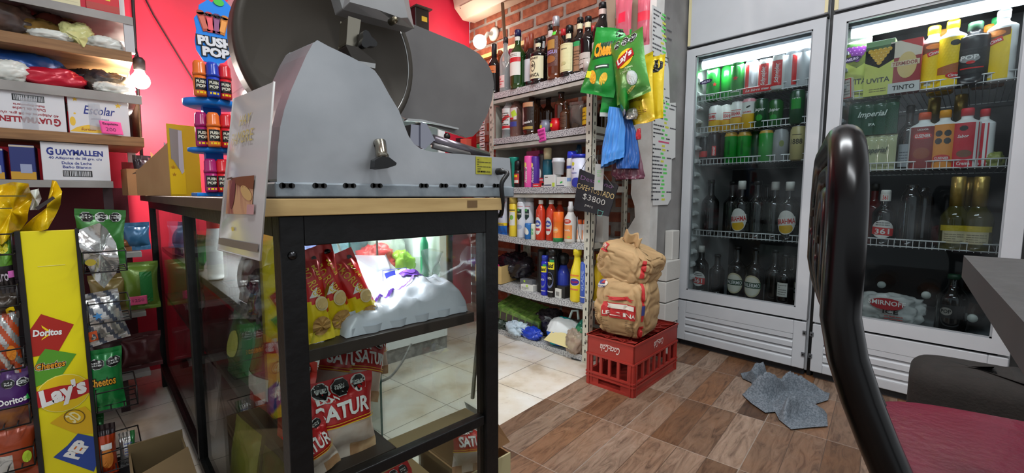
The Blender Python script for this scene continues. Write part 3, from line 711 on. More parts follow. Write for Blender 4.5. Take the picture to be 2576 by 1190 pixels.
for px, pt, X, lab, cap, lb in [(1868, 455, 2.42, 'beer bottle with a red and yellow label and pale neck, left on the fourth shelf', capw, bral),
        (1989, 457, 2.40, 'beer bottle with a blurred red and yellow label, right of the fourth shelf', capw, bral),
        (1845, 456, 2.50, 'dark beer bottle standing behind the left labelled one', BLACK, None), (1908, 455, 2.44, 'dark beer bottle with bare glass right of the left labelled one', BLACK, None),
        (1952, 457, 2.48, 'dark beer bottle with a pale neck just left of the right labelled one', capw, None), (1790, 452, 2.46, 'dark beer bottle at the left end of the fourth shelf', BLACK, None), (1932, 462, 2.56, 'dark beer bottle in the rear row of the fourth shelf', BLACK, None)]:
    loc, h, r = on_shelf(px, pt, X, z4); h = min(.31, h); bottle('beer_bottle', lab, loc, h, .044, GL_DARK, lab=lb, cap=cap, caph=.15 if cap is capw else .07, group=G)
G = 'bottles on the floor of the left refrigerator'; z5 = .288
pal = [(.10, .50, -.66, K((206, 196, 160)), (lambda w, l, zc: sh_ell(0, zc, w*.86, l*.86), K((226, 222, 206))), (lambda w, l, zc: sh_rect(0, zc+l*.04, w*1.0, l*.26), K((26, 70, 44))), (lambda w, l, zc: sh_text('PALERMO', 0, zc+l*.04, w=w*.9, h=l*.17), WHITE))]
b361 = [(.14, .46, -.62, K((222, 220, 216)), (lambda w, l, zc: sh_rect(0, zc-l*.12, w, l*.42, -.08), C['red']), (lambda w, l, zc: sh_text('361', 0, zc-l*.12, w=w*.62, h=l*.30), WHITE), (lambda w, l, zc: bars(-w*.3, zc+l*.18, w*.6, l*.24, 2), BLACK))]
wl = [(.22, .48, .36, K((214, 212, 206)), (lambda w, l, zc: bars(-w*.4, zc-l*.4, w*.8, l*.8, 5, 5), K((120, 116, 110))))]
for px, pt, X, lab, cap, lb in [(1766, 618, 2.42, 'beer bottle with a white and red label in the left corner on the refrigerator floor', capw, b361), (1806, 640, 2.44, 'dark bottle with a turned-away label on the refrigerator floor', BLACK, None),
        (1857, 620, 2.42, 'beer bottle with a round cream and green label, left of the pair', BLACK, pal), (1902, 622, 2.39, 'beer bottle with a round cream and green label, right of the pair', BLACK, pal),
        (1952, 628, 2.40, 'dark plain bottle right of the two with cream labels', BLACK, None), (1978, 640, 2.37, 'dark bottle with a small square white label near the right of the refrigerator floor', BLACK, wl), (1998, 640, 2.46, 'beer bottle with a green banded label in the right corner of the refrigerator floor', BLACK, pal)]:
    loc, h, r = on_shelf(px, pt, X, z5); h = min(.30, h); bottle('beer_bottle', lab, loc, h, .043 if lb is pal else .039, GL_DARK, lab=lb, cap=cap, caph=.14 if cap is capw else .06, group=G)
# --- second refrigerator
y1_, y2_, y3_ = [r-.0305 for r in RAIL2]
G = 'drink cartons on the top shelf of the right refrigerator'
def brick(px, pt, X, zb, wpx, label, base, deco, rz=0., side=None, tilt=0.):
    loc, h, r = on_shelf(px, pt, X, zb, wpx); w = r*2
    return carton('drink_carton', label, loc, w, .06, h, base, deco(w, h), FACE_X+rz, G, 'carton', side=side(w, h) if side else None)
def grapes(cx, cy, s, c, c2, n=14):
    R = random.Random(n); out = []; row = 0; k = 5
    while k > 0:
        for i in range(k):
            q = s*.19; out.append((sh_ell(cx+(i-(k-1)/2)*q, cy-row*q*.82, q*1.1, q*1.1, n=12), c, 3+row)); out.append((sh_ell(cx+(i-(k-1)/2)*q-q*.18, cy-row*q*.82+q*.2, q*.3, q*.25, n=8), c2, 9))
        row += 1; k -= 1
    return out
UV = K((206, 212, 96), .35); UVD = K((60, 96, 44), .4)
uv = lambda gc, g2: (lambda w, h: [(sh_rect(0, h*.42, w, h*.84), UV, 1), (sh_poly([(-w*.5, h*.62), (0, h*.5), (w*.5, h*.62), (w*.5, h*.9), (-w*.5, h*.9)]), UVD, 1)]+grapes(0, h*.82, w*.86, gc, g2)+[(sh_text('UVITA', 0, h*.28, w=w*.8, h=h*.09), K((34, 44, 30)), 4), (bars(-w*.3, h*.06, w*.6, h*.08, 2), K((120, 110, 40)), 4)])
brick(2158, 98, 2.40, y1_, 54, 'green wine carton with purple grapes at the left of the top shelf', K((220, 222, 212), .4), uv(K((120, 48, 140), .3), K((214, 160, 220))), .25)
brick(2219, 106, 2.38, y1_, 56, 'green wine carton with yellow grapes, second on the top shelf', K((120, 160, 110), .4), uv(K((226, 176, 44), .3), K((246, 220, 130))))
brick(2284, 104, 2.38, y1_, 60, 'red wine carton with a cream emblem, third on the top shelf', K((160, 38, 44), .4), lambda w, h: [(sh_rect(0, h*.84, w, h*.32), K((222, 208, 190)), 1), (sh_poly([(-w*.2, h), (w*.5, h*.82), (w*.5, h), (w*.1, h)]), C['red'], 2), (sh_ell(w*.06, h*.52, w*.62, h*.5), K((220, 190, 120)), 2), (sh_rect(0, h*.56, w*.9, h*.1), K((224, 206, 170)), 3), (sh_text('TERMIDOR', 0, h*.56, w=w*.8, h=h*.07), K((150, 30, 36)), 4), (sh_rect(0, h*.1, w, h*.2), K((206, 206, 204)), 2), (sh_text('TINTO', 0, h*.1, w=w*.7, h=h*.09), BLACK, 3)])
p = hx(2138, 205, 2.385); carton('small_carton', 'small white and red carton lying against the grape carton', (2.375, p.y, y1_+.004), .045, .035, .085, K((214, 206, 198)), [(frame_tris(0, .042, .040, .078, .004), C['red'], 1), (bars(-.016, .012, .032, .06, 5), K((120, 112, 108)), 1)], 0, None, 'carton', (0, math.radians(-4), FACE_X-.35))
def jug(px, pt, X, zb, wpx, label, body, cap, deco, hmax=.34, name='juice_bottle', group='plastic bottles on the top shelf of the right refrigerator', sh=.74, nk=.84, nr=.40, rz=0., flat_y=.75, caph=.13, neck=None, side=None):
    loc, h, r = on_shelf(px, pt, X, zb, wpx); h = min(hmax, h)
    t = bottle(name, label, loc, h, r, body, nr=r*nr, sh=sh, nk=nk, cap=cap, caph=caph, group=group, rz=FACE_X+rz, flat_y=flat_y, neck=neck)
    mb = MB(); w = r*1.5
    def fm(u, v):
        a = u/r; return V((r*math.sin(a), -r*flat_y*math.cos(a), v)), V((math.sin(a)*flat_y, -math.cos(a), 0)).normalized()
    for tris, m2, lay in deco(w, h, r): mb.decal(fm, tris, m2, lay, L=.012, off=.0005)
    mb.build('label', t); return t
YB, WPL = K((244, 208, 22), .3), K((226, 228, 228), .35)
cinta = lambda red: (lambda w, h, r: [(sh_rect(0, h*.36, w*1.3, h*.66), YB, 1), (sh_poly([(-w*.6, h*.55), (w*.6, h*.62), (w*.6, h*.72), (-w*.6, h*.72)]), K((120, 70, 30)), 2), (sh_ell(0, h*.66, w*.8, h*.08), K((226, 130, 40)), 3), (sh_rect(0, h*.56, w*.62, h*.07, .3), C['red'], 3), (sh_text('Cinta', 0, h*.56, w=w*.5, h=h*.045, a=.3, shear=.2), WHITE, 4), (sh_rect(-w*.2, h*.1, w*.3, h*.08), K((206, 206, 190)), 3)])
burg = lambda w, h, r: [(sh_rect(0, h*.38, w*1.3, h*.7), YB, 1), (sh_oct(w*.2, h*.64, w*.5, w*.36), BLACK, 2), (sh_poly([(-w*.6, h*.2), (w*.6, h*.16), (w*.6, h*.36), (-w*.6, h*.30)]), K((170, 96, 50)), 2), (sh_ell(w*.2, h*.17, w*.7, h*.08), C['red'], 3), (sh_text('Cinta', w*.2, h*.17, w=w*.45, h=h*.04, shear=.2), WHITE, 4)]
jug(2352, 66, 2.40, y1_, 54, 'yellow juice bottle with a red emblem near its shoulder, fourth on the top shelf', WPL, YB, cinta(1), rz=.2)
jug(2400, 50, 2.39, y1_, 54, 'yellow juice bottle with a burger picture low on its label', WPL, YB, burg)
jug(2456, 56, 2.40, y1_, 72, 'big black bottle with a dark pictured label and green cap on the top shelf', K((28, 26, 30), .25), K((30, 70, 46)), lambda w, h, r: [(sh_rect(0, h*.36, w*1.2, h*.4), K((18, 18, 20)), 1), (sh_ell(-w*.1, h*.4, w*.7, h*.12), K((150, 150, 150)), 2), (sh_text('POP', -w*.1, h*.42, w=w*.6, h=h*.07), WHITE, 3), (sh_ell(-w*.05, h*.34, w*.3, h*.05), C['red'], 3), (sh_rect(0, h*.25, w*.8, h*.02), C['red'], 2)], flat_y=.9, nr=.35)
jug(2528, 24, 2.39, y1_, 58, 'yellow and white juice bottle at the right end of the top shelf', WPL, WPL, cinta(1), rz=-.5)
jug(2378, 74, 2.52, y1_, 50, 'yellow bottle in the rear row between two yellow juice bottles', K((214, 180, 40), .35), K((222, 150, 30)), burg); jug(2492, 62, 2.5, y1_, 50, 'orange-capped bottle in the rear row beside the big black bottle', GL_AMBER, K((236, 140, 30)), lambda w, h, r: [(sh_rect(0, h*.4, w, h*.3), YB, 1)])
jug(2510, 44, 2.5, y1_, 46, 'green-capped bottle in the rear row at the right', GL_AMBER, K((40, 170, 90)), lambda w, h, r: [(sh_rect(0, h*.4, w, h*.3), YB, 1)])
# six-packs in shrink film: every can its own thing, the film wrapped over them
FILM_G = SHEER('green_shrink_film', (20, 84, 56), .72, .12, .5); FILM_C = SHEER('cream_shrink_film', (196, 200, 158), .72, .12, .5)
def pack(px0, px1, pt, X, zb, film, canm, label, txt, tc, second=None, hh=.155):
    a = hx(px0, pt, X); b_ = hx(px1, pt, X); w = a.y-b_.y; n = 4; rr = w/n/2
    G2 = 'cans inside the '+label; sh_ = 'cream' if 'cream beer' in label else 'green'
    t = thing('can_pack', label, 'can pack', (X, (a.y+b_.y)/2, zb), FACE_X)
    mb = MB(); d = rr*4
    def f(u, v):
        x = (u-.5)*(w+.006); e = abs(math.sin(PI*u*n)); y = -rr-.004+rr*.3*(1-e)
        zz = v*hh; k = max(0, (v-.86)/.14); return V((x, y+k*rr*1.2, zz*(1-.0*k)))
    mb.grid(f, 32, 10, film); mb.grid(lambda u, v: V(((u-.5)*(w+.006), -rr*.2+v*d*.7, hh)), 10, 4, film)
    mb.build('shrink_film', t)
    mb = MB(); fm = flat((0, -rr-.007, 0), (1, 0, 0), (0, 0, 1)); mb.decal(fm, sh_text(txt, 0.0, hh*.55, w=w*.62, h=hh*.2, shear=.35), tc, 1, L=0)
    if second: mb.decal(fm, sh_text(second, 0, hh*.28, w=w*.14, h=hh*.08), tc, 1, L=0)
    mb.build('lettering', t)
    for i in range(n):
        for j in range(2):
            y = (a.y+b_.y)/2+w/2-rr*(2*i+1)
            can('%s can, %s of the %s row inside the %s shrink-wrapped pack' % (sh_, ['leftmost', 'second', 'third', 'rightmost'][i], ['front', 'rear'][j], sh_), (X+j*rr*2.02, y, zb), [(0, canm[0])], hh-.008, rr*.97, group=G2)
cd = on_shelf(2210, 340, 2.40, y2_)[1]
pack(2142, 2262, 250, 2.40, y2_+.0005+.150, FILM_G, (K((22, 76, 50), .3), 'dark green'), 'shrink-wrapped pack of green beer cans stacked on the cream pack', 'Imperial', K((206, 216, 210)), 'IPA', hh=.150)
pack(2160, 2256, 345, 2.39, y2_, FILM_C, (K((190, 194, 150), .3), 'cream'), 'shrink-wrapped pack of cream beer cans under the green pack', 'Imperial', K((50, 60, 50)), None, hh=.149)
loc, h, r = on_shelf(2292, 265, 2.42, y2_, 40); bottle('wine_bottle', 'dark bottle with a pale label between the can packs and the red bottle', loc, min(.31, h), r, GL_DARK, lab=[(.05, .40, .6, K((150, 156, 162)), (lambda w, l, zc: bars(-w*.4, zc-l*.3, w*.8, l*.5, 4), K((90, 96, 104))))], group=None)
cz = lambda base, band, txt: (lambda w, h, r: [(sh_rect(0, h*.38, w*1.35, h*.72), base, 1), (sh_ell(0, h*.58, w*.9, h*.12), band, 2), (sh_text(txt, 0, h*.58, w=w*.72, h=h*.06), WHITE, 3), (sh_ell(0, h*.28, w*.8, h*.2), K((150, 70, 40)), 2), (sh_text('LICUOR', 0, h*.69, w=w*.5, h=h*.03), WHITE, 2)])
G2 = 'plastic bottles on the second shelf of the right refrigerator'
jug(2328, 283, 2.39, y2_, 54, 'dark red bottle with an orange cap on the second shelf', WPL, K((214, 84, 44)), cz(K((136, 34, 34)), C['red'], 'CUSENIER'), group=G2)
jug(2380, 277, 2.39, y2_, 50, 'orange bottle with four black octagons and an orange cap', WPL, K((226, 156, 40)), lambda w, h, r: [(sh_rect(0, h*.38, w*1.35, h*.74), K((222, 140, 40)), 1)]+[(sh_oct(sx*w*.22, h*zz, w*.38, h*.11), BLACK, 2) for sx in (-1, 1) for zz in (.60, .47)]+[(sh_ell(0, h*.18, w*.9, h*.12), C['red'], 2), (sh_text('CUSENIER', 0, h*.18, w=w*.7, h=h*.045), WHITE, 3)], group=G2)
red_l = lambda w, h, r: [(sh_rect(0, h*.38, w*1.35, h*.74), K((196, 30, 50)), 1), (sh_oct(-w*.1, h*.66, w*.4, h*.09), BLACK, 2), (sh_text('Sabor', -w*.1, h*.53, w=w*.5, h=h*.05, shear=.2), WHITE, 2), (sh_ell(0, h*.24, w*.7, h*.12), K((120, 80, 60)), 2), (sh_rect(w*.5, h*.38, w*.16, h*.74), WPL, 2), (sh_text('Crema', 0, h*.08, w=w*.6, h=h*.06), WHITE, 2)]
jug(2436, 272, 2.39, y2_, 54, 'red bottle with a red cap and one black octagon on the second shelf', WPL, K((206, 34, 50)), red_l, group=G2)
jug(2480, 274, 2.41, y2_, 46, 'red bottle at the right end of the second shelf turned to its side', WPL, K((206, 34, 50)), red_l, group=G2, rz=-.7)
lump('wrapped_cheese', 'yellow-green wrapped lump beside the last red bottle', (2.40, hx(2500, 400, 2.40).y, y2_+.001), (.06, .05, .06), K((150, 158, 90), .3), 4.)
GOLD = M('gold_foil', (196, 166, 92), .3, .7, bump=.4, bs=60)
for px, pt, lab in [(2352, 246, 'gold-necked sparkling wine bottle behind the dark red bottle'), (2420, 238, 'gold-necked sparkling wine bottle behind the octagon bottle')]:
    loc, h, r = on_shelf(px, pt, 2.58, y2_); bottle('sparkling_wine_bottle', lab, loc, min(.33, h), .042, GL_DARK, cap=GOLD, caph=.38, capr=1.25, nk=.70, sh=.45, group='gold-necked bottles in the rear of the right refrigerator')
G3 = 'bottles on the third shelf of the right refrigerator'
loc, h, r = on_shelf(2230, 478, 2.40, y3_); bottle('beer_bottle', 'beer bottle with a white and red numbered label and white neck on the third shelf', loc, min(.30, h), .040, GL_DARK, lab=b361+[(.80, .93, .9, K((220, 216, 210)), (lambda w, l, zc: sh_text('361', 0, zc, w=w*.35, h=l*.6), C['red']))], cap=capw, group=G3)
loc, h, r = on_shelf(2200, 500, 2.44, y3_); bottle('beer_bottle', 'reddish bottle half hidden by the chair tube on the third shelf', loc, .26, .036, M('red_drink_glass', (70, 14, 14), .06), group=G3)
for px, pt, lab in [(2296, 464, 'rounded black bottle on the third shelf, left one'), (2322, 470, 'rounded dark bottle close behind the rounded black one')]:
    loc, h, r = on_shelf(px, pt, 2.40 if px < 2300 else 2.46, y3_, 46); bottle('liqueur_bottle', lab, loc, min(.28, h), r, GL_DARK, sh=.78, nk=.97, nr=r*.5, caph=.02, group=G3)
for px, pt, lab in [(2414, 444, 'sparkling wine bottle with gold foil neck, left of the pair on the third shelf'), (2471, 444, 'sparkling wine bottle with gold foil neck, right of the pair on the third shelf'), (2446, 446, 'sparkling wine bottle set back between the two gold-necked ones')]:
    loc, h, r = on_shelf(px, pt, 2.40 if px != 2446 else 2.50, y3_); bottle('sparkling_wine_bottle', lab, loc, min(.32, h), .044, M('olive_bottle_glass', (70, 66, 30), .08), cap=GOLD, caph=.40, capr=1.3, nk=.66, sh=.42, lab=[(.10, .27, .5, K((196, 186, 150)), (lambda w, l, zc: sh_rect(0, zc+l*.7, w*1.3, l*.45), K((190, 170, 40))), (lambda w, l, zc: bars(-w*.4, zc-l*.4, w*.8, l*.7, 4), K((130, 120, 96))))], group=G3)
loc, h, r = on_shelf(2380, 490, 2.55, y3_); lump('wrapped_sausage', 'dark red wrapped sausage on the third shelf behind the bottles', (2.55, loc.y, y3_+.001), (.08, .05, .09), M('sausage_red', (90, 24, 22), .4), 7., FACE_X)
# floor of the right refrigerator
zf = .288
p = hx(2245, 770, 2.42); WB_ = M('white_bag_film', (196, 198, 196), .3, bump=.5, bs=30)
t = lump('ice_bag', 'crumpled white plastic bag with red and black print on the refrigerator floor', (2.42, p.y, zf), (.21, .10, .13), WB_, 11., FACE_X, fold=.2, rough=.3)
mb = MB(); fm = lambda u, v: (V((u, -.047-.012*math.cos(u*16), v)), V((0, -1, 0)))
for tr, m2, lay in [(sh_ell(-.015, .085, .11, .05), K((176, 40, 50)), 1), (sh_text('SMIRNOFF', -.015, .090, w=.12, h=.02), WHITE, 2), (sh_text('ICE', .0, .055, w=.05, h=.018), BLACK, 1), (bars(-.02, .02, .06, .022, 2), K((190, 70, 70)), 1)]: mb.decal(fm, tr, m2, lay, L=.012, off=.0012)
mb.build('print', t)
loc, h, r = on_shelf(2402, 690, 2.40, zf, 84); bottle('cola_bottle', 'big black plastic bottle with a small pale emblem on the refrigerator floor', loc, min(.33, h), .046, GL_DARK, nk=.84, cap=K((24, 60, 40)), caph=.08, lab=[(.28, .5, .5, K((22, 22, 24)), (lambda w, l, zc: sh_ell(-w*.2, zc, w*.5, l*.6), K((140, 136, 130))), (lambda w, l, zc: sh_text('POP', -w*.2, zc, w=w*.4, h=l*.3), BLACK))])
for px, py, X, lab in [(2218, 716, 2.56, 'lying bottle showing its white cap behind the white bag'), (2330, 742, 2.50, 'lying brown bottle showing its white cap left of the big black bottle'), (2446, 800, 2.40, 'lying brown bottle showing its white cap right of the big black bottle'), (2454, 728, 2.56, 'lying brown bottle with its cap above and behind the right one')]:
    p = hx(px, py, X); t = thing('lying_bottle', lab, 'bottle', (X, p.y, p.z), group='bottles lying on the refrigerator floor')
    mb = MB(); X_ = Matrix.Rotation(PI/2, 4, 'Y'); mb.lathe([(.012, 0), (.013, .03), (.036, .10), (.036, .26), (0, .26)], GL_BROWN, 20, X_); mb.build('body', t)
    mb = MB(); mb.lathe([(0, -.012), (.015, -.012), (.0155, .004), (.0, .004)], K((206, 212, 206)), 18, X_); mb.build('cap', t)
# ------------------------------------------------------------------ steel shelving with bottles and cleaning goods
SX0, SX1 = 1.70, 2.015; SYR, SYL = 1.245, 1.95
SZ = [hx(1362, 205, SX0).z, hx(1360, 333, SX0).z, hx(1375, 469, SX0).z, hx(1370, 601, SX0).z, .300, .035]
FLECK = M('flecked_shelf_paper', (206, 206, 206), .55, c2=(120, 120, 124), ns=160, detail=2, lo=.45, hi=.62)
SHG = M('shelf_enamel', (196, 196, 186), .6, c2=(176, 174, 162), ns=10, bump=.1)
CHIP = M('chipped_post_enamel', (206, 203, 186), .6, c2=(120, 108, 88), ns=26, lo=.58, hi=.68)
t = thing('shelving_unit', 'off-white steel shelving unit against the brick wall, stocked with bottles and cleaning goods', 'shelf', (0, 0, 0))
for i, z in enumerate(SZ):
    mb = MB(); yl = SYL+(.02 if i < 2 else 0)
    sag = .012 if i >= 3 else .004
    def edge(y): return -sag*math.sin(PI*(y-SYR)/(yl-SYR))
    ny = 12; pts = [SYR+.004+(yl-SYR-.008)*k/ny for k in range(ny+1)]
    mb.grid(lambda a, b: V((SX0+.002+(SX1-SX0-.004)*a, pts[int(round(b*ny))], z+edge(pts[int(round(b*ny))]))), 4, ny, FLECK, False)
    mb.grid(lambda a, b: V((SX0, pts[int(round(b*ny))], z+.0015-.034*a+edge(pts[int(round(b*ny))]))), 2, ny, FLECK, False)
    mb.grid(lambda a, b: V((SX0+.004+(SX1-SX0-.006)*a, pts[int(round(b*ny))], z-.004+edge(pts[int(round(b*ny))]))), 4, ny, SHG, False)
    mb.box(SX1-.004, SX1, SYR+.004, yl-.004, z-.03, z, SHG); mb.box(SX0+.002, SX1, SYR, SYR+.003, z-.03, z, SHG); mb.box(SX0+.002, SX1, yl-.003, yl, z-.03, z, SHG)
    mb.build('shelf_board', t)
    if i < 3:
        mb = MB(); mb.box(SX0+.004, SX0+.10, SYR+.004, yl-.004, z-.058, z-.04, SHG); mb.build('stiffener', t)
def post(x, y, h, z0=0., sx=1, sy=1):
    mb = MB(); mb.box(min(x, x+sx*.032), max(x, x+sx*.032), min(y, y+sy*.003), max(y, y+sy*.003), z0, h, CHIP); mb.box(min(x, x+sx*.003), max(x, x+sx*.003), min(y, y+sy*.036), max(y, y+sy*.036), z0, h, CHIP)
    z = z0+.02
    while z < h-.02:
        fm = flat((x-.0002*sx if sx > 0 else x, y+sy*.018, z), (0, -1, 0), (0, 0, 1)); mb.decal(fm, sh_rect(0, 0, .006, .014), BLACK, 1, L=0, off=.0008 if sx > 0 else -.0008)
        fm = flat((x+sx*.018, y-.0002*sy, z), (1, 0, 0), (0, 0, 1)); mb.decal(fm, sh_rect(0, 0, .006, .014), BLACK, 1, L=0, off=.0008)
        z += .042
    return mb.build('post', t)
post(SX0-.004, SYR-.004, 1.40); post(SX0-.004, SYL+.024, 1.46, sy=-1); post(SX1, SYR-.004, 1.46, sx=-1); post(SX1, SYL+.024, 1.46, sx=-1, sy=-1)
mb = MB(); mb.box(SX1-.012, SX1-.008, SYR+.03, SYL-.46, .0, 1.3, M('shelf_back_board', (70, 44, 34), .8)) if 0 else mb.box(SX0+.03, SX1-.03, SYL-.001, SYL+.004, .65, 1.33, M('grey_side_panel', (176, 172, 160), .8, c2=(150, 146, 134), ns=7)); mb.build('side_panel', t)

CR, AMB, TERRA = K((222, 214, 176), .55), K((190, 110, 40), .3), K((150, 66, 44), .4)
OFFW = K((224, 222, 214), .55); NAVY = K((34, 34, 80), .3); REDP = K((200, 40, 46), .4); GRN = K((44, 150, 84), .4)
def B(px, pt, X, si, r, label, glass=GL_DARK, cap=BLACK, lab=None, hmax=.36, **k):
    zb = SZ[si]-(.004 if si < 3 else .011*math.sin(PI*max(0, min(1, (hx(px, 300, X).y-SYR)/(SYL-SYR))))); loc, h, _ = on_shelf(px, pt, X, zb)
    h = max(.09, min(hmax, h)); return bottle(k.pop('name', 'liquor_bottle'), label, loc, h, r, glass, cap=cap, lab=lab, **k)
G = 'bottles on the top shelf of the steel unit'
lines = lambda c, n=4: (lambda w, l, zc: bars(-w*.4, zc-l*.32, w*.8, l*.64, n, n), c)
DK = K((70, 64, 50), .5)
B(1243, 111, 1.74, 0, .036, 'dark wine bottle with an orange band label, leftmost on the top shelf', cap=K((30, 28, 32)), caph=.26, group=G, name='wine_bottle', lab=[(.42, .56, .7, K((206, 110, 50)), lines(K((90, 40, 20)), 2)), (.12, .2, .5, OFFW)])
B(1258, 128, 1.80, 0, .036, 'bottle with an orange and yellow label behind the tall clear bottle', GL_AMBER, K((180, 90, 50)), [(.10, .62, .7, K((232, 150, 36)), (lambda w, l, zc: sh_ell(0, zc+l*.2, w*.8, l*.3, .3), REDP), (lambda w, l, zc: sh_rect(0, zc-l*.2, w*.9, l*.25), YB), lines(REDP, 3))], group=G)
B(1272, 95, 1.73, 0, .034, 'tall clear glass bottle with a dark cap near the left end of the top shelf', GL_CLEAR, K((50, 44, 44)), [(.08, .3, .4, K((216, 190, 186)), lines(REDP, 3))], group=G, caph=.10)
B(1285, 124, 1.84, 0, .034, 'dark red bottle between the clear bottle and the green one', M('red_glass', (60, 12, 20), .08), K((150, 30, 60)), group=G)
B(1303, 76, 1.73, 0, .043, 'green bottle with a white label and red band and a navy cap', GL_GREEN, NAVY, [(.22, .60, .72, OFFW, (lambda w, l, zc: sh_rect(0, zc+l*.18, w, l*.2, .02), REDP), (lambda w, l, zc: bars(-w*.3, zc+l*.32, w*.6, l*.12, 2), DK)), (.815, .88, .9, OFFW)], group=G, caph=.11)
B(1325, 95, 1.82, 0, .037, 'wine bottle with a terracotta capsule, left of the two', cap=TERRA, caph=.26, group=G, name='wine_bottle', lab=[(.2, .5, .5, OFFW)])
B(1336, 85, 1.77, 0, .037, 'wine bottle with a terracotta capsule and plain white label, right of the two', cap=TERRA, caph=.27, group=G, name='wine_bottle', lab=[(.12, .52, .7, K((206, 206, 212), .5))])
B(1356, 97, 1.73, 0, .046, 'short dark bottle with a broad cream label carrying a black crest', cap=BLACK, caph=.10, sh=.62, nk=.78, group=G, lab=[(.10, .58, .82, CR, (lambda w, l, zc: sh_ell(0, zc+l*.06, w*.26, l*.5), DK), (lambda w, l, zc: sh_ell(0, zc+l*.06, w*.2, l*.4), CR), (lambda w, l, zc: sh_star(0, zc+l*.08, w*.12), DK), (lambda w, l, zc: sh_text('FERNET', 0, zc+l*.40, w=w*.5, h=l*.09), DK), (lambda w, l, zc: sh_text('BRANCA', 0, zc-l*.34, w=w*.6, h=l*.16), DK)), (.80, .88, .8, CR)])
B(1366, 92, 1.86, 0, .038, 'dark bottle behind the broad cream label bottle', group=G, lab=[(.78, .9, .9, K((206, 206, 206)))])
B(1387, 63, 1.80, 0, .040, 'dark bottle with a pinkish label and black cap behind the amber bottle', cap=BLACK, caph=.10, group=G, lab=[(.10, .42, .6, K((222, 200, 184)), lines(TERRA, 5)), (.78, .9, .9, OFFW)])
B(1399, 42, 1.73, 0, .042, 'amber liquor bottle with a silver cap and a bright green price sticker', M('honey_glass', (92, 44, 20), .06, spec=.8), K((190, 190, 196), .3, metal=.5), [(.20, .66, .6, K((92, 50, 42)), (lambda w, l, zc: sh_text('LEGUI', 0, zc-l*.02, w=w*.85, h=l*.12), K((170, 160, 220))), (lambda w, l, zc: sh_rect(0, zc+l*.24, w*.6, l*.3), K((176, 130, 60))), (lambda w, l, zc: sh_ell(0, zc-l*.26, w*.7, l*.24), K((150, 90, 40)))), (.70, .755, .42, K((90, 220, 60)))], group=G, caph=.16)
B(1418, 74, 1.84, 0, .037, 'dark bottle with a red cap behind the amber bottle', cap=REDP, group=G)
B(1433, 65, 1.73, 0, .044, 'dark bottle with a tall square cream label, right of the amber bottle', cap=BLACK, caph=.13, group=G, lab=[(.08, .62, .66, K((216, 210, 160), .55), (lambda w, l, zc: frame_tris(0, zc, w*.84, l*.9, .001), K((150, 140, 90))), (lambda w, l, zc: sh_text('Bianco', 0, zc+l*.32, w=w*.4, h=l*.05, shear=.3), DK), (lambda w, l, zc: sh_ell(0, zc-l*.2, w*.3, l*.12), K((190, 184, 130)))), (.74, .83, .7, CR)])
B(1447, 65, 1.82, 0, .036, 'bottle with a brown cork top behind the square label bottle', cap=K((140, 106, 80)), caph=.26, group=G, name='wine_bottle')
B(1460, 45, 1.75, 0, .038, 'dark amaro bottle with a cream neck band and green crest, left of the two', cap=BLACK, caph=.09, group=G, lab=[(.06, .50, .5, K((150, 110, 80)), (lambda w, l, zc: sh_rect(0, zc+l*.56, w*1.1, l*.18), GRN), lines(K((90, 60, 40)), 6)), (.80, .89, .95, CR)])
B(1480, 42, 1.74, 0, .039, 'dark amaro bottle with a cream neck band and pale label, right of the two', cap=BLACK, caph=.09, group=G, lab=[(.08, .34, .6, K((190, 180, 172)), lines(DK, 4)), (.80, .89, .95, CR)])
B(1492, 66, 1.86, 0, .036, 'dark bottle with a red cap at the back right of the top shelf', cap=REDP, group=G)
B(1517, 8, 1.735, 0, .046, 'largest dark bottle on the top shelf, at its right end', cap=BLACK, caph=.09, group=G, hmax=.42, sh=.56, nk=.8, lab=[(.06, .40, .7, K((206, 198, 190)), lines(DK, 4)), (.82, .90, .95, K((206, 180, 170)))])
B(1522, 40, 1.82, 0, .042, 'dark bottle just behind the largest bottle', group=G, hmax=.38)
# tumbler with a straw
loc, h, r = on_shelf(1478, 132, 1.715, SZ[0]-.003); t = thing('tumbler', 'pale tumbler with a white straw at the right of the top shelf', 'glass', loc)
mb = MB(); mb.lathe([(.018, 0), (.021, .055), (.019, .055), (.016, .003), (0, .003)], K((190, 180, 172), .2), 20); mb.build('cup', t); mb = MB(); mb.tube([(0, 0, .006), (-.006, 0, .11)], .0022, WHITE, 6); mb.build('straw', t)
# --- second shelf
G = 'bottles on the second shelf of the steel unit'
loc, h, r = on_shelf(1250, 252, 1.78, SZ[1]-.003); carton('display_box', 'plain grey-white box at the left end of the second shelf', loc, .075, .06, h*.92, K((186, 184, 170), .7), [(sh_rect(0, h*.45, .055, h*.7), K((198, 196, 182), .7), 1)], FACE_X+.3, cat='box')
B(1279, 229, 1.74, 1, .036, 'clear gin bottle with a green cap and white and red label', GL_CLEAR, K((26, 96, 62)), [(.18, .62, .66, K((216, 218, 214)), (lambda w, l, zc: sh_rect(0, zc, w, l*.16, .5), REDP), (lambda w, l, zc: sh_rect(0, zc-l*.38, w, l*.12), REDP), lines(DK, 6))], group=G)
B(1300, 224, 1.75, 1, .038, 'clear bottle with a dark blue cap and a yellow-green price tag', SHEER('tinted_bottle_glass', (150, 110, 100), .45, .05, .7), K((40, 44, 130)), [(.36, .60, .5, K((218, 208, 204)), (lambda w, l, zc: sh_rect(w*.2, zc, w*.5, l*.5, .4), K((190, 220, 60))), (lambda w, l, zc: sh_rect(-w*.1, zc-l*.4, w*.6, l*.16), REDP)), (.22, .32, .5, K((60, 70, 150)))], group=G)
loc, h, r = on_shelf(1312, 258, 1.83, SZ[1]-.003); carton('bottle_box', 'brown gift box behind the blue-capped bottle', loc, .07, .06, h, K((108, 72, 48), .6), [(sh_rect(0, h*.5, .05, h*.6), K((130, 92, 64), .6), 1)], FACE_X, cat='box')
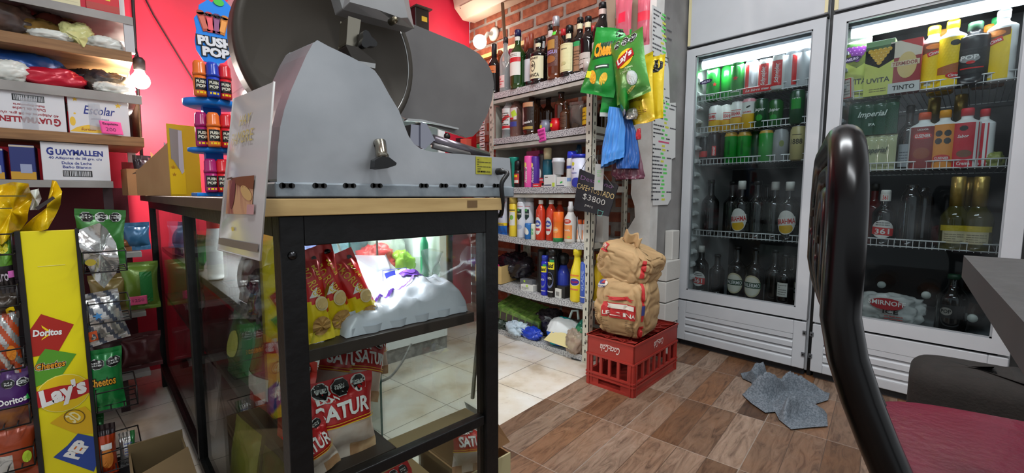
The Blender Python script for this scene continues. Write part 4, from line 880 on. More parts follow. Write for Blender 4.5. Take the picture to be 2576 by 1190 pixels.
B(1338, 217, 1.74, 1, .048, 'wide dark whisky bottle with a gold cap and black label', M('whisky_glass', (44, 22, 10), .06, spec=.8), K((206, 146, 44), .35), [(.10, .66, .62, K((40, 24, 16)), (lambda w, l, zc: sh_rect(0, zc+l*.40, w*.9, l*.16), K((200, 150, 110))), (lambda w, l, zc: sh_poly([(-w*.5, zc-l*.3), (-w*.2, zc-l*.3), (-w*.1, zc), (-w*.2, zc+l*.3), (-w*.5, zc+l*.3)]), K((196, 190, 184))), (lambda w, l, zc: sh_text('Breeders', w*.12, zc-l*.22, w=w*.6, h=l*.10, a=.15, shear=.3), WHITE), (lambda w, l, zc: sh_rect(w*.1, zc-l*.43, w*.7, l*.10), K((180, 150, 70))))], group=G, caph=.17, nk=.74, nr=.015)
B(1353, 235, 1.79, 1, .037, 'brown bottle with a black cap behind the whisky bottle', GL_BROWN, group=G, caph=.15)
B(1380, 237, 1.84, 1, .037, 'dark bottle in shadow behind the two small cups', GL_BROWN, group=G)
def cup(px, pt, col, label):
    loc, h, r = on_shelf(px, pt, 1.725, SZ[1]-.003); t = thing('mate_cup', label, 'cup', loc, FACE_X, 'round cups on the second shelf'); mb = MB(); m_ = K(col, .3)
    mb.lathe([(.018, 0), (.026, .012), (.030, .03), (.028, .044), (.022, .055), (.024, .062), (.026, .064), (.023, .064), (.021, .054), (.020, .02), (0, .02)], m_, 24); mb.build('bowl', t)
    mb = MB(); mb.decal(lambda u, v: (V((.0298*math.sin(u/.03), -.0300*math.cos(u/.03), v)), V((math.sin(u/.03), -math.cos(u/.03), 0))), sh_rect(-.006, .031, .018, .016, -.1), K((232, 226, 50), .5), 1, L=.006); mb.build('price_sticker', t)
cup(1372, 293, (130, 134, 150), 'grey round cup with a yellow price sticker'); cup(1398, 288, (214, 24, 30), 'red round cup with a yellow price sticker')
B(1412, 219, 1.76, 1, .036, 'tall brown beer bottle with a black cap right of the red cup', GL_BROWN, group=G, name='beer_bottle', nr=.015, caph=.14)
B(1423, 255, 1.73, 1, .028, 'small brown bottle in front of the tall brown beer bottle', GL_BROWN, group=G, cap=GL_BROWN, lab=[(.1, .6, .5, K((90, 60, 40)), lines(K((60, 36, 20)), 5))])
loc, h, r = on_shelf(1450, 256, 1.74, SZ[1]-.003); bag('plastic_pouch', 'dull clear plastic pouch of brown goods standing on the second shelf', loc, .085, h, .05, SHEER('pouch_film', (120, 106, 98), .62, .2, .5), 21, FACE_X)
lump('pouch_filling', 'brown filling standing inside the clear pouch', loc+V((0, 0, .003)), (.062, .03, h*.75), M('yerba_brown', (74, 58, 44), .8), 3., FACE_X, 'goods')
B(1485, 238, 1.75, 1, .036, 'dark bottle with a bright yellow label at the right end of the second shelf', GL_BROWN, group=G, lab=[(.10, .60, .66, K((226, 190, 36)), lines(K((120, 90, 20)), 3))])
B(1516, 262, 1.86, 1, .036, 'dark bottle behind the front post at the right of the second shelf', GL_BROWN, group=G)
y = hx(1364, 340, SX0).y; sheet_note('price_note', 'bright pink handwritten note stuck on the second shelf edge', (SX0-.003, y, hx(1364, 340, SX0).z), (0, -1, .12), (-.1, .1, 1), .058, .066, K((250, 90, 190), .7), [(sh_text('MATE DE', 0, .02, w=.044, h=.009), K((150, 30, 110)), 1), (sh_text('CERAMICA', 0, .003, w=.046, h=.009), K((150, 30, 110)), 1), (sh_text('$7500', 0, -.017, w=.034, h=.010), K((150, 30, 110)), 1)])
# --- third shelf
def tub(name, label, px, pt, X, si, r, prof, mat, cat='bottle', h=None, deco=None, top=None, topname='cap', zoff=0., group=None, fm=None):
    """prof: (radius share, height share[, material]); top: profile of the cap"""
    yq = max(0, min(1, (hx(px, 400, X).y-SYR)/(SYL-SYR))); zb = SZ[si]-(.004 if si < 3 else .012)*math.sin(PI*yq)+.0005+zoff
    loc, hh, _ = on_shelf(px, pt, X, zb); h = h or hh
    t = thing(name, label, cat, loc, FACE_X, group); mb = MB(); mb.lathe([(p[0]*r, p[1]*h, (p[2] if len(p) > 2 else None)) for p in prof], mat, 26); mb.build('body', t)
    if top:
        mb = MB(); mb.lathe([(p[0]*r, p[1]*h) for p in top[0]], top[1], 22); mb.build(topname, t)
    if deco:
        mb = MB()
        for tr, m2, lay in deco(r, h): mb.decal(cylmap(r), tr, m2, lay, L=.01, off=.0004)
        mb.build('label', t)
    return t
CYL = [(.94, 0), (1, .02), (1, .9), (.9, .97), (0, .97)]
TEAL = K((30, 150, 130), .4)
tub('lotion_tube', 'teal lotion tube standing on its flared top at the left of the third shelf', 1293, 396, 1.74, 2, .020, [(.62, 0), (.66, .55), (.8, .8), (1.5, .95), (1.5, 1), (0, 1)], TEAL, 'tube')
tub('deodorant', 'small black roll-on with a red and yellow label beside the teal tube', 1303, 404, 1.73, 2, .021, [(.9, 0), (1, .05), (1, .55), (.8, .66), (0, .66)], K((40, 24, 26), .3), deco=lambda r, h: [(sh_rect(0, h*.33, r*2.2, h*.36), K((196, 60, 50)), 1), (sh_rect(0, h*.22, r*1.8, h*.1), OFFW, 2), (sh_rect(0, h*.42, r*1.2, h*.08), YB, 2)], top=([(.85, .66), (.9, .95), (.6, 1), (0, 1)], BLACK))
spray = lambda c, l1: dict(prof=[(.95, 0), (1, .02), (1, .97), (.94, 1), (0, 1)], mat=K(c, .3), deco=lambda r, h: [(sh_ell(-r*.2, h*.72, r*.8, h*.16), K((240, 230, 120)), 1), (sh_text(l1, 0, h*.4, w=h*.5, h=r*.7, a=PI/2, shear=.2), OFFW, 1), (sh_ell(0, h*.56, r*.5, h*.08), BLACK, 1)])
tub('spray_can', 'pink spray can on the third shelf', 1331, 393, 1.73, 2, .026, cat='can', group='tall sprays on the third shelf', **spray((240, 90, 170), 'Rexona'))
tub('spray_can', 'purple spray can beside the pink one', 1347, 394, 1.745, 2, .024, cat='can', group='tall sprays on the third shelf', **spray((84, 50, 150), 'Rexona'))
loc, h, r = on_shelf(1345, 380, 1.80, SZ[2]-.003); carton('box', 'magenta box standing behind the pink and purple sprays', loc, .10, .03, h, K((176, 60, 110), .5), [(sh_text('POND', 0, h*.8, w=.05, h=.012), OFFW, 1)], FACE_X)
tub('spray_can', 'dark can behind the purple spray', 1364, 385, 1.78, 2, .022, CYL, K((60, 54, 54), .4), 'can', deco=lambda r, h: [(sh_ell(0, h*.4, r, h*.3), OFFW, 1)])
tub('spray_can', 'dark teal spray can with a beige cap at the back of the third shelf', 1378, 372, 1.78, 2, .027, [(.96, 0), (1, .02), (1, .66), (.9, .70), (0, .70)], K((24, 92, 108), .3), 'can', top=([(.78, .70), (.8, .98), (.6, 1), (0, 1)], K((222, 206, 160))))
def pkt(px, pb, X, w, h, d, si, label, mat, deco, name='small_box', zoff=0., rz=0., group=None):
    p = hx(px, 440, X); yq = max(0, min(1, (p.y-SYR)/(SYL-SYR))); zb = SZ[si]-(.004 if si < 3 else .012)*math.sin(PI*yq)+.0005+zoff
    return carton(name, label, (X, p.y, zb), w, d, h, mat, deco, FACE_X+rz, group)
pkt(1352, 0, 1.72, .042, .020, .03, 2, 'small red box lying at the front edge of the third shelf', K((226, 60, 60)), [(sh_rect(0, .01, .03, .004), OFFW, 1)], rz=.2)
pkt(1372, 0, 1.73, .034, .028, .03, 2, 'red box with a white and black print beside the white boxes', K((206, 40, 46)), [(sh_ell(-.004, .016, .018, .016), BLACK, 1), (sh_rect(0, .005, .03, .005), OFFW, 1)])
pkt(1370, 0, 1.77, .06, .050, .03, 2, 'red carton behind the small red boxes', K((214, 50, 54)), [(sh_rect(0, .04, .05, .006), OFFW, 1)])
pkt(1390, 0, 1.73, .076, .062, .05, 2, 'white box with a green-yellow corner under the white tub', K((228, 228, 224)), [(sh_rect(.028, .012, .018, .02), K((200, 220, 80)), 1), (sh_rect(-.01, .01, .05, .005), NAVY, 1), (sh_rect(-.02, .05, .02, .003), DK, 1)])
pkt(1418, 0, 1.73, .050, .048, .05, 2, 'small white box with a green mark right of the white tub', K((230, 230, 226)), [(sh_rect(.006, .022, .016, .008, .4), K((60, 190, 80)), 1), (sh_rect(0, .006, .05, .004), NAVY, 1)])
tub('tub', 'white ribbed plastic tub standing on the white box', 1405, 391, 1.735, 2, .034, [(.78, 0), (.92, .72), (1, .74), (1, .82), (.9, .9), (.88, 1), (0, 1)], K((216, 218, 222), .4), 'tub', h=.083, zoff=.0625)
tub('spray_can', 'white spray can with a bright blue cap on the third shelf', 1439, 381, 1.75, 2, .026, [(.96, 0), (1, .02), (1, .78), (.92, .80), (0, .80)], OFFW, 'can', deco=lambda r, h: [(sh_rect(0, h*.55, r*1.6, h*.08), K((70, 90, 190)), 1), (sh_rect(0, h*.2, r*2, h*.1), K((130, 160, 210)), 1)], top=([(.85, .80), (.95, .9), (.8, 1), (0, 1)], K((40, 60, 210), .3)))
tub('tub', 'wide white tub with a blue lid and a yellow-green drop', 1460, 389, 1.73, 2, .042, [(.96, 0), (1, .02), (1, .88), (0, .88)], K((214, 216, 232), .4), 'tub', deco=lambda r, h: [(sh_ell(-r*.3, h*.7, r*.5, h*.12), K((226, 226, 60)), 1), (sh_text('v', -r*.25, h*.54, w=r*.3, h=h*.08, bold=.05), BLACK, 1), (sh_text('Pañales', -r*.2, h*.42, w=r*.9, h=h*.05), K((90, 110, 180)), 1), (sh_ell(r*.2, h*.12, r*1.5, h*.3), K((50, 60, 170)), 1)], top=([(1.03, .88), (1.03, .97), (.95, 1), (0, 1)], K((36, 50, 170), .3)))
pkt(1480, 0, 1.76, .05, .11, .04, 2, 'pink pack behind the post at the right of the third shelf', K((230, 170, 176)), [(sh_rect(.01, .05, .02, .08), K((120, 170, 220)), 1)])
tub('lighter', 'dark teal figure bottle rising behind the blue-lidded tub', 1457, 364, 1.82, 2, .022, [(.8, 0), (1, .1), (1, .6), (.5, .7), (.75, .85), (.5, 1), (0, 1)], K((24, 60, 84), .3), 'bottle', deco=lambda r, h: [(sh_ell(0, h*.83, r*.8, h*.08), K((70, 150, 190)), 1)])
# --- fourth shelf
CLEARCAP = SHEER('clear_cap', (216, 220, 224), .35, .1, .6)
loc, h, r = on_shelf(1264, 498, 1.74, SZ[3]-.008)
bag('detergent_bag', 'white and blue detergent bag with a yellow stripe at the left of the fourth shelf', loc, .085, h, .05, lambda a, b: K((40, 110, 200), .3) if b < .26 else (YB if b < .34 else K((206, 208, 220), .3)), 5, FACE_X, decals=[(sh_text('ala', .0, h*.55, w=.05, h=.034, bold=.05), K((30, 40, 120)), 1), (sh_ell(.01, h*.84, .05, .018, .3), REDP, 1), (sh_text('MATIC', 0, h*.30, w=.06, h=.009), K((40, 60, 140)), 1)])
tub('spray_can', 'yellow spray can with a gold cap on the fourth shelf', 1292, 494, 1.73, 3, .025, [(.96, 0), (1, .02), (1, .80), (.9, .82), (0, .82)], K((236, 206, 60), .3), 'can', deco=lambda r, h: [(sh_rect(0, h*.45, r*2.2, h*.34), OFFW, 1), (sh_rect(0, h*.66, r*2.2, h*.03), DK, 1), (sh_ell(r*.3, h*.48, r*.9, h*.12), K((120, 180, 70)), 2), (sh_ell(-r*.4, h*.42, r*.7, h*.1), YB, 2)], top=([(.95, .82), (.98, .97), (.8, 1), (0, 1)], K((206, 180, 90), .35)))
for px, X, lab in [(1313, 1.73, 'white spray can with a dark green shield and clear cap, left of the two'), (1332, 1.75, 'white spray can with a dark green shield and clear cap, right of the two')]:
    tub('spray_can', lab, px, 492, X, 3, .026, [(.96, 0), (1, .02), (1, .82), (.85, .86), (0, .86)], K((214, 216, 222), .3), 'can', group='shield sprays on the fourth shelf', deco=lambda r, h: [(sh_poly([(-r*.7, h*.68), (-r*.7, h*.5), (0, h*.42), (r*.7, h*.5), (r*.7, h*.68)]), K((30, 52, 50)), 1), (sh_rect(-r*.1, h*.66, r*.7, h*.06), K((90, 170, 90)), 2), (sh_text('LYSOFORM', 0, h*.57, w=r*1.2, h=h*.035), OFFW, 2), (sh_rect(0, h*.75, r*1.9, h*.012), REDP, 1), (sh_ell(0, h*.26, r*1.6, h*.12), K((170, 180, 206)), 1)], top=([(.88, .86), (.94, .88), (.94, .97), (.7, 1), (0, 1)], CLEARCAP))
tub('small_bottle', 'little blue and white bottle in front of the spray cans', 1330, 560, 1.715, 3, .022, CYL, K((40, 110, 180), .3), deco=lambda r, h: [(sh_ell(0, h*.5, r*1.3, h*.5, .6), OFFW, 1)])
tub('small_bottle', 'little cream bottle with a green label in front of the spray cans', 1342, 562, 1.715, 3, .014, CYL, K((220, 222, 200), .3), deco=lambda r, h: [(sh_rect(0, h*.5, r*1.3, h*.4), K((110, 180, 120)), 1)])
DET = M('orange_detergent', (206, 60, 34), .12, spec=.7)
for px, pt, X, lab in [(1361, 503, 1.73, 'orange-red dish soap bottle with a white cap, front left'), (1387, 503, 1.745, 'orange-red dish soap bottle with a white cap, second one'), (1408, 505, 1.80, 'orange-red dish soap bottle with a clear top, set back')]:
    tub('soap_bottle', lab, px, pt, X, 3, .027, [(.9, 0), (1, .03), (1, .25), (.94, .4), (1, .6), (.95, .75), (.6, .84), (.42, .87), (.42, .9), (0, .9)], DET, group='orange dish soap bottles on the fourth shelf', deco=lambda r, h: [(sh_ell(0, h*.36, r*1.7, h*.44), OFFW, 1), (sh_ell(0, h*.42, r*1.4, h*.16), K((60, 80, 170)), 2), (sh_text('ala', 0, h*.42, w=r*1.0, h=h*.07, bold=.04), OFFW, 3), (sh_rect(0, h*.27, r*1.1, h*.06), REDP, 2)], top=([(.45, .9), (.5, .91), (.46, 1), (0, 1)], OFFW if px < 1400 else K((176, 120, 96), .3)))
tub('spray_can', 'orange spray can with a green foot on the fourth shelf', 1405, 533, 1.715, 3, .026, [(1.02, 0, K((40, 140, 80), .3)), (1.02, .14), (1, .15), (1, .64), (1.03, .66, K((244, 110, 36), .3)), (1.03, .97), (.9, 1), (0, 1)], K((236, 120, 40), .3), 'can', deco=lambda r, h: [(sh_ell(0, h*.4, r*1.5, h*.2), K((246, 170, 90)), 1), (sh_text('OFF', 0, h*.4, w=r*1.1, h=h*.07), OFFW, 2)])
tub('repellent_bottle', 'white bottle with orange label and tall pale cap near the post on the fourth shelf', 1436, 507, 1.715, 3, .030, [(.85, 0), (1, .04), (1, .60), (.6, .70), (.5, .74), (0, .74)], K((228, 226, 220), .35), deco=lambda r, h: [(sh_ell(0, h*.52, r*1.5, h*.12), K((216, 70, 50)), 1), (sh_text('OFF!', 0, h*.525, w=r*.9, h=h*.05, shear=.2), OFFW, 2), (sh_rect(0, h*.26, r*1.9, h*.34), K((240, 150, 80)), 1), (sh_text('Family', 0, h*.3, w=r*1.3, h=h*.06), OFFW, 2), (sh_ell(r*.4, h*.14, r*.6, h*.05), K((180, 200, 80)), 2)], top=([(.5, .74), (.52, .86), (.38, .9), (.36, 1), (0, 1)], K((216, 216, 216), .4)))
for px, lab in [(1459, 'white roll-on tube with an orange top, left of the two by the post'), (1472, 'white roll-on tube with an orange top, right of the two by the post')]:
    tub('repellent_tube', lab, px, 552, 1.715, 3, .015, [(.9, 0), (1, .1), (.8, .8), (0, .8)], K((236, 232, 226), .35), 'tube', group='orange-topped tubes on the fourth shelf', deco=lambda r, h: [(sh_rect(-r*.4, h*.35, r*.7, h*.4), K((240, 150, 90)), 1)], top=([(.72, .8), (.66, .97), (.4, 1), (0, 1)], K((240, 110, 50), .35)))
loc, h, r = on_shelf(1512, 540, 1.80, SZ[3]); carton('box', 'plain grey-white box behind the post at the right of the fourth shelf', loc, .06, .05, .13, K((196, 194, 188), .7), None, FACE_X)
# --- fifth shelf
BC = M('cardboard_tan', (214, 184, 122), .8, c2=(198, 166, 106), ns=6)
t = thing('cardboard_box', 'open tan cardboard box of odds and ends at the left end of the fifth shelf', 'box', (1.76, hx(1248, 700, 1.76).y, SZ[4]+.0), .25)
mb = MB(); w, d, h, q = .17, .19, .105, .004
for bx in ((-w/2, w/2, -d/2, -d/2+q, 0, h), (-w/2, w/2, d/2-q, d/2, 0, h), (-w/2, -w/2+q, -d/2+q, d/2-q, 0, h), (w/2-q, w/2, -d/2+q, d/2-q, 0, h), (-w/2+q, w/2-q, -d/2+q, d/2-q, 0, q)): mb.box(*bx, BC)
mb.build('box_body', t)
mb = MB(); mb.prism([(w/2, -d/2, h), (w/2, d/2, h), (w/2+.05, d/2, h+.03), (w/2+.05, -d/2, h+.03)], [(w/2-.003, -d/2, h+.002), (w/2-.003, d/2, h+.002), (w/2+.047, d/2, h+.033), (w/2+.047, -d/2, h+.033)], BC); mb.build('flap', t)
bl = t.location
lump('black_bag', 'glossy black plastic bag heaped behind the tan box', bl+V((.10, -.06, .02)), (.16, .26, .16), M('black_bag_film', (40, 34, 44), .22, bump=.5, bs=25, spec=.7), 9., fold=.3)
for dx, dy, c, lab in [(-.03, -.03, (214, 40, 120), 'pink ball lying in the tan box'), (.02, .05, (90, 110, 140), 'bluish packet lying in the tan box'), (-.02, .06, (220, 210, 200), 'pale packet lying in the tan box')]:
    lump('packet', lab, bl+V((dx, dy, .004)), (.05, .05, .125), K(c, .3), dx*90, cat='packet')
t = pkt(1332, 0, 1.735, .085, .034, .04, 4, 'white box of small goods with two yellow-green star stickers', OFFW, [(bars(-.036, .006, .05, .018, 3), DK, 1), (sh_star(.002, .030, .010), K((190, 230, 60)), 2)], name='blade_box', rz=.15)
pkt(1330, 0, 1.755, .086, .058, .04, 4, 'dark clear-topped blade box behind the white box with star stickers', K((110, 112, 116), .2), [(sh_star(-.01, .048, .010), K((190, 230, 60)), 1)], name='blade_box', rz=.1)
raid = lambda c1: dict(mat=K(c1, .25), deco=lambda r, h: [(sh_rect(0, h*.66, r*2.0, h*.15), K((240, 226, 40)), 1), (sh_text('Raid', 0, h*.66, w=r*1.7, h=h*.09, shear=.2, bold=.04), BLACK, 2), (sh_rect(r*.5, h*.76, r*.9, h*.05), GRN, 2), (sh_ell(0, h*.36, r*1.7, h*.34), K((110, 120, 160)), 1), (sh_ell(0, h*.38, r*1.5, h*.28), K(c1, .25), 2), (sh_text('MATA', 0, h*.40, w=r, h=h*.05), OFFW, 3), (sh_rect(0, h*.12, r*1.6, h*.02), OFFW, 2)])
RP = [(.96, 0), (1, .02), (1, .80), (.85, .86), (0, .86)]
tub('insect_spray', 'blue insect spray can with a yellow name band', 1372, 642, 1.725, 4, .022, RP, cat='can', top=([(.86, .86), (.88, .98), (.7, 1), (0, 1)], K((40, 60, 170), .3)), group='insect sprays on the fifth shelf', **raid((36, 44, 180)))
tub('insect_spray', 'black insect spray can with a yellow name band', 1391, 626, 1.72, 4, .026, RP, cat='can', top=([(.9, .86), (.95, .97), (.7, 1), (0, 1)], BLACK), group='insect sprays on the fifth shelf', **raid((22, 22, 24)))
for px, X, lab in [(1364, 1.77, 'plain black can behind the blue insect spray'), (1402, 1.78, 'plain black can behind the black insect spray'), (1380, 1.80, 'plain black can in the rear between the two insect sprays')]:
    tub('spray_can', lab, px, 624, X, 4, .026, CYL, K((24, 22, 22), .35), 'can')
tub('cleaner_bottle', 'dark blue bottle with a black spray top in shadow', 1418, 636, 1.77, 4, .034, [(.9, 0), (1, .05), (1, .5), (.5, .72), (0, .72)], K((44, 60, 160), .2), deco=lambda r, h: [(sh_ell(-r*.6, h*.55, r*.5, h*.2), K((150, 190, 60)), 1)], top=([(.5, .72), (.8, .80), (.8, .95), (.4, 1), (0, 1)], BLACK), topname='spray_top')
pkt(1422, 0, 1.745, .055, .062, .05, 4, 'black carton behind the small white barcode box', K((36, 34, 34)), None, name='small_box')
pkt(1408, 0, 1.718, .042, .048, .012, 4, 'small white box end with a barcode on the fifth shelf', OFFW, [(barcode(0, .022, .022, .022), K((90, 90, 90)), 1)], name='small_box')
tub('bleach_bottle', 'yellow bleach bottle with a red and blue oval label', 1453, 624, 1.718, 4, .034, [(.9, 0), (1, .03), (1, .5), (.92, .58), (.55, .74), (.46, .82), (.46, .86), (.62, .87), (.62, .95), (.5, 1), (0, 1)], K((238, 214, 40), .3), deco=lambda r, h: [(sh_ell(r*.2, h*.38, r*1.7, h*.15), OFFW, 1), (sh_ell(r*.2, h*.38, r*1.5, h*.12), K((60, 50, 150)), 2), (sh_text('Ayudin', r*.2, h*.38, w=r*1.2, h=h*.05, shear=.2), REDP, 3), (sh_rect(0, h*.5, r*1.8, h*.03), K((236, 140, 60)), 1), (sh_rect(0, h*.24, r*1.6, h*.03), K((220, 120, 80)), 1)])
tub('air_freshener', 'blue spray can with a dark top beside the front post', 1474, 636, 1.718, 4, .026, [(.96, 0), (1, .02), (1, .78), (.8, .82), (0, .82)], K((60, 90, 180), .3), 'can', deco=lambda r, h: [(sh_text('GLADE', 0, h*.45, w=h*.4, h=r*.6, a=PI/2), K((150, 170, 220)), 1), (sh_rect(0, h*.12, r*1.8, h*.02), OFFW, 1)], top=([(.6, .82), (.5, .96), (0, 1)], K((40, 40, 60))))
tub('bleach_bottle', 'second yellow bottle seen right of the front post', 1508, 640, 1.80, 4, .034, [(.9, 0), (1, .03), (1, .6), (.5, .8), (.5, 1), (0, 1)], K((226, 190, 40), .3))
# --- bottom shelf
GT = M('green_tray_film', (120, 150, 70), .3, c2=(70, 96, 44), ns=30, bump=.4, bs=40)
p = hx(1318, 760, 1.80); t = thing('tray_pack', 'film-wrapped green tray pack leaning on the bottom shelf', 'pack', (1.82, p.y+.02, .088), rot=(math.radians(12), math.radians(-10), .25))
mb = MB(); mb.box(-.10, .10, -.15, .15, 0, .075, GT)
for i in range(7): mb.decal(flat((-.1003, -.126+i*.042, .036), (0, -1, 0), (0, 0, 1)), sh_rect(0, -.006, .034, .05), K((70, 60, 56), .3), 1, L=0)
mb.build('body', t, .006)
mb = MB()
for i in range(8): mb.box(-.101, .101, -.149+i*.0415, -.143+i*.0415, .0745, .0765, K((90, 130, 50), .3))
mb.build('film_folds', t)
def bl_(px, py, X): q = hx(px, py, X); return V((X, q.y, SZ[5]-.006))
lump('dark_packet', 'dark green and grey crumpled packet at the far left of the bottom shelf', bl_(1262, 800, 1.735), (.10, .12, .07), M('dark_packet_film', (80, 96, 84), .25, c2=(40, 50, 44), ns=22, bump=.6, bs=30), 12., fold=.35)
lump('clear_bag', 'crumpled clear bluish plastic bag on the bottom shelf', bl_(1304, 812, 1.73), (.10, .15, .08), M('bluish_film', (196, 214, 226), .2, bump=.6, bs=28), 15., fold=.4)
lump('blue_packet', 'blue and white striped packet lying on the bottom shelf', bl_(1338, 820, 1.725), (.07, .13, .065), M('blue_packet_film', (32, 66, 190), .25, c2=(190, 206, 236), ns=20, lo=.56, hi=.6), 18., fold=.25)
lump('black_bag', 'black plastic bag at the back of the bottom shelf', bl_(1382, 800, 1.86), (.14, .20, .15), M('black_bag_film'), 22., fold=.3)
DIA = M('teal_white_film', (228, 232, 232), .25, bump=.4, bs=24); TL = K((30, 170, 172), .25); BL = K((34, 90, 190), .25)
p = bl_(1418, 810, 1.745); t = thing('diaper_pack', 'white and teal plastic pack with a handle hole on the bottom shelf', 'pack', p, FACE_X+.3, rot=(math.radians(-16), 0, FACE_X+.3))
mb = MB(); lump_mesh(mb, .095, .045, .082, lambda a, b: (BL if (a*1+b*.6) % 1 > .82 and b < .5 else TL if b < .36 or b > .86 else DIA), 31., .12, .1); mb.build('film', t)
mb = MB(); mb.tube([(.02, -.01, .15), (.03, -.01, .19), (.06, -.01, .195), (.07, -.01, .15)], .007, K((206, 226, 226), .2), 8); mb.build('handle', t)
CLS = SHEER('clear_peach_bag', (206, 186, 166), .5, .15, .6)
lump('clear_bag', 'clear bag of brown goods beside the white and teal pack', bl_(1452, 835, 1.725)+V((0, .005, .0)), (.09, .10, .13), CLS, 35., fold=.3); lump('brown_goods', 'brown goods inside the clear bag beside the teal pack', bl_(1452, 835, 1.725)+V((0, .005, .002)), (.07, .08, .08), M('brown_goods', (150, 92, 66), .6, c2=(190, 140, 110), ns=18), 37., cat='goods')
lump('green_packet', 'teal and green packet at the right end of the bottom shelf', bl_(1470, 815, 1.77), (.10, .08, .17), M('teal_packet', (26, 130, 110), .25, c2=(60, 120, 40), ns=9), 39., fold=.25)
t = thing('cardboard_flap', 'loose yellowish cardboard sheet leaning over the front edge of the bottom shelf', 'cardboard', (0, 0, 0))
q = [hx(1390, 832, 1.715), hx(1456, 850, 1.72), hx(1440, 880, 1.675), hx(1368, 855, 1.675)]; mb = MB(); mb.prism(q, [v+V((.003, .0, .003)) for v in q], K((222, 208, 150), .8)); mb.build('sheet', t)
p = hz(1310, 850, .012); lump('yellow_packet', 'yellow packet lying on the floor under the bottom shelf', (p.x+.02, p.y, 0), (.05, .11, .03), K((232, 180, 30), .3), 41.)
# ------------------------------------------------------------------ things hanging at the front post, crate, sacks, price lists, floor cloth
HX = 1.64
def hang(px0, px1, pyt, pyb, X=HX):
    a, b_ = hx(px0, pyt, X), hx(px1, pyb, X); return V((X, (a.y+b_.y)/2, b_.z)), abs(a.y-b_.y), a.z-b_.z
GRN1, GRN2, YL = FOIL((26, 140, 52)), FOIL((70, 140, 56)), FOIL((226, 196, 40))
def lays(w, h, s=1.):
    return [(sh_ell(0, h*.63, w*.62, h*.26, .3), K((236, 196, 44), .3), 1), (sh_rect(0, h*.63, w*.62, h*.13, .3), K((170, 34, 36), .3), 2), (sh_text("Lay's", 0, h*.635, w=w*.54, h=h*.115, a=.3, bold=.04, shear=.15), WHITE, 3)]
loc, w, h = hang(1566, 1648, 100, 243); loc2 = loc+V((-.03, 0, 0))
bag('chip_bag', 'green chip bag with a red and yellow oval logo hanging in front at the post', loc2, w*1.12, h*1.0, .05, GRN2, 3, FACE_X-.15, rot=(math.radians(3), math.radians(-9), FACE_X-.15), decals=lays(w, h)+octs(3, 0, h*.91, w*.24)+[(sh_ell(w*.14, h*.30, w*.34, w*.36), K((190, 206, 204), .3), 1), (sh_ell(w*.14, h*.30, w*.28, w*.3), K((206, 218, 214), .3), 2), (sh_text('CREMA', w*.1, h*.47, w=w*.3, h=h*.03), K((190, 220, 170)), 1), (sh_text('Y CEBOLLA', -w*.02, h*.43, w=w*.4, h=h*.03), K((190, 220, 170)), 1), (sh_ell(-w*.05, h*.13, w*.5, h*.05, .3), K((180, 180, 90)), 1)], group='snack bags hanging at the post')
loc, w, h = hang(1582, 1660, 150, 305, HX+.03)
bag('chip_bag', 'yellow chip bag hanging behind the green one with its lower half showing', loc+V((0, .008, 0)), w*.94, h, .05, YL, 4, FACE_X-.2, rot=(0, math.radians(-4), FACE_X-.2), decals=[(sh_text('clasicas', -w*.06, h*.36, w=w*.5, h=h*.05), K((140, 110, 30)), 1), (bars(-w*.1, h*.12, w*.36, h*.08, 3), K((120, 60, 20)), 1), (sh_text('1', w*.06, h*.235, h=h*.05), K((140, 70, 30)), 1)], group='snack bags hanging at the post')
loc, w, h = hang(1632, 1668, 148, 300, HX+.06)
bag('chip_bag', 'narrow yellow chip bag edge behind the green bag on the right', loc+V((0, 0, .005)), w*.95, h, .02, YL, 14, FACE_X+.2, decals=[(sh_oct(0, h*.83, w*.8, w*.8), BLACK, 1)], group='snack bags hanging at the post')
loc, w, h = hang(1476, 1554, 88, 232)
bag('snack_bag', 'bright green snack bag with an orange zigzag word, leftmost of the hanging bags', loc+V((-.02, .01, 0)), w*.95, h*1.0, .05, GRN1, 6, FACE_X+.25, rot=(0, math.radians(15), FACE_X+.25), decals=[(sh_poly([(-w*.36, h*.50), (w*.30, h*.62), (w*.34, h*.86), (-w*.22, h*.74)]), K((20, 60, 30)), 1), (sh_text('Cheetos', -.002, h*.68, w=w*.68, h=h*.2, a=.25, bold=.05, shear=.1), K((240, 160, 40), .3), 2), (sh_oct(w*.2, h*.93, w*.2, w*.2), BLACK, 2), (sh_rect(w*.0, h*.42, w*.42, h*.06, .2), K((20, 70, 40)), 1), (sh_rect(0, h*.42, w*.32, h*.02, .2), WHITE, 2), (sh_ell(-w*.2, h*.25, w*.2, h*.22, .4), K((236, 170, 40), .3), 1), (sh_ell(w*.12, h*.24, w*.2, h*.2, -.3), K((236, 190, 60), .3), 1), (sh_rect(-w*.34, h*.28, w*.16, h*.1), K((230, 240, 60), .4), 2)], group='snack bags hanging at the post')
for (a, lab, sd, dx, rr) in [((1512, 1566, 160, 285), 'green snack bag hanging edge-on behind the leftmost bag', 8, .06, .9), ((1552, 1590, 130, 290), 'green snack bag hanging edge-on left of the oval logo bag', 9, .0, -.9)]:
    loc, w, h = hang(*a); bag('snack_bag', lab, loc+V((dx, 0, 0)), w*1.5, h, .05, lambda a_, b_: FOIL((206, 206, 200), .5) if b_ < .06 or (.45 < a_ < .5 and sd == 9) else GRN1, sd, FACE_X+rr, group='snack bags hanging at the post')
lump('chip_pieces', 'silvery lower end of a snack packet under the hanging green bags', hx(1590, 288, HX+.01)+V((0, 0, -.02)), (.03, .05, .05), M('silver_film', (180, 178, 170), .25, .6, bump=.6, bs=40), 44.)
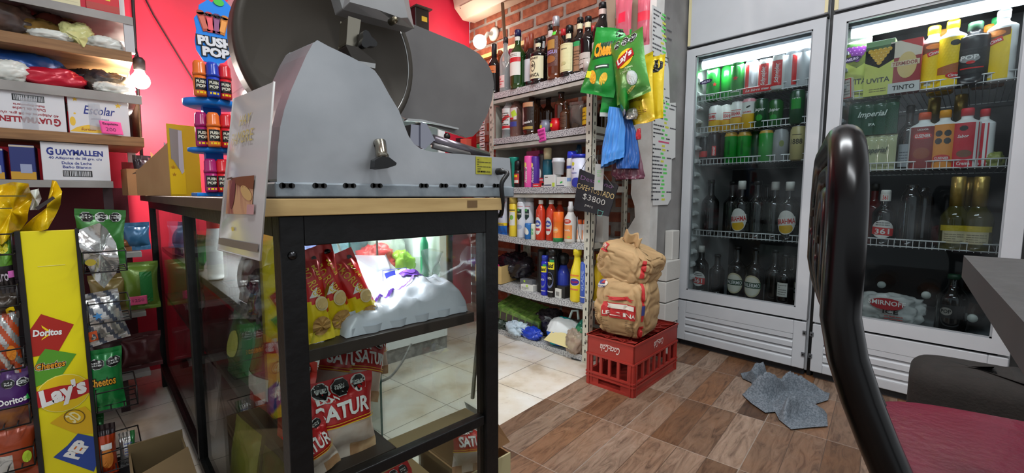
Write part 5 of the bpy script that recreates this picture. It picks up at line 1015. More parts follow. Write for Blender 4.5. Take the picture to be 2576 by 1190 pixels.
# pink gingham paper bags and the brown board they hang from
GING = M('pink_check_paper', (226, 70, 96), .5, c2=(240, 150, 160), ns=18, lo=.48, hi=.52)
SHR = SHEER('pink_clear_film', (236, 120, 140), .5, .15, .6)
BRD = M('brown_board', (150, 132, 112), .85, c2=(138, 120, 100), ns=5)
t = thing('hanging_board', 'grey-brown board hanging above the snack bags between two pink bags', 'board', (0, 0, 0)); q = [hx(1558, 0, 1.69), hx(1622, 0, 1.69), hx(1612, 130, 1.69), hx(1582, 110, 1.69)]; q[0].z += .1; q[1].z += .1
mb = MB(); mb.prism(q, [v+V((.004, 0, 0)) for v in q], BRD); mb.build('sheet', t)
q = [hx(1520, 0, 1.70), hx(1548, 0, 1.70), hx(1545, 130, 1.70), hx(1532, 130, 1.70)]; q[0].z += .1; q[1].z += .1
t = thing('hanging_strip', 'narrow grey-brown strip hanging left of the pink bag', 'board', (0, 0, 0)); mb = MB(); mb.prism(q, [v+V((.004, 0, 0)) for v in q], BRD); mb.build('sheet', t)
loc, w, h = hang(1549, 1588, 5, 140, 1.66); bag('paper_bag', 'pink checked bag hanging left of the brown board', loc, w, h*1.1, .03, lambda a, b: SHR if b > .72 else (K((222, 40, 70), .4) if .52 < b < .70 and .25 < a < .75 else SHR if b > .25 else K((214, 60, 84), .4)), 46, FACE_X, group='pink bags hanging from above')
loc, w, h = hang(1604, 1634, -10, 110, 1.66); bag('paper_bag', 'pink see-through bag hanging right of the brown board', loc, w, h*1.1, .03, lambda a, b: K((216, 50, 70), .4) if .42 < b < .56 else SHR, 47, FACE_X, group='pink bags hanging from above')
# plastic carrier bags
BLUE = M('blue_carrier_film', (70, 140, 214), .35, bump=.5, bs=18); BLUD = M('deep_blue_carrier_film', (28, 84, 156), .35, bump=.5, bs=18); PUR = M('purple_carrier_film', (96, 50, 66), .35, bump=.4, bs=18)
def carrier(name, label, pts, X, mat, seed, thick=.03, folds=5):
    P = [hx(px, py, X) for px, py in pts]       # top, then outline downwards left / right pairs
    t = thing(name, label, 'bag', (0, 0, 0), group='carrier bags hanging at the post'); mb = MB(); n = len(P)//2
    Ls, Rs = P[0::2], P[1::2]
    def f(u, v, sg):
        k = v*(n-1); i = min(int(k), n-2); q = k-i; a = Ls[i].lerp(Ls[i+1], q); b_ = Rs[i].lerp(Rs[i+1], q); p = a.lerp(b_, u)
        bul = math.sin(PI*u)**.6*(.25+.75*v); d = thick*bul*sg+.006*math.sin(u*folds*6+seed+v*3)*(.4+.6*bul)+.008*nz(u*5, v*6, seed)
        return p+V((-d, 0, 0))
    mb.grid(lambda u, v: f(u, v, 1), 26, 20, mat); mb.grid(lambda u, v: f(1-u, v, -.6), 20, 20, mat); mb.build('film', t); return t
carrier('carrier_bag', 'purple-brown plastic bag hanging below and behind the blue ones', [(1545, 330), (1600, 330), (1540, 400), (1612, 390), (1535, 440), (1622, 440), (1552, 452), (1620, 450)], HX+.05, PUR, 3)
carrier('carrier_bag', 'deep blue plastic bag hanging right behind the light blue one', [(1560, 275), (1584, 285), (1555, 320), (1600, 330), (1548, 380), (1608, 390), (1552, 425), (1606, 424)], HX+.03, BLUD, 5, folds=9)
carrier('carrier_bag', 'light blue plastic carrier bag hanging at the front post', [(1533, 268), (1562, 272), (1526, 320), (1572, 315), (1514, 380), (1572, 375), (1511, 424), (1570, 396)], HX, BLUE, 7)
lump('red_tassel', 'small red bit dangling right of the carrier bags', hx(1606, 342, HX+.03)+V((0, 0, -.015)), (.012, .022, .05), K((176, 30, 44), .4), 49., cat='tassel')
# chalkboard sign
q = [hx(px, py, 1.655) for px, py in [(1458, 425), (1555, 466), (1530, 545), (1442, 526)]]
t = thing('chalkboard', 'small black chalkboard sign with a coffee offer tied to the front post', 'sign', (0, 0, 0))
CB = M('chalkboard_black', (26, 26, 30), .85, c2=(44, 44, 50), ns=8, bump=.1)
mb = MB(); mb.prism(q, [v+V((.006, 0, 0)) for v in q], CB); mb.build('board', t, .001)
c = (q[0]+q[1]+q[2]+q[3])/4; ux = ((q[1]-q[0])+(q[2]-q[3])).normalized(); uz = ((q[0]-q[3])+(q[1]-q[2])); uz = (uz-ux*uz.dot(ux)).normalized(); bw = (q[1]-q[0]).length; bh = (q[0]-q[3]).length
fm = lambda u, v: (c+ux*u+uz*v, V((-1, 0, 0)))
mb = MB(); CH = K((206, 206, 200), .9); CY = K((214, 190, 130), .9); CP = K((150, 110, 160), .9); CT = K((120, 200, 190), .9)
for tr, m2 in [(sh_text('Desayuno', -bw*.02, bh*.30, w=bw*.80, h=bh*.13, bold=-.01), CP), (sh_text('CAFE+TOSTADO', .0, bh*.10, w=bw*.94, h=bh*.13, bold=-.005), CY), (sh_text('$3800', bw*.02, -bh*.11, w=bw*.56, h=bh*.16, bold=-.01), CH), (sh_text('pers', -bw*.06, -bh*.31, w=bw*.2, h=bh*.07, bold=-.01), CH)]: mb.decal(fm, tr, m2, 1, L=0, off=.0008)
for tr in [sh_rect(bw*.24, -bh*.31, bw*.13, .0016), sh_rect(bw*.19, -bh*.36, .0016, bh*.14, .15), sh_rect(bw*.30, -bh*.36, .0016, bh*.14, -.15), sh_rect(bw*.245, -bh*.43, bw*.09, .0016)]: mb.decal(fm, tr, CT, 1, L=0, off=.0008)
mb.build('chalk_writing', t)
mb = MB(); mb.tube([q[0]+V((-.002, -.01, -.008)), hx(1478, 400, 1.66), hx(1494, 388, 1.67)], .0016, K((120, 120, 118)), 6); mb.tube([q[1]+V((-.002, .02, -.01)), hx(1512, 430, 1.66), hx(1494, 388, 1.67)], .0016, K((120, 120, 118)), 6); mb.build('string', t)
q = [hx(px, py, 1.647) for px, py in [(1498, 412), (1520, 414), (1516, 480), (1494, 478)]]; t = thing('paper_tag', 'grey paper strip with a green dot hanging over the chalkboard', 'tag', (0, 0, 0)); mb = MB(); mb.prism(q, [v+V((.001, 0, 0)) for v in q], K((176, 180, 178), .8)); mb.build('paper', t)
mb = MB(); mb.decal(flat(hx(1507, 456, 1.6468), (0, -1, 0), (0, 0, 1)), sh_star(0, 0, .008)+bars(-.012, .02, .024, .03, 4), K((90, 200, 90)), 1, L=0); mb.build('mark', t)
mb = MB(); mb.tube([hx(1505, 378, 1.68), hx(1497, 470, 1.668), hx(1500, 560, 1.668), hx(1492, 640, 1.668), hx(1496, 720, 1.672), hx(1484, 790, 1.685)], .0022, BLACK, 6); tag(mb.build('hanging_cable'), 'thin black cable running down the front post of the shelving', 'cable')
mb = MB(); mb.tube([hx(1452, 545, 1.66), hx(1456, 590, 1.665), hx(1462, 612, 1.67)], .0018, K((110, 110, 110)), 6); tag(mb.build('hanging_cable'), 'short grey cable end dangling below the chalkboard', 'cable')
# strip of blister cards hanging at the left end of the shelving
t = thing('blister_strip', 'hanging strip of small white cards at the left end of the steel unit', 'strip', (0, 0, 0)); a, b_ = hx(1214, 270, 1.72), hx(1214, 392, 1.72)
for i in range(8):
    z = a.z-.02-i*(a.z-b_.z-.02)/8; mb = MB(); mb.box(1.716, 1.719, a.y-.018, a.y+.024, z-.015, z+.012, WHITE); mb.decal(flat((1.716, a.y, z), (0, -1, 0), (0, 0, 1)), sh_rect(-.004, -.006, .03, .006, .1), K((60, 60, 70)), 1, L=0); mb.decal(flat((1.716, a.y, z), (0, -1, 0), (0, 0, 1)), sh_rect(-.002, .005, .026, .008, .15) if i == 0 else sh_rect(.012, -.004, .01, .006), REDP, 1, L=0); mb.build('card', t)
mb = MB(); mb.box(1.7195, 1.7205, a.y-.003, a.y+.003, b_.z, a.z+.03, BLACK); mb.build('hanger', t)
loc, h, r = on_shelf(1205, 278, 1.80, hx(1205, 392, 1.80).z); bottle('spray_bottle', 'white and green bottle standing behind the strip of cards', V((1.80, loc.y, .80)), .34, .04, WHITE, cap=K((90, 190, 130)), lab=[(.3, .4, .9, GRN), (.6, .66, .9, GRN)])
t = thing('side_table', 'dark stand behind the slicer carrying red boxes and a white bottle', 'stand', (1.83, 2.20, 0)); mb = MB(); mb.box(-.15, .17, -.2, .2, .775, .80, K((70, 60, 56), .6)); mb.build('top', t)
for sx in (-.13, .15):
    for sy in (-.18, .18): mb = MB(); mb.box(sx-.012, sx+.012, sy-.012, sy+.012, 0, .775, BLACK); mb.build('leg', t)
for px, pt, c, lab, w in [(1182, 330, (206, 30, 40), 'red box standing behind the slicer plate, rear one', .07), (1172, 350, (232, 110, 90), 'light red box in front of the red box behind the slicer', .05), (1158, 348, (60, 40, 44), 'dark box left of the light red box behind the slicer', .04)]:
    p = hx(px, pt, 1.83 if w == .07 else 1.77 if w == .05 else 1.82); carton('box', lab, (p.x, p.y, .80), w, .05, max(.04, p.z-.80), K(c, .4), None, FACE_X+.2)
# price lists on the pillar
PAP = K((226, 226, 224), .7)
def price_list(label, outline, seed, heads=None):
    Y = 1.0935 if seed == 3 else 1.0905; P = [hy(px, py, Y) for px, py in outline]; t = thing('price_list', label, 'paper', (0, 0, 0), group='price lists on the pillar')
    mb = MB(); mb.prism(P, [p+V((0, .0008, 0)) for p in P], PAP); mb.build('paper', t)
    x0, x1 = min(p.x for p in P)+.012, max(p.x for p in P)-.02; z0, z1 = min(p.z for p in P)+.02, max(p.z for p in P)-.02
    R = random.Random(seed); mb = MB(); fm = flat((0, Y, 0), (1, 0, 0), (0, 0, 1)); z = z1
    while z > z0:
        if R.random() < .08:
            mb.decal(fm, sh_rect((x0+x1)/2, z, (x1-x0)*.5, .008), K((220, 90, 130)), 1, L=0)
        else:
            l = R.uniform(.3, .5)*(x1-x0); mb.decal(fm, bars(x0, z-.005, l, .010, 1, R.random(), .7), K((70, 70, 76)), 1, L=0)
            mb.decal(fm, sh_rect(x0+l+.028, z, R.uniform(.024, .04), .010), K((110, 226, 110) if R.random() < .8 else (226, 226, 80)), 1, L=0)
            if R.random() < .35: mb.decal(fm, bars(x0+l+.06, z-.005, l*.6, .009, 1, R.random(), .7), K((70, 70, 76)), 1, L=0)
        z -= .019
    mb.build('writing', t)
price_list('long upper price list with green marks taped to the pillar', [(1641, 12), (1662, 22), (1683, 180), (1686, 292), (1642, 300)], 3)
price_list('lower price list with a rounded corner taped to the pillar', [(1642, 262), (1700, 258), (1699, 396), (1690, 400), (1688, 500), (1680, 515), (1642, 517)], 8)

# ------------------------------------------------------------------ red bottle crate with two brown sacks on it
CRED = M('crate_red_plastic', (166, 50, 40), .45, c2=(146, 42, 34), ns=5, bump=.05)
ct = thing('bottle_crate', 'red plastic bottle crate with white script, standing on the wood-look floor', 'crate', (1.532, 1.01, 0), .06)
# local: x to the right/back (long side), y to the left; origin at the middle of the front (-x) face
CL, CWd, CH_ = .425, .222, hx(1598, 866, 1.553).z
x0, x1, yy0, yy1 = .0, CL, -CWd/2, CWd/2
def wall_panel(o, ux, L_, n_open, name, skip_low):
    """a side with a solid lettered band, tall slots, rails and low slots; built as real openings"""
    mb = MB(); o, ux = V(o), V(ux); nn = V((ux.y, -ux.x, 0)); th = .006
    def pl(a, b_, z0, z1, out=0.):
        P = [o+ux*a+V((0, 0, z0)), o+ux*b_+V((0, 0, z0)), o+ux*b_+V((0, 0, z1)), o+ux*a+V((0, 0, z1))]
        P = [p+nn*out for p in P]; mb.prism(P, [p-nn*(th+out) for p in P], CRED)
    H = CH_; e = .028
    pl(0, L_, H*.62, H); pl(-.002, L_+.002, H*.60, H*.635, .004); pl(-.002, L_+.002, H*.97, H, .004)
    pl(0, e, 0, H*.62, .002); pl(L_-e, L_, 0, H*.62, .002)
    pl(-.002, L_+.002, H*.235, H*.27, .005); pl(-.002, L_+.002, H*.17, H*.20, .005); pl(e, L_-e, H*.20, H*.235)
    k = n_open
    for i in range(1, k):
        a = e+(L_-2*e)*i/k; pl(a-.006, a+.006, H*.27, H*.62, .003)
    pl(e, L_-e, 0, H*.055, .002)
    if skip_low: pl(e, e+.03, .0, H*.17); pl(L_-e-.03, L_-e, 0, H*.17)
    else:
        pl(e, L_-e, H*.055, H*.17)
    for a in (e*.45, L_-e*.45): pl(a-.002, a+.002, 0, H*.60, .006)
    return mb.build(name, ct, .0012)
wall_panel((x0, yy1, 0), (0, -1, 0), CWd, 4, 'side_wall', True); wall_panel((x1, yy0, 0), (0, 1, 0), CWd, 4, 'side_wall', True)
wall_panel((x0, yy0, 0), (1, 0, 0), CL, 7, 'side_wall', False); wall_panel((x1, yy1, 0), (-1, 0, 0), CL, 7, 'side_wall', False)
mb = MB(); mb.box(x0+.006, x1-.006, yy0+.006, yy1-.006, .006, .012, CRED); mb.build('bottom', ct)
mb = MB()
for i in range(1, 6): mb.box(x0+CL*i/6-.002, x0+CL*i/6+.002, yy0+.006, yy1-.006, CH_*.55, CH_*.95, CRED)
for i in range(1, 3): mb.box(x0+.006, x1-.006, yy0+CWd*i/3-.002, yy0+CWd*i/3+.002, CH_*.55, CH_*.95, CRED)
for i in range(6):
    for j in range(3):
        cx, cy = x0+CL*(i+.5)/6, yy0+CWd*(j+.5)/3; mb.tube([(cx+.03*math.cos(a), cy+.03*math.sin(a), CH_*.93) for a in [2*PI*k/12 for k in range(12)]], .0022, CRED, 5, closed=True)
mb.build('divider_grid', ct)
mb = MB(); CW_ = K((226, 206, 200), .5)
for fm, s in ((flat((x0-.001, 0, CH_*.80), (0, -1, 0), (0, 0, 1)), 1.), (flat((CL*.52, yy0-.001, CH_*.80), (1, 0, 0), (0, 0, 1)), 1.)):
    mb.decal(fm, sh_text('Coca-Cola', 0, 0, w=.092, h=.030, a=PI, bold=.01, shear=.35), CW_, 1, L=0)
    mb.decal(fm, [[rot2(p, PI) for p in t] for t in sh_poly([(-.046, -.016), (-.02, -.013), (.01, -.018), (.044, -.012), (.01, -.0155), (-.02, -.011)])], CW_, 1, L=0)
mb.build('lettering', ct)
KR = M('brown_kraft_paper', (188, 156, 112), .8, c2=(172, 138, 96), ns=7, bump=.6, bs=30)
def sack(label, loc, size, rot, seed, decals, tuft=None):
    t = thing('paper_sack', label, 'sack', loc, rot=rot, group='brown paper sacks on the crate'); mb = MB(); w, d, h = size
    def f(a, b):
        th = 2*PI*a; q = b; e = .36
        pw = lambda x, k: math.copysign(abs(x)**k, x)
        cx, cy = pw(math.cos(th), e), pw(math.sin(th), e)
        s = (math.sin(PI*min(1, max(0, q*.86+.07))))**.34 if 0 < q < 1 else 0
        k = s*(1+.10*nz(cx*1.6+seed, cy*1.6, q*3)-.018*abs(nz(cx*5, cy*5+seed, q*9)))
        z = h*(.5-.5*math.cos(PI*q))**.9
        z += h*.06*nz(cx*2, cy*2+seed, 3)*q
        cr = .009*(1-min(1, abs(nz(cx*3+seed, cy*3, q*6+seed))*4))
        return V((cx*w/2*k-cx*cr, cy*d/2*k-cy*cr, max(0, z)))
    mb.grid(f, 180, 70, KR); mb.build('paper', t)
    mb = MB(); inner = list(mb.v)
    def fmap(u, v):
        b = max(.02, min(.98, v)); p = f(u, b); da = f(u+.004, b)-f(u-.004, b); db = f(u, b+.004)-f(u, b-.004); n = da.cross(db)
        return p, (V((p.x, p.y, 0)).normalized() if v < .75 else n.normalized())
    for tr, m2, lay in decals: mb.decal(fmap, tr, m2, lay, L=.008, off=.0028)
    mb.build('print', t)
    if tuft:
        mb = MB(); mb.grid(lambda a, b: V(tuft)+V(((a-.5)*.09, .012*math.sin(a*9+seed), b*.05+.008*math.sin(a*13))), 16, 6, KR); mb.build('gathered_top', t, solid=.002)
    return t
SR, SB, SW_ = K((190, 44, 44), .6), K((56, 66, 130), .6), K((224, 216, 204), .7)
zt = CH_+.001; p = hx(1572, 830, 1.70)
# around the sack u: .75 faces local -Y, .5 faces local -X
sack('lower brown paper sack standing upright on the red crate', (1.690, 1.022, zt-.004), (.235, .25, .25), (0, 0, FACE_X+.16), 4., [
    (sh_rect(.76, .46, .10, .17), SR, 1), (sh_star(.76, .60, .035), SR, 1), (sh_rect(.765, .51, .05, .05), SW_, 2), (sh_text('LENA', .76, .425, w=.08, h=.045), SW_, 2),
    (sh_ell(.665, .80, .13, .16), SW_, 1), (sh_ell(.675, .82, .07, .09), SB, 2), (sh_rect(.692, .82, .03, .05), SR, 3), (sh_text('CARBON', .665, .745, w=.10, h=.026), SB, 2),
    (bars(.60, .26, .06, .24, 9, 2, .25), K((96, 72, 50)), 1), (bars(.69, .20, .05, .16, 7, 3, .25), K((96, 72, 50)), 1), (bars(.755, .20, .05, .16, 7, 4, .25), K((96, 72, 50)), 1),
    (sh_rect(.885, .62, .035, .5), SR, 1), (sh_rect(.885, .50, .045, .11), SB, 2), (sh_rect(.885, .20, .06, .22), SR, 1)], None)
sack('upper brown paper sack lying tilted on the lower sack', (1.70, 1.055, zt+.222), (.25, .22, .165), (math.radians(4), math.radians(21), FACE_X+.1), 9., [
    (sh_rect(.665, .72, .07, .18, .1), SR, 1), (sh_text('LENA', .665, .755, w=.05, h=.07, a=.1), SW_, 2), (sh_text('seca', .665, .685, w=.04, h=.035, a=.1), SW_, 2),
    (sh_rect(.86, .66, .05, .34), SR, 1), (bars(.63, .42, .06, .1, 3, 6, .2), K((110, 82, 56)), 1)], (-.03, 0, .165))
# grey floor cloth
CLO = M('grey_floor_cloth', (118, 126, 134), .95, c2=(88, 96, 104), ns=160, bump=.25, bs=120, lo=.4, hi=.6)
t = thing('floor_cloth', 'crumpled grey rag lying on the floor in front of the refrigerators', 'cloth', (0, 0, 0))
out = [hz(*q) for q in [(1863, 942), (1895, 935), (1925, 950), (1985, 958), (2040, 985), (2087, 992), (2083, 1010), (2050, 1020), (2080, 1045), (2082, 1076), (2030, 1080), (1990, 1084), (1960, 1060), (1950, 1040), (1925, 1042), (1890, 1018), (1866, 995), (1895, 990), (1890, 965), (1868, 955)]]
c0 = sum(out, V())/len(out)+V((.03, .0, 0)); n = len(out); mb = MB()
def cf(a, b):
    k = a*n; i = int(k) % n; q = k-int(k); e = out[i].lerp(out[(i+1) % n], q); p = c0.lerp(e, b)
    e = (p.x-c0.x)*.45+(p.y-c0.y)*.9; h = .006+.15*(1-b**3)*max(0, math.sin(e*44+4*nz(p.x*6, p.y*6, 4)+1.2))**2.2*(.55+.45*nz(p.x*7, p.y*7, 8))+.5*.035*(1-min(1, abs(nz(p.x*9+3, p.y*17, 5))*3.5))*(1-b**4)+.012*abs(nz(p.x*30, p.y*30, 1))*(1-b**3)
    return V((p.x, p.y, max(.003, h)))
mb.grid(cf, 120, 24, CLO); mb.build('fabric', t)
mb = MB(); a = hz(1440, 898); mb.tube([(a.x+.02, a.y+.02, .006), (a.x-.03, a.y-.02, .005), (a.x-.02, a.y-.07, .005), (a.x+.04, a.y-.09, .005), (a.x+.10, a.y-.07, .02)], .003, BLACK, 6); tag(mb.build('floor_cable'), 'thin black cable looped on the pale tiles beside the red crate', 'cable')
# ------------------------------------------------------------------ glass display counter
BX0, BX1, BY0, BY1, BT = .168, .532, .600, 2.36, .815
BLK = M('worn_black_metal', (9, 9, 10), .45, c2=(20, 19, 20), ns=26, bump=.25, bs=60, lo=.5, hi=.8, spec=.35)
WOODT = M('counter_edge_wood', (196, 166, 112), .5, c2=(176, 146, 94), ns=9, stretch=(1, 1, 8))
WOODS = M('counter_top_laminate', (84, 66, 54), .5, c2=(70, 54, 44), ns=6)
CP_ = PANE('counter_glass', (250, 253, 251), .5)
t = thing('display_counter', 'long black-framed glass display counter with a wooden top, seen from its end', 'counter', (0, 0, 0))
mb = MB(); mb.box(BX0-.02, BX1+.006, BY0-.005, BY1+.08, BT-.022, BT, WOODS); top = mb.build('counter_top', t, .002)
mb = MB(); mb.box(BX0-.0205, BX1+.0065, BY0-.0085, BY0-.005, BT-.022, BT, WOODT); mb.build('front_edging', top, .001)
mb = MB(); mb.decal(flat((0, BY0-.0086, 0), (1, 0, 0), (0, 0, 1)), sh_rect(.470, BT-.010, .022, .012), K((110, 84, 50)), 1, L=0); mb.build('worn_patch', top)
def bar(x0, x1, y0, y1, z0, z1, nm='frame_bar'): mb = MB(); mb.box(x0, x1, y0, y1, z0, z1, BLK); return mb.build(nm, t, .0015)
w = .030
pL = hy(745, 800, BY0).x; 
bar(BX0, BX0+w, BY0, BY0+w, 0, BT-.022, 'corner_post'); bar(BX1-w+.006, BX1+.006, BY0, BY0+w, 0, BT-.022, 'corner_post'); bar(BX0, BX0+w, BY1-w, BY1, 0, BT-.022, 'corner_post'); bar(BX1-w, BX1, BY1-w, BY1, 0, BT-.022, 'corner_post')
bar(BX0+w, BX1-w+.006, BY0, BY0+.025, BT-.062, BT-.022); bar(BX0, BX0+.025, BY0+w, BY1-w, BT-.05, BT-.022); bar(BX1-.025, BX1, BY0+w, BY1-w, BT-.05, BT-.022)
ym = 1.42; bar(BX0, BX0+.026, ym-.013, ym+.013, .09, BT-.05, 'middle_post'); bar(BX1-.026, BX1, ym-.013, ym+.013, .09, BT-.05, 'middle_post')
bar(BX0, BX0+.025, BY0+w, BY1-w, .075, .100); bar(BX1-.025, BX1, BY0+w, BY1-w, .075, .100); bar(BX0+w, BX1-w, BY0, BY0+.025, .075, .10); bar(BX0+w, BX1-w, BY1-.025, BY1, .075, .10)
Z1, Z2 = .602, .405
SHB = M('counter_shelf_board', (52, 42, 36), .5, c2=(40, 32, 28), ns=8)
bar(BX0+w, BX1-w+.004, BY0+.004, BY0+.022, Z2-.014, Z2+.004)
mb = MB(); mb.box(BX0+.03, BX1-.028, BY0+.03, BY1-.04, Z1-.018, Z1, SHB); mb.build('upper_shelf', t, .001)
mb = MB(); mb.box(BX0+.03, BX0+.17, BY0+.03, BY1-.04, Z2-.014, Z2, SHB); mb.box(BX0+.17, BX1-.028, BY0+.022, BY0+.06, Z2-.012, Z2, M('shelf_front_lip', (150, 130, 92), .6)); mb.build('lower_shelf', t, .001)
mb = MB(); mb.box(BX0+.026, BX1-.026, BY0+.03, BY1-.03, .08, .092, SHB); mb.build('bottom_board', t)
mb = MB(); mb.box(BX0+w, BX1-w+.006, BY0+.006, BY0+.010, .10, BT-.062, CP_); mb.build('front_glass', t)
mb = MB(); mb.box(BX0+.010, BX0+.014, BY0+w, ym-.013, .10, BT-.05, CP_); mb.build('side_glass', t)
mb = MB(); mb.box(BX0+.010, BX0+.014, ym+.013, BY1-w, .10, BT-.05, CP_); mb.build('side_glass', t)
ge = K((70, 120, 112), .2)
for y0, y1, x in ((BY0+.04, 1.20, BX1-.016), (1.05, BY1-w, BX1-.008)):
    mb = MB(); mb.box(x-.003, x, y0, y1, .10, BT-.05, CP_); d = mb.build('sliding_glass', t)
    mb = MB(); mb.box(x-.0035, x+.0005, (y1 if y1 < 1.5 else y0)-.002, (y1 if y1 < 1.5 else y0)+.002, .10, BT-.05, ge); mb.build('glass_edge', d)
mb = MB(); mb.lathe([(0, 0), (.006, 0), (.005, .003), (0, .004)], K((60, 60, 62), .3, metal=1), 14, Matrix.Translation((BX0+.014, BY0, .742)) @ Matrix.Rotation(PI/2, 4, 'X')); mb.build('screw', t)
# tube lamp under the top
mb = MB(); mb.cyl(.010, .70, 2.25, GLOW('counter_tube_glow', (230, 244, 255), 4.), 12, Matrix.Translation((.36, 0, .772)) @ Matrix.Rotation(-PI/2, 4, 'X')); o = mb.build('lamp_tube', t)
mb = MB(); mb.box(.335, .385, .68, 2.27, .783, .793, WHITE); mb.build('lamp_holder', t)
area_light('counter_tube_light', (.36, 1.38, .756), (.05, 1.4), 4, (.93, .97, 1))

# ------------------------------------------------------------------ goods inside the counter
REDF, YELF = FOIL((206, 24, 22)), FOIL((236, 208, 24))
def oro(px, pyt, pyb, Y, wpx, lab, seed, lean, rz=0.):
    b_ = hy(px, pyb, Y); a = hy(px, pyt, Y); h = (a.z-b_.z)*1.03; w = wpx*mpp(b_)*1.0
    YW = K((236, 200, 50), .3); BT_ = K((226, 206, 160), .4); NUT = M('peanut_tan', (206, 160, 90), .6, c2=(160, 110, 56), ns=60)
    return bag('snack_bag', lab, (b_.x, Y, Z1+.001), w, h, .034, lambda u, v: (YELF if v < .40-.22*(u-.5) else REDF), seed, rot=(math.radians(-8), math.radians(lean), rz), decals=[
        (sh_text('ORO', -w*.14, h*.78, w=w*.50, h=h*.09, a=-PI/2+.25, bold=0), YW, 2), (sh_text('RUBI', w*.02, h*.585, w=w*.5, h=h*.09, a=-PI/2+.25, bold=0), YW, 2), (sh_text('MANI', w*.22, h*.74, w=w*.5, h=h*.04, a=-PI/2+.25), YW, 2),
        (sh_poly([(-w*.2, h*.50), (w*.14, h*.50), (w*.02, h*.54), (w*.1, h*.60), (-w*.06, h*.57)]), WHITE, 2), (sh_ell(w*.16, h*.42, w*.42, h*.16, .5), BT_, 2), (sh_ell(w*.16, h*.42, w*.34, h*.11, .5), K((214, 182, 120), .4), 3), (sh_ell(w*.06, h*.18, w*.6, h*.22), NUT, 2), (sh_oct(w*.30, h*.90, w*.18, w*.18), BLACK, 2)], group='red and yellow snack bags behind the front glass')
oro(808, 660, 884, .655, 74, 'red and yellow snack bag next to the left front post', 51, -6)
oro(862, 664, 884, .668, 80, 'red and yellow snack bag in the middle of the three', 53, -12)
oro(935, 672, 868, .672, 76, 'red and yellow snack bag on the right of the three', 55, -20)
BAGW = SHEER('white_carrier_film', (226, 228, 234), .62, .25, .5)
t = thing('carrier_bag_pile', 'pile of folded white plastic bags with purple print on the upper counter shelf', 'bag', (.384, .735, Z1+.001))
PV = K((110, 60, 180), .5); PILE = M('white_bag_pile_film', (196, 200, 210), .3, bump=.5, bs=26)
def topz(x, y):
    k = max(0, 1-abs(x/.118)**5)*max(0, 1-abs(y/.092)**5)
    return k**.35*(.036+.022*(x+.118)/.236+.020*nz(x*9, y*9, 3)+.012*(1-min(1, abs(nz(x*20+4, y*26, 2))*4))+.006*nz(x*50, y*50, 1))
def topmap(u, v):
    n = V((topz(u-.003, v)-topz(u+.003, v), topz(u, v-.003)-topz(u, v+.003), .006)).normalized(); return V((u, v, topz(u, v))), n
mb = MB(); mb.grid(lambda a, b: V(((a-.5)*.236, (b-.5)*.184, topz((a-.5)*.236, (b-.5)*.184))), 50, 40, PILE)
for k in range(3): mb.grid(lambda a, b: V(((a-.5)*.216, -.092+.012*k+.004*math.sin(a*30+k*2), b*(.012+.011*k))), 40, 2, PILE)
mb.build('film', t)
mb = MB()
for i in range(12):
    a = i/12; mb.decal(topmap, sh_rect(-.07+.16*a, -.066+.06*a+.01*math.sin(a*5), .017, .005, .35), PV, 3, L=.006, off=.0014)
mb.decal(topmap, sh_ell(.045, .0, .035, .03), PV, 3, L=.006, off=.0014); mb.decal(topmap, sh_ell(.045, .0, .02, .012), K((150, 100, 210)), 4, L=.006, off=.0014)
mb.decal(topmap, sh_text('CHE', -.075, -.045, w=.04, h=.016, a=.35), PV, 3, L=.006, off=.0014)
mb.build('print', t)
def crumple(name, label, pts, Y0, seed, mat, deco=None, dy=.03):
    """standing crumpled sheet; pts: outline (px, py) on the plane Y0"""
    P = [hy(px, py, Y0) for px, py in pts]; n = len(P); c = sum(P, V())/n; t = thing(name, label, 'bag', (0, 0, 0)); mb = MB()
    def f(a, b):
        k = a*n; i = int(k) % n; e = P[i].lerp(P[(i+1) % n], k-int(k)); p = c.lerp(e, b)
        return p+V((0, dy*nz(p.x*26+seed, p.z*22, seed)-dy*.5*(1-b)+dy*.5*math.sin(a*25+seed)*b, 0))
    mb.grid(f, 60, 12, mat); mb.build('film', t)
    if deco:
        mb = MB(); fm = lambda u, v: (V((c.x+u, Y0-dy*.9, c.z+v)), V((0, -1, 0)))
        for tr, m2, lay in deco: mb.decal(fm, tr, m2, lay, L=0)
        mb.build('print', t)
    return t
crumple('carrier_bag', 'crumpled white plastic bag with a blue emblem standing behind the snack bags', [(900, 645), (950, 640), (975, 640), (1010, 690), (1035, 700), (1040, 720), (1000, 745), (950, 760), (925, 740), (915, 700)], .79, 2., BAGW, [(sh_poly([(-.018, .014), (.004, .018), (.006, .006), (-.008, -.016)]), K((60, 70, 190)), 1), (frame_tris(.004, -.002, .05, .044, .0012), K((110, 110, 200)), 1), (bars(.006, -.016, .03, .02, 3), K((150, 150, 190)), 1)])
crumple('carrier_bag', 'twisted clear plastic bag top standing up behind the white pile', [(1052, 640), (1090, 625), (1115, 636), (1112, 660), (1090, 705), (1060, 760), (1035, 780), (1040, 720)], .80, 6., SHEER('milky_film', (214, 220, 222), .5, .2, .5))
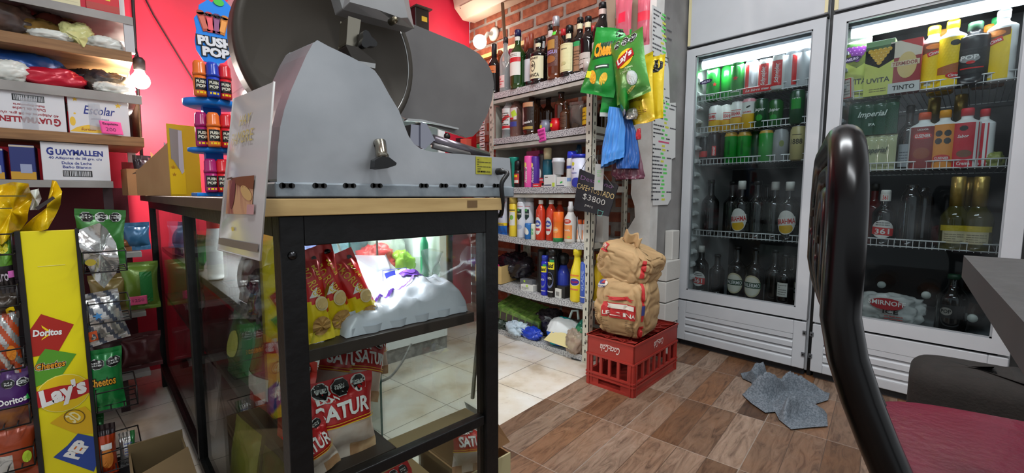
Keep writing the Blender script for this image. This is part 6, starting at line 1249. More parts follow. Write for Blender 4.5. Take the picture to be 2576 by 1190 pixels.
# lower shelf: red biscuit bags
RB = FOIL((186, 22, 26)); WBF = M('biscuit_window', (220, 206, 196), .3, c2=(190, 160, 140), ns=20, bump=.4, bs=40); WBC = M('biscuit_brown', (150, 96, 56), .6, c2=(206, 170, 130), ns=26)
def satur(px, pyb, Y, h, w, lab, seed, rot, zb=Z2+.001, dx=0.):
    b_ = hy(px, pyb, Y)
    return bag('biscuit_bag', lab, (b_.x+dx, Y, zb), w, h, .045, lambda u, v: RB if v > .42 else (WBF if v > .16 or .3 < u < .6 else WBC), seed, rot=rot, decals=octs(3, 0, h*.88, w*.25)+[
        (sh_text('SATUR', 0, h*.62, w=w*.78, h=h*.19, bold=.03), WHITE, 2), (sh_text('DON', -w*.2, h*.77, w=w*.3, h=h*.07), WHITE, 2), (sh_rect(0, h*.44, w, h*.014), K((240, 190, 40)), 2), (sh_rect(0, h*.475, w, h*.008), K((240, 190, 40)), 2)], group='red biscuit bags in the counter')
satur(862, 1180, .660, .125, .115, 'big red biscuit bag in front with white block letters', 71, (math.radians(-12), math.radians(4), .0))
satur(812, 1190, .640, .085, .06, 'red biscuit bag low at the left edge beside the front post', 72, (math.radians(-10), math.radians(-14), .1))
satur(905, 1080, .74, .12, .085, 'red biscuit bag leaning behind the big one', 73, (math.radians(-20), math.radians(26), .1), Z2+.045)
satur(845, 1060, .76, .12, .09, 'red biscuit bag upper left behind the big one', 74, (math.radians(-15), math.radians(18), -.1), Z2+.05)
satur(935, 1040, .80, .11, .07, 'red biscuit bag upright at the right of the biscuit pile', 75, (math.radians(-5), math.radians(2), -.2), Z2+.06)
# along the left side of the counter
def side_bag(y, z, h, w, c, lab, seed, deco=None, rx=-8, ry=0, name='packet', x=BX0+.045):
    return bag(name, lab, (x, y, z+.001), w, h, .04, FOIL(c) if isinstance(c, tuple) else c, seed, rot=(math.radians(rx), math.radians(ry), FACE_X+.1), decals=deco, group='packets along the left side of the counter')
side_bag(.74, Z2, .15, .13, (186, 40, 26), 'orange-red biscuit bag on the lower shelf behind the side glass', 81, octs(3, 0, .13, .03)+[(sh_text('SATUR', 0, .09, w=.10, h=.028), K((220, 200, 180)), 2)], ry=-5)
side_bag(.70, Z1, .09, .10, (196, 190, 60), 'yellow-green packet on the upper shelf next to the front post', 82, [(sh_ell(0, .05, .06, .05), K((120, 150, 60)), 1), (sh_star(0, .05, .02), K((220, 220, 130)), 2)], rx=-20)
side_bag(.85, Z1, .14, .12, (50, 56, 74), 'dark blue-grey packet on the upper shelf behind the hanging plastic sleeve', 83, None, rx=-15)
side_bag(.98, Z1, .12, .12, (90, 36, 30), 'brown-red packet on the upper shelf further back', 84, None)
side_bag(1.12, Z2, .15, .14, (60, 96, 60), 'green packet on the lower shelf near the middle post', 85, [(sh_ell(0, .08, .08, .06), K((190, 190, 90)), 1)])
side_bag(.93, Z2, .14, .12, (150, 36, 40), 'dark red packet on the lower shelf behind the orange-red bag', 86, [(sh_rect(0, .05, .10, .04), K((210, 200, 190)), 1)])
side_bag(.72, .092, .20, .16, (120, 60, 40), 'brown packet in the bottom of the counter near the front', 87, [(sh_ell(0, .10, .10, .08), K((200, 170, 90)), 1)])
side_bag(.92, .092, .20, .16, (90, 90, 40), 'olive packet in the bottom of the counter', 88, [(sh_ell(0, .10, .09, .06), K((200, 190, 90)), 1)])
side_bag(1.16, .092, .18, .16, (150, 150, 60), 'yellowish packet in the bottom of the counter near the middle post', 89)
side_bag(1.56, Z1, .10, .10, (60, 120, 60), 'green packet past the middle post', 90); side_bag(1.72, Z2, .14, .14, (110, 30, 40), 'maroon packet past the middle post', 91); side_bag(1.95, Z1, .12, .12, (140, 70, 120), 'mauve packet near the rear of the counter', 92)
side_bag(1.60, .092, .20, .16, (130, 110, 110), 'grey-pink packet in the bottom past the middle post', 93)
bottle('lotion_bottle', 'slim white and red bottle behind the side glass near the middle post', (BX0+.05, 1.33, Z1+.001), .17, .018, WHITE, cap=K((214, 60, 50), .3), caph=.45, sh=.5, nk=.9, nr=.012)
lump('dark_bundle', 'glossy black bundle on the upper shelf behind the front post', (.225, .80, Z1+.001), (.09, .12, .11), M('black_bag_film'), 95., fold=.3)
# bottom of the counter, front right: red packets and a carton
satur(1040, 1190, .68, .10, .08, 'red packet lying low in the bottom of the counter', 76, (math.radians(-40), 0, .2), .215); satur(1180, 1170, .70, .10, .08, 'round-shouldered red packet at the right post in the bottom of the counter', 77, (math.radians(-20), math.radians(10), -.2), .235)
mb = MB(); mb.box(.30, .50, .66, .90, .094, .212, M('counter_carton', (150, 124, 84), .8)); tag(mb.build('carton', None, .002), 'brown carton in the bottom of the counter carrying red packets', 'box')
# leaning cardboard beyond the right post
t = thing('cardboard_box', 'open brown cardboard box on the floor behind the right front post', 'box', (0, 0, 0)); KB = M('cardboard_brown', (150, 112, 74), .85, c2=(132, 96, 62), ns=6)
q = [hy(1205, 1300, .72), hy(1284, 1300, .72), hy(1282, 1140, .72), hy(1205, 1120, .72)]; x0_, x1_ = .545, q[1].x; zt_ = q[2].z
mb = MB(); mb.box(x0_, x1_, .72, .724, 0, zt_, K((178, 170, 128), .8)); mb.box(x0_, x1_, .90, .904, 0, zt_, KB); mb.box(x0_, x0_+.004, .724, .90, 0, zt_, KB); mb.box(x1_-.004, x1_, .724, .90, 0, zt_, KB); mb.box(x0_+.004, x1_-.004, .724, .90, 0, .004, KB); mb.build('box_body', t)
f_ = [hy(1247, 1132, .722), hy(1283, 1112, .70), hy(1254, 1068, .73), hy(1240, 1075, .74)]; mb = MB(); mb.prism(f_, [v+V((.002, .004, 0)) for v in f_], KB); mb.build('flap', t)
f_ = [hy(1168, 1010, .86), hy(1200, 1030, .86), hy(1200, 1068, .86), hy(1184, 1055, .86)]
t = thing('paper_corner', 'small grey pointed paper corner sticking up inside the counter near the right post', 'paper', (0, 0, 0)); mb = MB(); mb.prism(f_, [v+V((0, .001, 0)) for v in f_], K((150, 148, 142), .8)); mb.build('sheet', t)
# plastic sleeve with a sandwich picture hanging on the left of the counter
t = thing('flyer_sleeve', 'clear plastic sleeve with a sandwich picture hanging over the left corner of the counter top', 'flyer', (0, 0, 0))
co = [hx(588, 248, .135), hx(690, 205, .140), hx(655, 655, .128), hx(549, 628, .128)]
def fs(u, v, off=0.):
    p = co[0].lerp(co[1], u).lerp(co[3].lerp(co[2], u), v); n = (co[1]-co[0]).cross(co[3]-co[0]).normalized()
    if n.x > 0: n = -n
    return p+n*(.006*math.sin(PI*v)*math.sin(PI*u)+off), n
SLV = SHEER('sleeve_plastic', (206, 202, 200), .34, .12, .8)
mb = MB(); mb.grid(lambda a, b: fs(a, b)[0], 14, 20, SLV); mb.build('sleeve', t)
mb = MB(); mb.grid(lambda a, b: fs(.05+.88*a, .1+.82*b, -.001)[0], 12, 18, M('flyer_paper', (186, 182, 176), .6)); pp = mb.build('paper', t)
mb = MB(); fm = lambda u, v: fs(u, v, .0004)
HAM = M('sliced_meat_print', (150, 80, 76), .5, c2=(206, 160, 120), ns=40, stretch=(1, 1, .3), lo=.42, hi=.6); TO = K((186, 150, 120), .5); BR = K((120, 70, 40), .5)
for tr, m2, lay in [(sh_rect(.52, .62, .62, .22), HAM, 1), (sh_poly([(.30, .50), (.84, .50), (.84, .58), (.6, .56), (.45, .53)]), BR, 2), (sh_ell(.72, .60, .22, .07, .3), K((206, 170, 110)), 2), (sh_ell(.42, .60, .14, .2, .4), K((120, 54, 60)), 2), (sh_rect(.3, .5, .2, .012), K((90, 70, 60)), 3), (sh_rect(.82, .70, .12, .06), K((196, 150, 150)), 3),
        ([[(p[0], p[1]) for p in tt] for tt in sh_text('HAY', .50, .16, w=.28, h=-.06, bold=0.)], K((196, 180, 110)), 2), (sh_text('FIAMBRE', .46, .26, w=.56, h=-.07, bold=0.), K((196, 180, 110)), 2), (sh_rect(.5, .93, .94, .05), K((120, 112, 104)), 2), (sh_ell(.45, .83, .06, .03), K((220, 200, 90)), 2)]: mb.decal(fm, tr, m2, lay, L=.08, off=.0006)
mb.build('print', pp)
mb = MB(); mb.tube([fs(0, 0)[0], fs(0, .5)[0], fs(0, 1)[0], fs(1, 1)[0], fs(1, .5)[0], fs(1, 0)[0]], .0011, K((190, 188, 184), .4), 6); mb.build('welded_edge', t)
# ------------------------------------------------------------------ meat slicer on the counter top
YF = .612
ALU = M('worn_cast_aluminium', (192, 195, 198), .40, .55, c2=(150, 154, 158), ns=5, bump=.1, bs=40, lo=.3, hi=.7)
ALD = M('dull_aluminium', (118, 115, 113), .42, .5, c2=(104, 101, 100), ns=6, bump=.06, bs=30)
ALP = M('polished_steel', (176, 176, 174), .16, 1.); DKM = M('dark_steel', (66, 62, 58), .35, .8)
BASEM = M('galvanised_base', (152, 161, 167), .45, .4, c2=(120, 129, 136), ns=28, bump=.1, bs=70)
t = thing('meat_slicer', 'large worn aluminium meat slicer standing on the end of the glass counter', 'slicer', (0, 0, 0))
def pl(pts, Y): return [hy(px, py, Y) for px, py in pts]
def shift(P, dy, dz=0., k=1., c=None): return [V((p.x, p.y+dy, p.z+dz)) for p in P]
# base tray with slotted rim
a, b_ = hy(692, 490, YF-.006), hy(1292, 490, YF-.006)
mb = MB(); mb.box(a.x, b_.x, YF-.008, .86, BT+.001, BT+.021, BASEM); base = mb.build('base', t, .0025)
mb = MB()
for px in (722, 804, 879, 947, 1066, 1116, 1163, 1207, 1248):
    p = hy(px, 467, YF-.008); w = .020 if px < 1000 else .018
    mb.decal(flat((p.x, YF-.0082, p.z), (1, 0, 0), (0, 0, 1)), sh_rect(0, 0, w*.6, .006)+sh_ell(-w*.28, 0, .008, .0075)+sh_ell(w*.28, 0, .008, .0068), BLACK, 1, L=0)
mb.build('slot', base)
# cast body: the tall fin running out into the long low bed
O = [(692, 470), (692, 420), (694, 370), (700, 315), (711, 270), (727, 225), (747, 180), (767, 135), (784, 105), (795, 97), (812, 102), (830, 110), (880, 130), (925, 152), (948, 167), (962, 190), (985, 235), (1003, 275), (1016, 310), (1028, 340), (1042, 360), (1060, 373), (1090, 380), (1190, 388), (1285, 396), (1290, 470)]
P = pl(O, YF)
for p in P[0:1]+P[-1:]: p.z = BT+.02
Q = [V((p.x, YF+.016, p.z)) for p in P]
c = V((.36, 0, .9))
F_ = [V((p.x+(.36-p.x)*.012, YF, p.z-(.0015 if 0 < i < len(P)-1 else 0))) for i, p in enumerate(P)]
DZ = {10: -.001, 11: -.002, 12: -.004, 13: -.005, 14: -.005, 15: -.003, 16: -.001}
F_ = [V((p.x-(.004 if i in DZ else 0), p.y, p.z+DZ.get(i, 0))) for i, p in enumerate(F_)]
MID = [V((p.x, YF+.028, p.z)) for p in P]
mb = MB(); mb.prism(F_, MID, ALU); mb.prism(MID, [V((p.x, YF+.105, p.z+.006 if 2 < i < 20 else p.z)) for i, p in enumerate(P)], ALU); mb.build('body', t, .006, seg=3)
mb = MB(); mb.box(P[0].x+.002, P[-1].x-.003, YF+.105, .85, BT+.021, P[23].z-.004, ALD); mb.build('bed', t, .004)
# round blade housing and blade
def disc(prof, mat, name, Y, seg=72, c=(.335, 1.075)):
    mb = MB(); X_ = Matrix.Translation((c[0], Y, c[1])) @ Matrix.Rotation(PI/2, 4, 'X')     # lathe axis to -Y
    mb.lathe(prof, mat, seg, X_); return mb.build(name, t)
HOUS = M('blade_housing_metal', (92, 91, 93), .26, .5, c2=(78, 77, 80), ns=4)
disc([(0, -.052), (.045, -.050), (.085, -.046), (.118, -.030), (.132, -.012), (.142, .002), (.147, .006), (.155, .006), (.158, -.002), (.158, -.036), (.150, -.050), (0, -.056)], HOUS, 'blade_housing', .818)
disc([(.1455, .0062), (.1475, .0085), (.1555, .0085), (.1592, .002), (.1592, -.040)], M('rim_dark_band', (62, 56, 48), .5, .3), 'housing_rim', .8172)
mb = MB(); mb.tube([(.335+.1462*math.cos(a), .810, 1.075+.1462*math.sin(a)) for a in [math.radians(-52+3.2*i) for i in range(26)]], .0012, ALP, 8); mb.build('blade_edge', t)
disc([(0, -.030), (.060, -.031), (.070, -.036), (.072, -.052)], HOUS, 'blade_cover', .818)
# gauge plate
G_ = pl([(930, 250), (930, 90), (1000, 50), (1042, 62), (1168, 113), (1205, 135), (1226, 158), (1239, 185), (1243, 213), (1238, 250), (1226, 288), (1205, 328), (1190, 343), (1176, 346), (1100, 322), (1024, 300)], .885)
mb = MB(); mb.prism(G_, shift(G_, .009), ALD); gp = mb.build('gauge_plate', t, .002)
mb = MB(); r_ = pl([(1022, 303), (1026, 298), (1060, 300), (1154, 322), (1154, 326), (1060, 306), (1030, 304)], .872); mb.prism(r_, shift(r_, .012), ALP); mb.build('plate_rib', gp)
p = hy(1126, 343, .880); mb = MB(); mb.lathe([(0, .004), (.006, .003), (.0085, -.001), (.0085, -.004)], DKM, 16, Matrix.Translation(p) @ Matrix.Rotation(PI/2, 4, 'X')); mb.build('bolt', gp)
# faceted hood hanging over the blade
big = pl([(838, -60), (862, 24), (945, 47), (1002, 62), (1042, 72), (1026, -10), (1016, -60)], .735); sml = pl([(882, -60), (880, 5), (950, 24), (1008, 45), (1026, 44), (1014, -10), (1008, -60)], .715)
mb = MB(); HD = M('hood_aluminium', (166, 166, 166), .4, .5, c2=(150, 150, 150)); mb.prism(sml, big, HD); mb.prism(big, shift(big, .03), HD); hood = mb.build('sharpener_hood', t, .002)
p = hy(990, 52, .714); mb = MB(); mb.lathe([(0, .010), (.004, .009), (.0058, .005), (.006, -.01)], M('brass_nut', (120, 112, 92), .3, .9), 16, Matrix.Translation(p) @ Matrix.Rotation(PI/2, 4, 'X')); mb.build('cap_nut', hood)
q = pl([(876, 40), (908, 50), (899, 118), (871, 112)], .690); mb = MB(); mb.prism(q, shift(q, .03), M('worn_polished_post', (150, 144, 130), .2, .95)); mb.build('post', t, .004)
q = pl([(869, 112), (900, 118), (945, 154), (944, 172), (893, 161)], .675); mb = MB(); mb.prism(q, shift(q, .05), DKM); mb.build('post_foot', t, .003)
q = pl([(894, 152), (945, 160), (944, 172), (893, 162)], .672); mb = MB(); mb.prism(q, shift(q, .03), ALP); mb.build('foot_edge', t, .001)
def star_knob(p, r, nm):
    mb = MB(); n = 24; ring = [V((p.x+r*(1+.28*math.cos(3*a+.6))*math.cos(a), p.y, p.z+r*(1+.28*math.cos(3*a+.6))*math.sin(a))) for a in [2*PI*k/n for k in range(n)]]
    mb.prism(ring, shift(ring, .012), K((18, 18, 19), .4), smooth=True); mb.tube([p+V((0, .004, 0)), p+V((0, .03, 0))], r*.5, ALP, 12); return mb.build(nm, t, .002)
star_knob(hy(927, 101, .672), .0118, 'clamp_knob')
# lever on the front of the body
p0, p1, p2 = hy(953, 362, YF-.001), hy(960, 388, YF-.014), hy(966, 398, YF-.018)
mb = MB(); mb.tube([p0+V((0, .01, .0)), p0+V((0, -.006, 0)), p1, p2], [.0085, .0082, .0085, .0082], M('worn_polished_post'), 16); lv = mb.build('lever_stub', t)
mb = MB(); q = pl([(944, 402), (962, 393), (980, 396), (998, 410), (996, 416), (975, 423), (955, 426), (942, 424)], YF-.030); mb.prism(q, shift(q, .014), K((16, 16, 17), .35)); mb.build('lever_grip', lv, .004)
# receiving tray parts in front of the gauge plate
CHR = M('chromed_sheet', (150, 150, 160), .12, 1.)
q = pl([(1034, 312), (1056, 315), (1058, 370), (1038, 362), (1032, 350)], .715); mb = MB(); mb.prism(q, shift(q, .05), CHR); mb.build('tray_bracket', t, .002)
q = pl([(1058, 306), (1074, 312), (1094, 352), (1068, 376), (1058, 372)], .712); mb = MB(); mb.prism(q, shift(q, .04), CHR); mb.build('tray_wedge', t, .003)
mb = MB(); mb.tube([hy(1088, 352, .735), hy(1225, 394, .735)], .011, M('grey_rod', (104, 98, 104), .3, .8), 18); mb.tube([hy(1088, 366, .722), hy(1180, 390, .722)], .006, ALD, 12); mb.build('carriage_rod', t)
# yellow maker's plate and mains cord
p = hy(1217, 417, YF-.0005); mb = MB(); mb.box(p.x-.0185, p.x+.0185, YF-.0012, YF-.0003, p.z-.0155, p.z+.0155, M('yellow_plate', (186, 180, 60), .35, .3, c2=(160, 150, 40), ns=40)); o = mb.build('maker_plate', t, .0003)
mb = MB(); mb.decal(flat((p.x, YF-.0013, p.z), (1, 0, 0), (0, 0, 1)), bars(-.016, -.012, .032, .024, 6, 4, .35)+sh_text('LA MAQUINA', 0, -.011, w=.03, h=.004), K((70, 66, 20)), 1, L=0); mb.build('plate_print', o)
mb = MB(); p = hy(1252, 432, YF); pth = smooth_path([p+V((0, .004, 0)), p+V((0, -.012, 0)), p+V((.004, -.022, -.004)), hy(1262, 462, YF-.022), hy(1264, 505, YF-.020), hy(1260, 540, YF-.010), V((BX1+.016, YF+.01, .765)), V((BX1+.014, .66, .60)), V((BX1+.014, .69, .40))]); mb.tube(pth, [.0065]*6+[.0042]*(len(pth)-6), BLACK, 10); mb.build('mains_cord', t)

# ------------------------------------------------------------------ goods standing on the counter top
PY = 1.40; PB = K((14, 130, 228), .35); PBD = K((16, 90, 180), .35)
t = thing('candy_stand', 'blue cardboard candy stand with round tiers and a hand-shaped header card', 'display stand', (0, 0, 0))
H_ = [(494, 73), (488, 44), (499, 32), (500, 12), (514, 4), (522, -2), (532, 6), (545, -4), (565, 0), (585, 22), (591, 44), (584, 73), (591, 101), (589, 133), (565, 157), (540, 163), (512, 153), (494, 125), (490, 101)]
P = pl(H_, PY); mb = MB(); mb.prism(P, shift(P, .004), PB); hd = mb.build('header_card', t, .001)
mb = MB(); c_ = hy(541, 85, PY-.001); fm = flat((c_.x, PY-.001, c_.z), (1, 0, 0), (0, 0, 1)); m_ = mx(541, 85, PY)
for px, c0, an in [(514, (170, 70, 50), .28), (530, (200, 60, 70), .08), (546, (110, 50, 90), -.06), (562, (200, 120, 40), -.24)]:
    u, v = (px-541)*m_, (85-62)*mpp(c_); mb.decal(fm, sh_rect(u, v, .017, .046, an)+sh_ell(u-math.sin(an)*.022, v+.022, .017, .012), K(c0, .35), 1, L=0); mb.decal(fm, sh_rect(u, v-.002, .011, .03, an), K(tuple(min(255, x+40) for x in c0), .35), 2, L=0)
mb.decal(fm, sh_ell(.012, .082, .024, .018), K((60, 190, 60)), 2, L=0); mb.decal(fm, sh_text('SUPER', 0, .044, w=.046, h=.008), BLACK, 2, L=0)
for s, v in (('PUSH', -.022), ('POP', -.048)):
    mb.decal(fm, sh_text(s, 0, v, w=.085 if s == 'PUSH' else .066, h=.028, a=.03, bold=.16), BLACK, 2, L=0); mb.decal(fm, sh_text(s, 0, v, w=.078 if s == 'PUSH' else .060, h=.024, a=.03, bold=.06), K((222, 222, 226)), 3, L=0)
mb.decal(fm, sh_ell(0, -.078, .018, .006), K((90, 170, 230)), 2, L=0); mb.build('print', hd)
cx = hy(541, 300, PY).x
def tier(y0, y1, r, nm='tier'):
    z1, z0 = hy(541, y0, PY).z, hy(541, y1, PY).z; mb = MB(); X_ = Matrix.Translation((cx, PY+.045, 0)); mb.lathe([(0, z0), (r*.8, z0), (r, z0+.004), (r, z1), (0, z1)], PB, 32, X_); mb.build(nm, t); return z1
zt1 = tier(250, 268, .062); zt2 = tier(372, 384, .058)
mb = MB(); mb.box(cx-.05, cx+.05, PY, PY+.09, BT, BT+.010, PB); mb.build('base', t, .002)
mb = MB(); mb.box(cx-.02, cx+.02, PY+.03, PY+.06, BT+.010, hy(541, 165, PY).z, PBD); mb.build('column', t)
def candy(px, z, c, label, y=None):
    p = hy(px, 300, PY-.012); o = thing('candy_tube', label, 'candy', (p.x, y or PY-.012, z+.0005), 0, 'candy tubes on the blue stand'); r = .0148; h = .088; m_ = K(c, .25)
    mb = MB(); mb.lathe([(r*.9, 0), (r, .004), (r, h*.58)], K(c, .3), 20); mb.decal(cylmap(r), sh_rect(0, h*.33, r*1.9, h*.34), BLACK, 1, L=.01, off=.0003)
    for s, v in (('PUSH', h*.40), ('POP', h*.28)): mb.decal(cylmap(r), sh_text(s, 0, v, w=r*1.4, h=.008, bold=.05), K((214, 210, 190)), 2, L=.01, off=.0003)
    mb.decal(cylmap(r), sh_rect(0, h*.10, r*1.3, .005), YB, 2, L=.01, off=.0003); mb.build('body', o)
    mb = MB(); mb.lathe([(r*1.06, h*.58), (r*1.06, h*.66), (r*.98, h*.68), (r*.94, h*.92), (r*.7, h), (0, h)], m_, 20); mb.build('cap', o)
OR, BU, RD_, MG = (222, 110, 40), (30, 60, 170), (200, 30, 40), (160, 30, 100)
candy(509, zt1, OR, 'orange candy tube on the top tier of the blue stand'); candy(540, zt1, BU, 'blue candy tube on the top tier, in the middle', PY-.018); candy(571, zt1, RD_, 'red candy tube on the top tier, next to the slicer')
candy(508, zt2, MG, 'magenta candy tube on the middle tier', PY+.0); candy(535, zt2, OR, 'orange candy tube on the middle tier', PY-.016); candy(568, zt2, RD_, 'red candy tube on the middle tier', PY-.014)
candy(524, BT+.010, MG, 'magenta candy tube at the foot of the blue stand', PY+.0); candy(554, BT+.010, RD_, 'red candy tube at the foot of the blue stand', PY-.002)
# clear acrylic candy case behind the slicer (between stand and blade)
t = thing('acrylic_case', 'clear pinkish acrylic case standing on the counter behind the slicer', 'display case', (0, 0, 0)); mb = MB(); A_ = SHEER('acrylic', (240, 214, 220), .16, .05, .7)
x0_, x1_, ya, yb_, zt = .345, .50, 1.45, 1.70, 1.42
mb.box(x0_, x1_, ya, ya+.003, BT, zt, A_); mb.box(x0_, x0_+.003, ya+.003, yb_, BT, zt, A_); mb.build('panel', t)
mb = MB(); mb.box(x0_, x1_, yb_-.003, yb_, BT, zt, SHEER('acrylic_back', (230, 226, 230), .5, .1, .5)); mb.build('back_panel', t)
for z in (.98, 1.14, 1.30): mb = MB(); mb.box(x0_+.003, x1_, ya+.003, yb_-.003, z, z+.004, A_); mb.build('shelf', t)
# brown display carton with a yellow face
CBX = M('cardboard_plain', (190, 150, 104), .8, c2=(176, 134, 90), ns=5); YC = M('yellow_printed_card', (224, 186, 20), .45, c2=(212, 170, 30), ns=5)
p0, p1 = hy(431, 493, 1.75), hy(511, 491, 1.75); zt = hy(431, 312, 1.75).z; w = p1.x-p0.x
t = thing('display_carton', 'tall yellow-fronted display carton on the counter with a torn grey panel', 'box', (p0.x, 1.75, BT+.0005), .17)
H1 = zt-BT; mb = MB(); mb.box(0, w, 0, .004, 0, H1, YC); fp = mb.build('front_panel', t)
mb = MB(); fm = flat((0, -.0005, 0), (1, 0, 0), (0, 0, 1))
mb.decal(fm, sh_poly([(.006, H1*.52), (.012, H1*.50), (w*.40, H1*.30), (w*.46, H1*.5), (w*.46, H1*.92), (.006, H1*.94)]), K((150, 142, 136), .7), 1, L=0); mb.decal(fm, sh_poly([(w*.30, H1*.40), (w*.38, H1*.31), (w*.46, H1*.34), (w*.46, H1*.92), (w*.34, H1*.92)]), K((196, 192, 196), .7), 2, L=0)
mb.decal(fm, sh_rect(w*.25, H1*.20, w*.48, H1*.36), K((240, 200, 10), .5), 1, L=0); mb.decal(fm, sh_star(w*.12, H1*.40, .007)+sh_star(w*.14, H1*.30, .007), K((186, 130, 10)), 2, L=0)
mb.build('torn_print', fp)
mb = MB(); S1 = [(0, .004, 0), (0, .36, 0), (0, .36, H1*.40), (0, .30, H1*.44), (0, .02, H1*.72), (0, .004, H1*.74)]; mb.prism(S1, [(x+.004, y, z) for x, y, z in S1], CBX); mb.prism([(x+w-.004, y, z) for x, y, z in S1], [(x+w, y, z) for x, y, z in S1], CBX); mb.box(.004, w-.004, .004, .356, 0, .004, CBX); mb.box(.004, w-.004, .352, .356, .004, H1*.40, CBX); mb.build('side_panel', t)
for i, (dx, dy, c, s) in enumerate([(.02, .10, (60, 80, 130), .62), (.03, .17, (220, 214, 206), .56), (.02, .24, (200, 170, 60), .50), (.03, .31, (120, 50, 70), .44), (.07, .2, (210, 206, 210), .56)]):
    q = t.matrix_basis @ V((dx, dy, .005)) if False else (Matrix.Translation((p0.x, 1.75, BT+.006)) @ Matrix.Rotation(.17, 4, 'Z')) @ V((dx, dy, 0))
    bag('candy_packet', ['blue and white packet sticking out of the display carton', 'white packet in the display carton', 'yellow packet in the display carton', 'dark purple packet at the low end of the display carton', 'pale packet on the inner side of the display carton'][i], q, .05, H1*s+.03, .02, FOIL(c), 100+i, .17+1.2, group='packets in the display carton')
p0, p1 = hy(322, 484, 2.16), hy(372, 484, 2.16)
t = thing('cardboard_box', 'small brown and red open box at the rear end of the counter', 'box', (.10, 2.19, BT+.0005), .1); w = .085; mb = MB(); mb.box(0, w, 0, .004, 0, .10, CBX); mb.box(0, .004, .004, .12, 0, .10, CBX); mb.box(w-.004, w, .004, .12, 0, .13, K((170, 60, 64), .6)); mb.box(.004, w-.004, .116, .12, 0, .13, K((170, 60, 64), .6)); mb.box(.004, w-.004, .004, .116, 0, .004, CBX); mb.build('box_body', t)
mb = MB(); mb.decal(flat((w*.4, -.0005, .05), (1, 0, 0), (0, 0, 1)), sh_rect(0, 0, .014, .09)+sh_poly([(-.02, .03), (0, .045), (.02, .03), (0, .034)]), K((70, 56, 44)), 1, L=0); mb.build('print', t)
bag('candy_packet', 'black wrapped packet standing in the small brown and red box', (.15, 2.24, BT+.006), .06, .15, .03, FOIL((36, 26, 34)), 110, .3)
# white lit cabinet behind the counter
t = thing('display_cabinet', 'white cabinet with a brightly lit inside standing against the red wall behind the counter', 'cabinet', (0, 0, 0)); X0, X1, Y0_, Y1_ = .60, 1.335, 1.90, 2.50; WC = M('white_cabinet', (226, 230, 232), .4)
mb = MB(); mb.box(X0, X0+.02, Y0_, Y1_, .07, 1.25, WC); mb.box(X1-.02, X1, Y0_, Y1_, .07, 1.25, WC); mb.box(X0+.02, X1-.02, Y1_-.02, Y1_, .07, 1.25, WC); mb.box(X0+.02, X1-.02, Y0_, Y1_-.02, 1.23, 1.25, WC); mb.box(X0+.02, X1-.02, Y0_, Y1_-.02, .07, .36, WC); mb.box(X0+.02, X1-.02, Y0_+.03, Y1_-.02, .80, .815, WC); mb.build('carcass', t, .002)
mb = MB(); mb.box(X0-.003, X1+.003, Y0_+.01, Y1_-.02, 0, .07, M('grey_stone_kick', (150, 148, 146), .7, c2=(110, 108, 106), ns=40)); mb.build('plinth', t)
mb = MB(); mb.box(X0+.02, X1-.02, Y0_+.004, Y0_+.008, .36, 1.23, CP_); mb.build('glass_door', t)
mb = MB(); mb.box(X1-.045, X1-.02, Y0_-.006, Y0_+.003, .36, 1.24, WHITE); mb.build('door_stile', t)
mb = MB(); mb.cyl(.012, .66, 1.28, GLOW('cabinet_tube_glow', (240, 248, 255), 5.), 12, Matrix.Translation((0, 2.1, .785)) @ Matrix.Rotation(PI/2, 4, 'Y')); mb.build('lamp_tube', t)
area_light('cabinet_tube_light', (.97, 2.1, .765), (.6, .06), 5, (.95, .98, 1))
for x, y, c, sz, lab in [(1.06, 2.16, (214, 70, 76), (.22, .14, .20), 'red wrapped bundle in the lit cabinet'), (1.20, 2.12, (150, 190, 60), (.12, .10, .17), 'lime green packet in the lit cabinet'), (1.16, 2.28, (180, 186, 180), (.24, .16, .32), 'silvery clear-wrapped heap in the lit cabinet'), (.98, 2.30, (110, 140, 150), (.2, .14, .34), 'blue-grey container at the back of the lit cabinet'), (.72, 2.2, (120, 130, 190), (.14, .12, .30), 'bluish package at the left of the lit cabinet'), (1.03, 2.02, (200, 206, 140), (.14, .08, .12), 'pale yellow packet in the lit cabinet')]:
    lump('packet', lab, (x, y, .361), sz, K(c, .3), x*31, cat='packet', group='packets in the lit cabinet', fold=.3)
bottle('green_bottle', 'bright green bottle at the right of the lit cabinet', (1.262, 2.0, .361), .33, .022, M('emerald_glass', (20, 170, 120), .1), cap=K((30, 170, 120)))
carton('white_adapter', 'white power adapter standing in the lit cabinet', (.80, 2.0, .361), .10, .08, .13, WHITE, None)
mb = MB(); mb.tube([(.80, 2.0, .492), (.81, 1.99, .56), (.78, 1.99, .66), (.80, 1.99, .76)], .006, WHITE, 8); mb.tube([(.82, 2.0, .492), (.86, 1.98, .54), (.92, 1.97, .48), (.96, 1.97, .365)], .005, WHITE, 8); tag(mb.build('white_cable'), 'white cables rising from the adapter in the lit cabinet', 'cable')
mb = MB(); mb.tube(smooth_path([hy(1034, 866, 1.7), hy(1015, 905, 1.62), hy(985, 945, 1.5), hy(955, 962, 1.42), hz(930, 985, .008)]), .005, K((120, 118, 116)), 8); tag(mb.build('floor_cable'), 'grey cable hanging down behind the counter shelf to the pale tiles', 'cable')
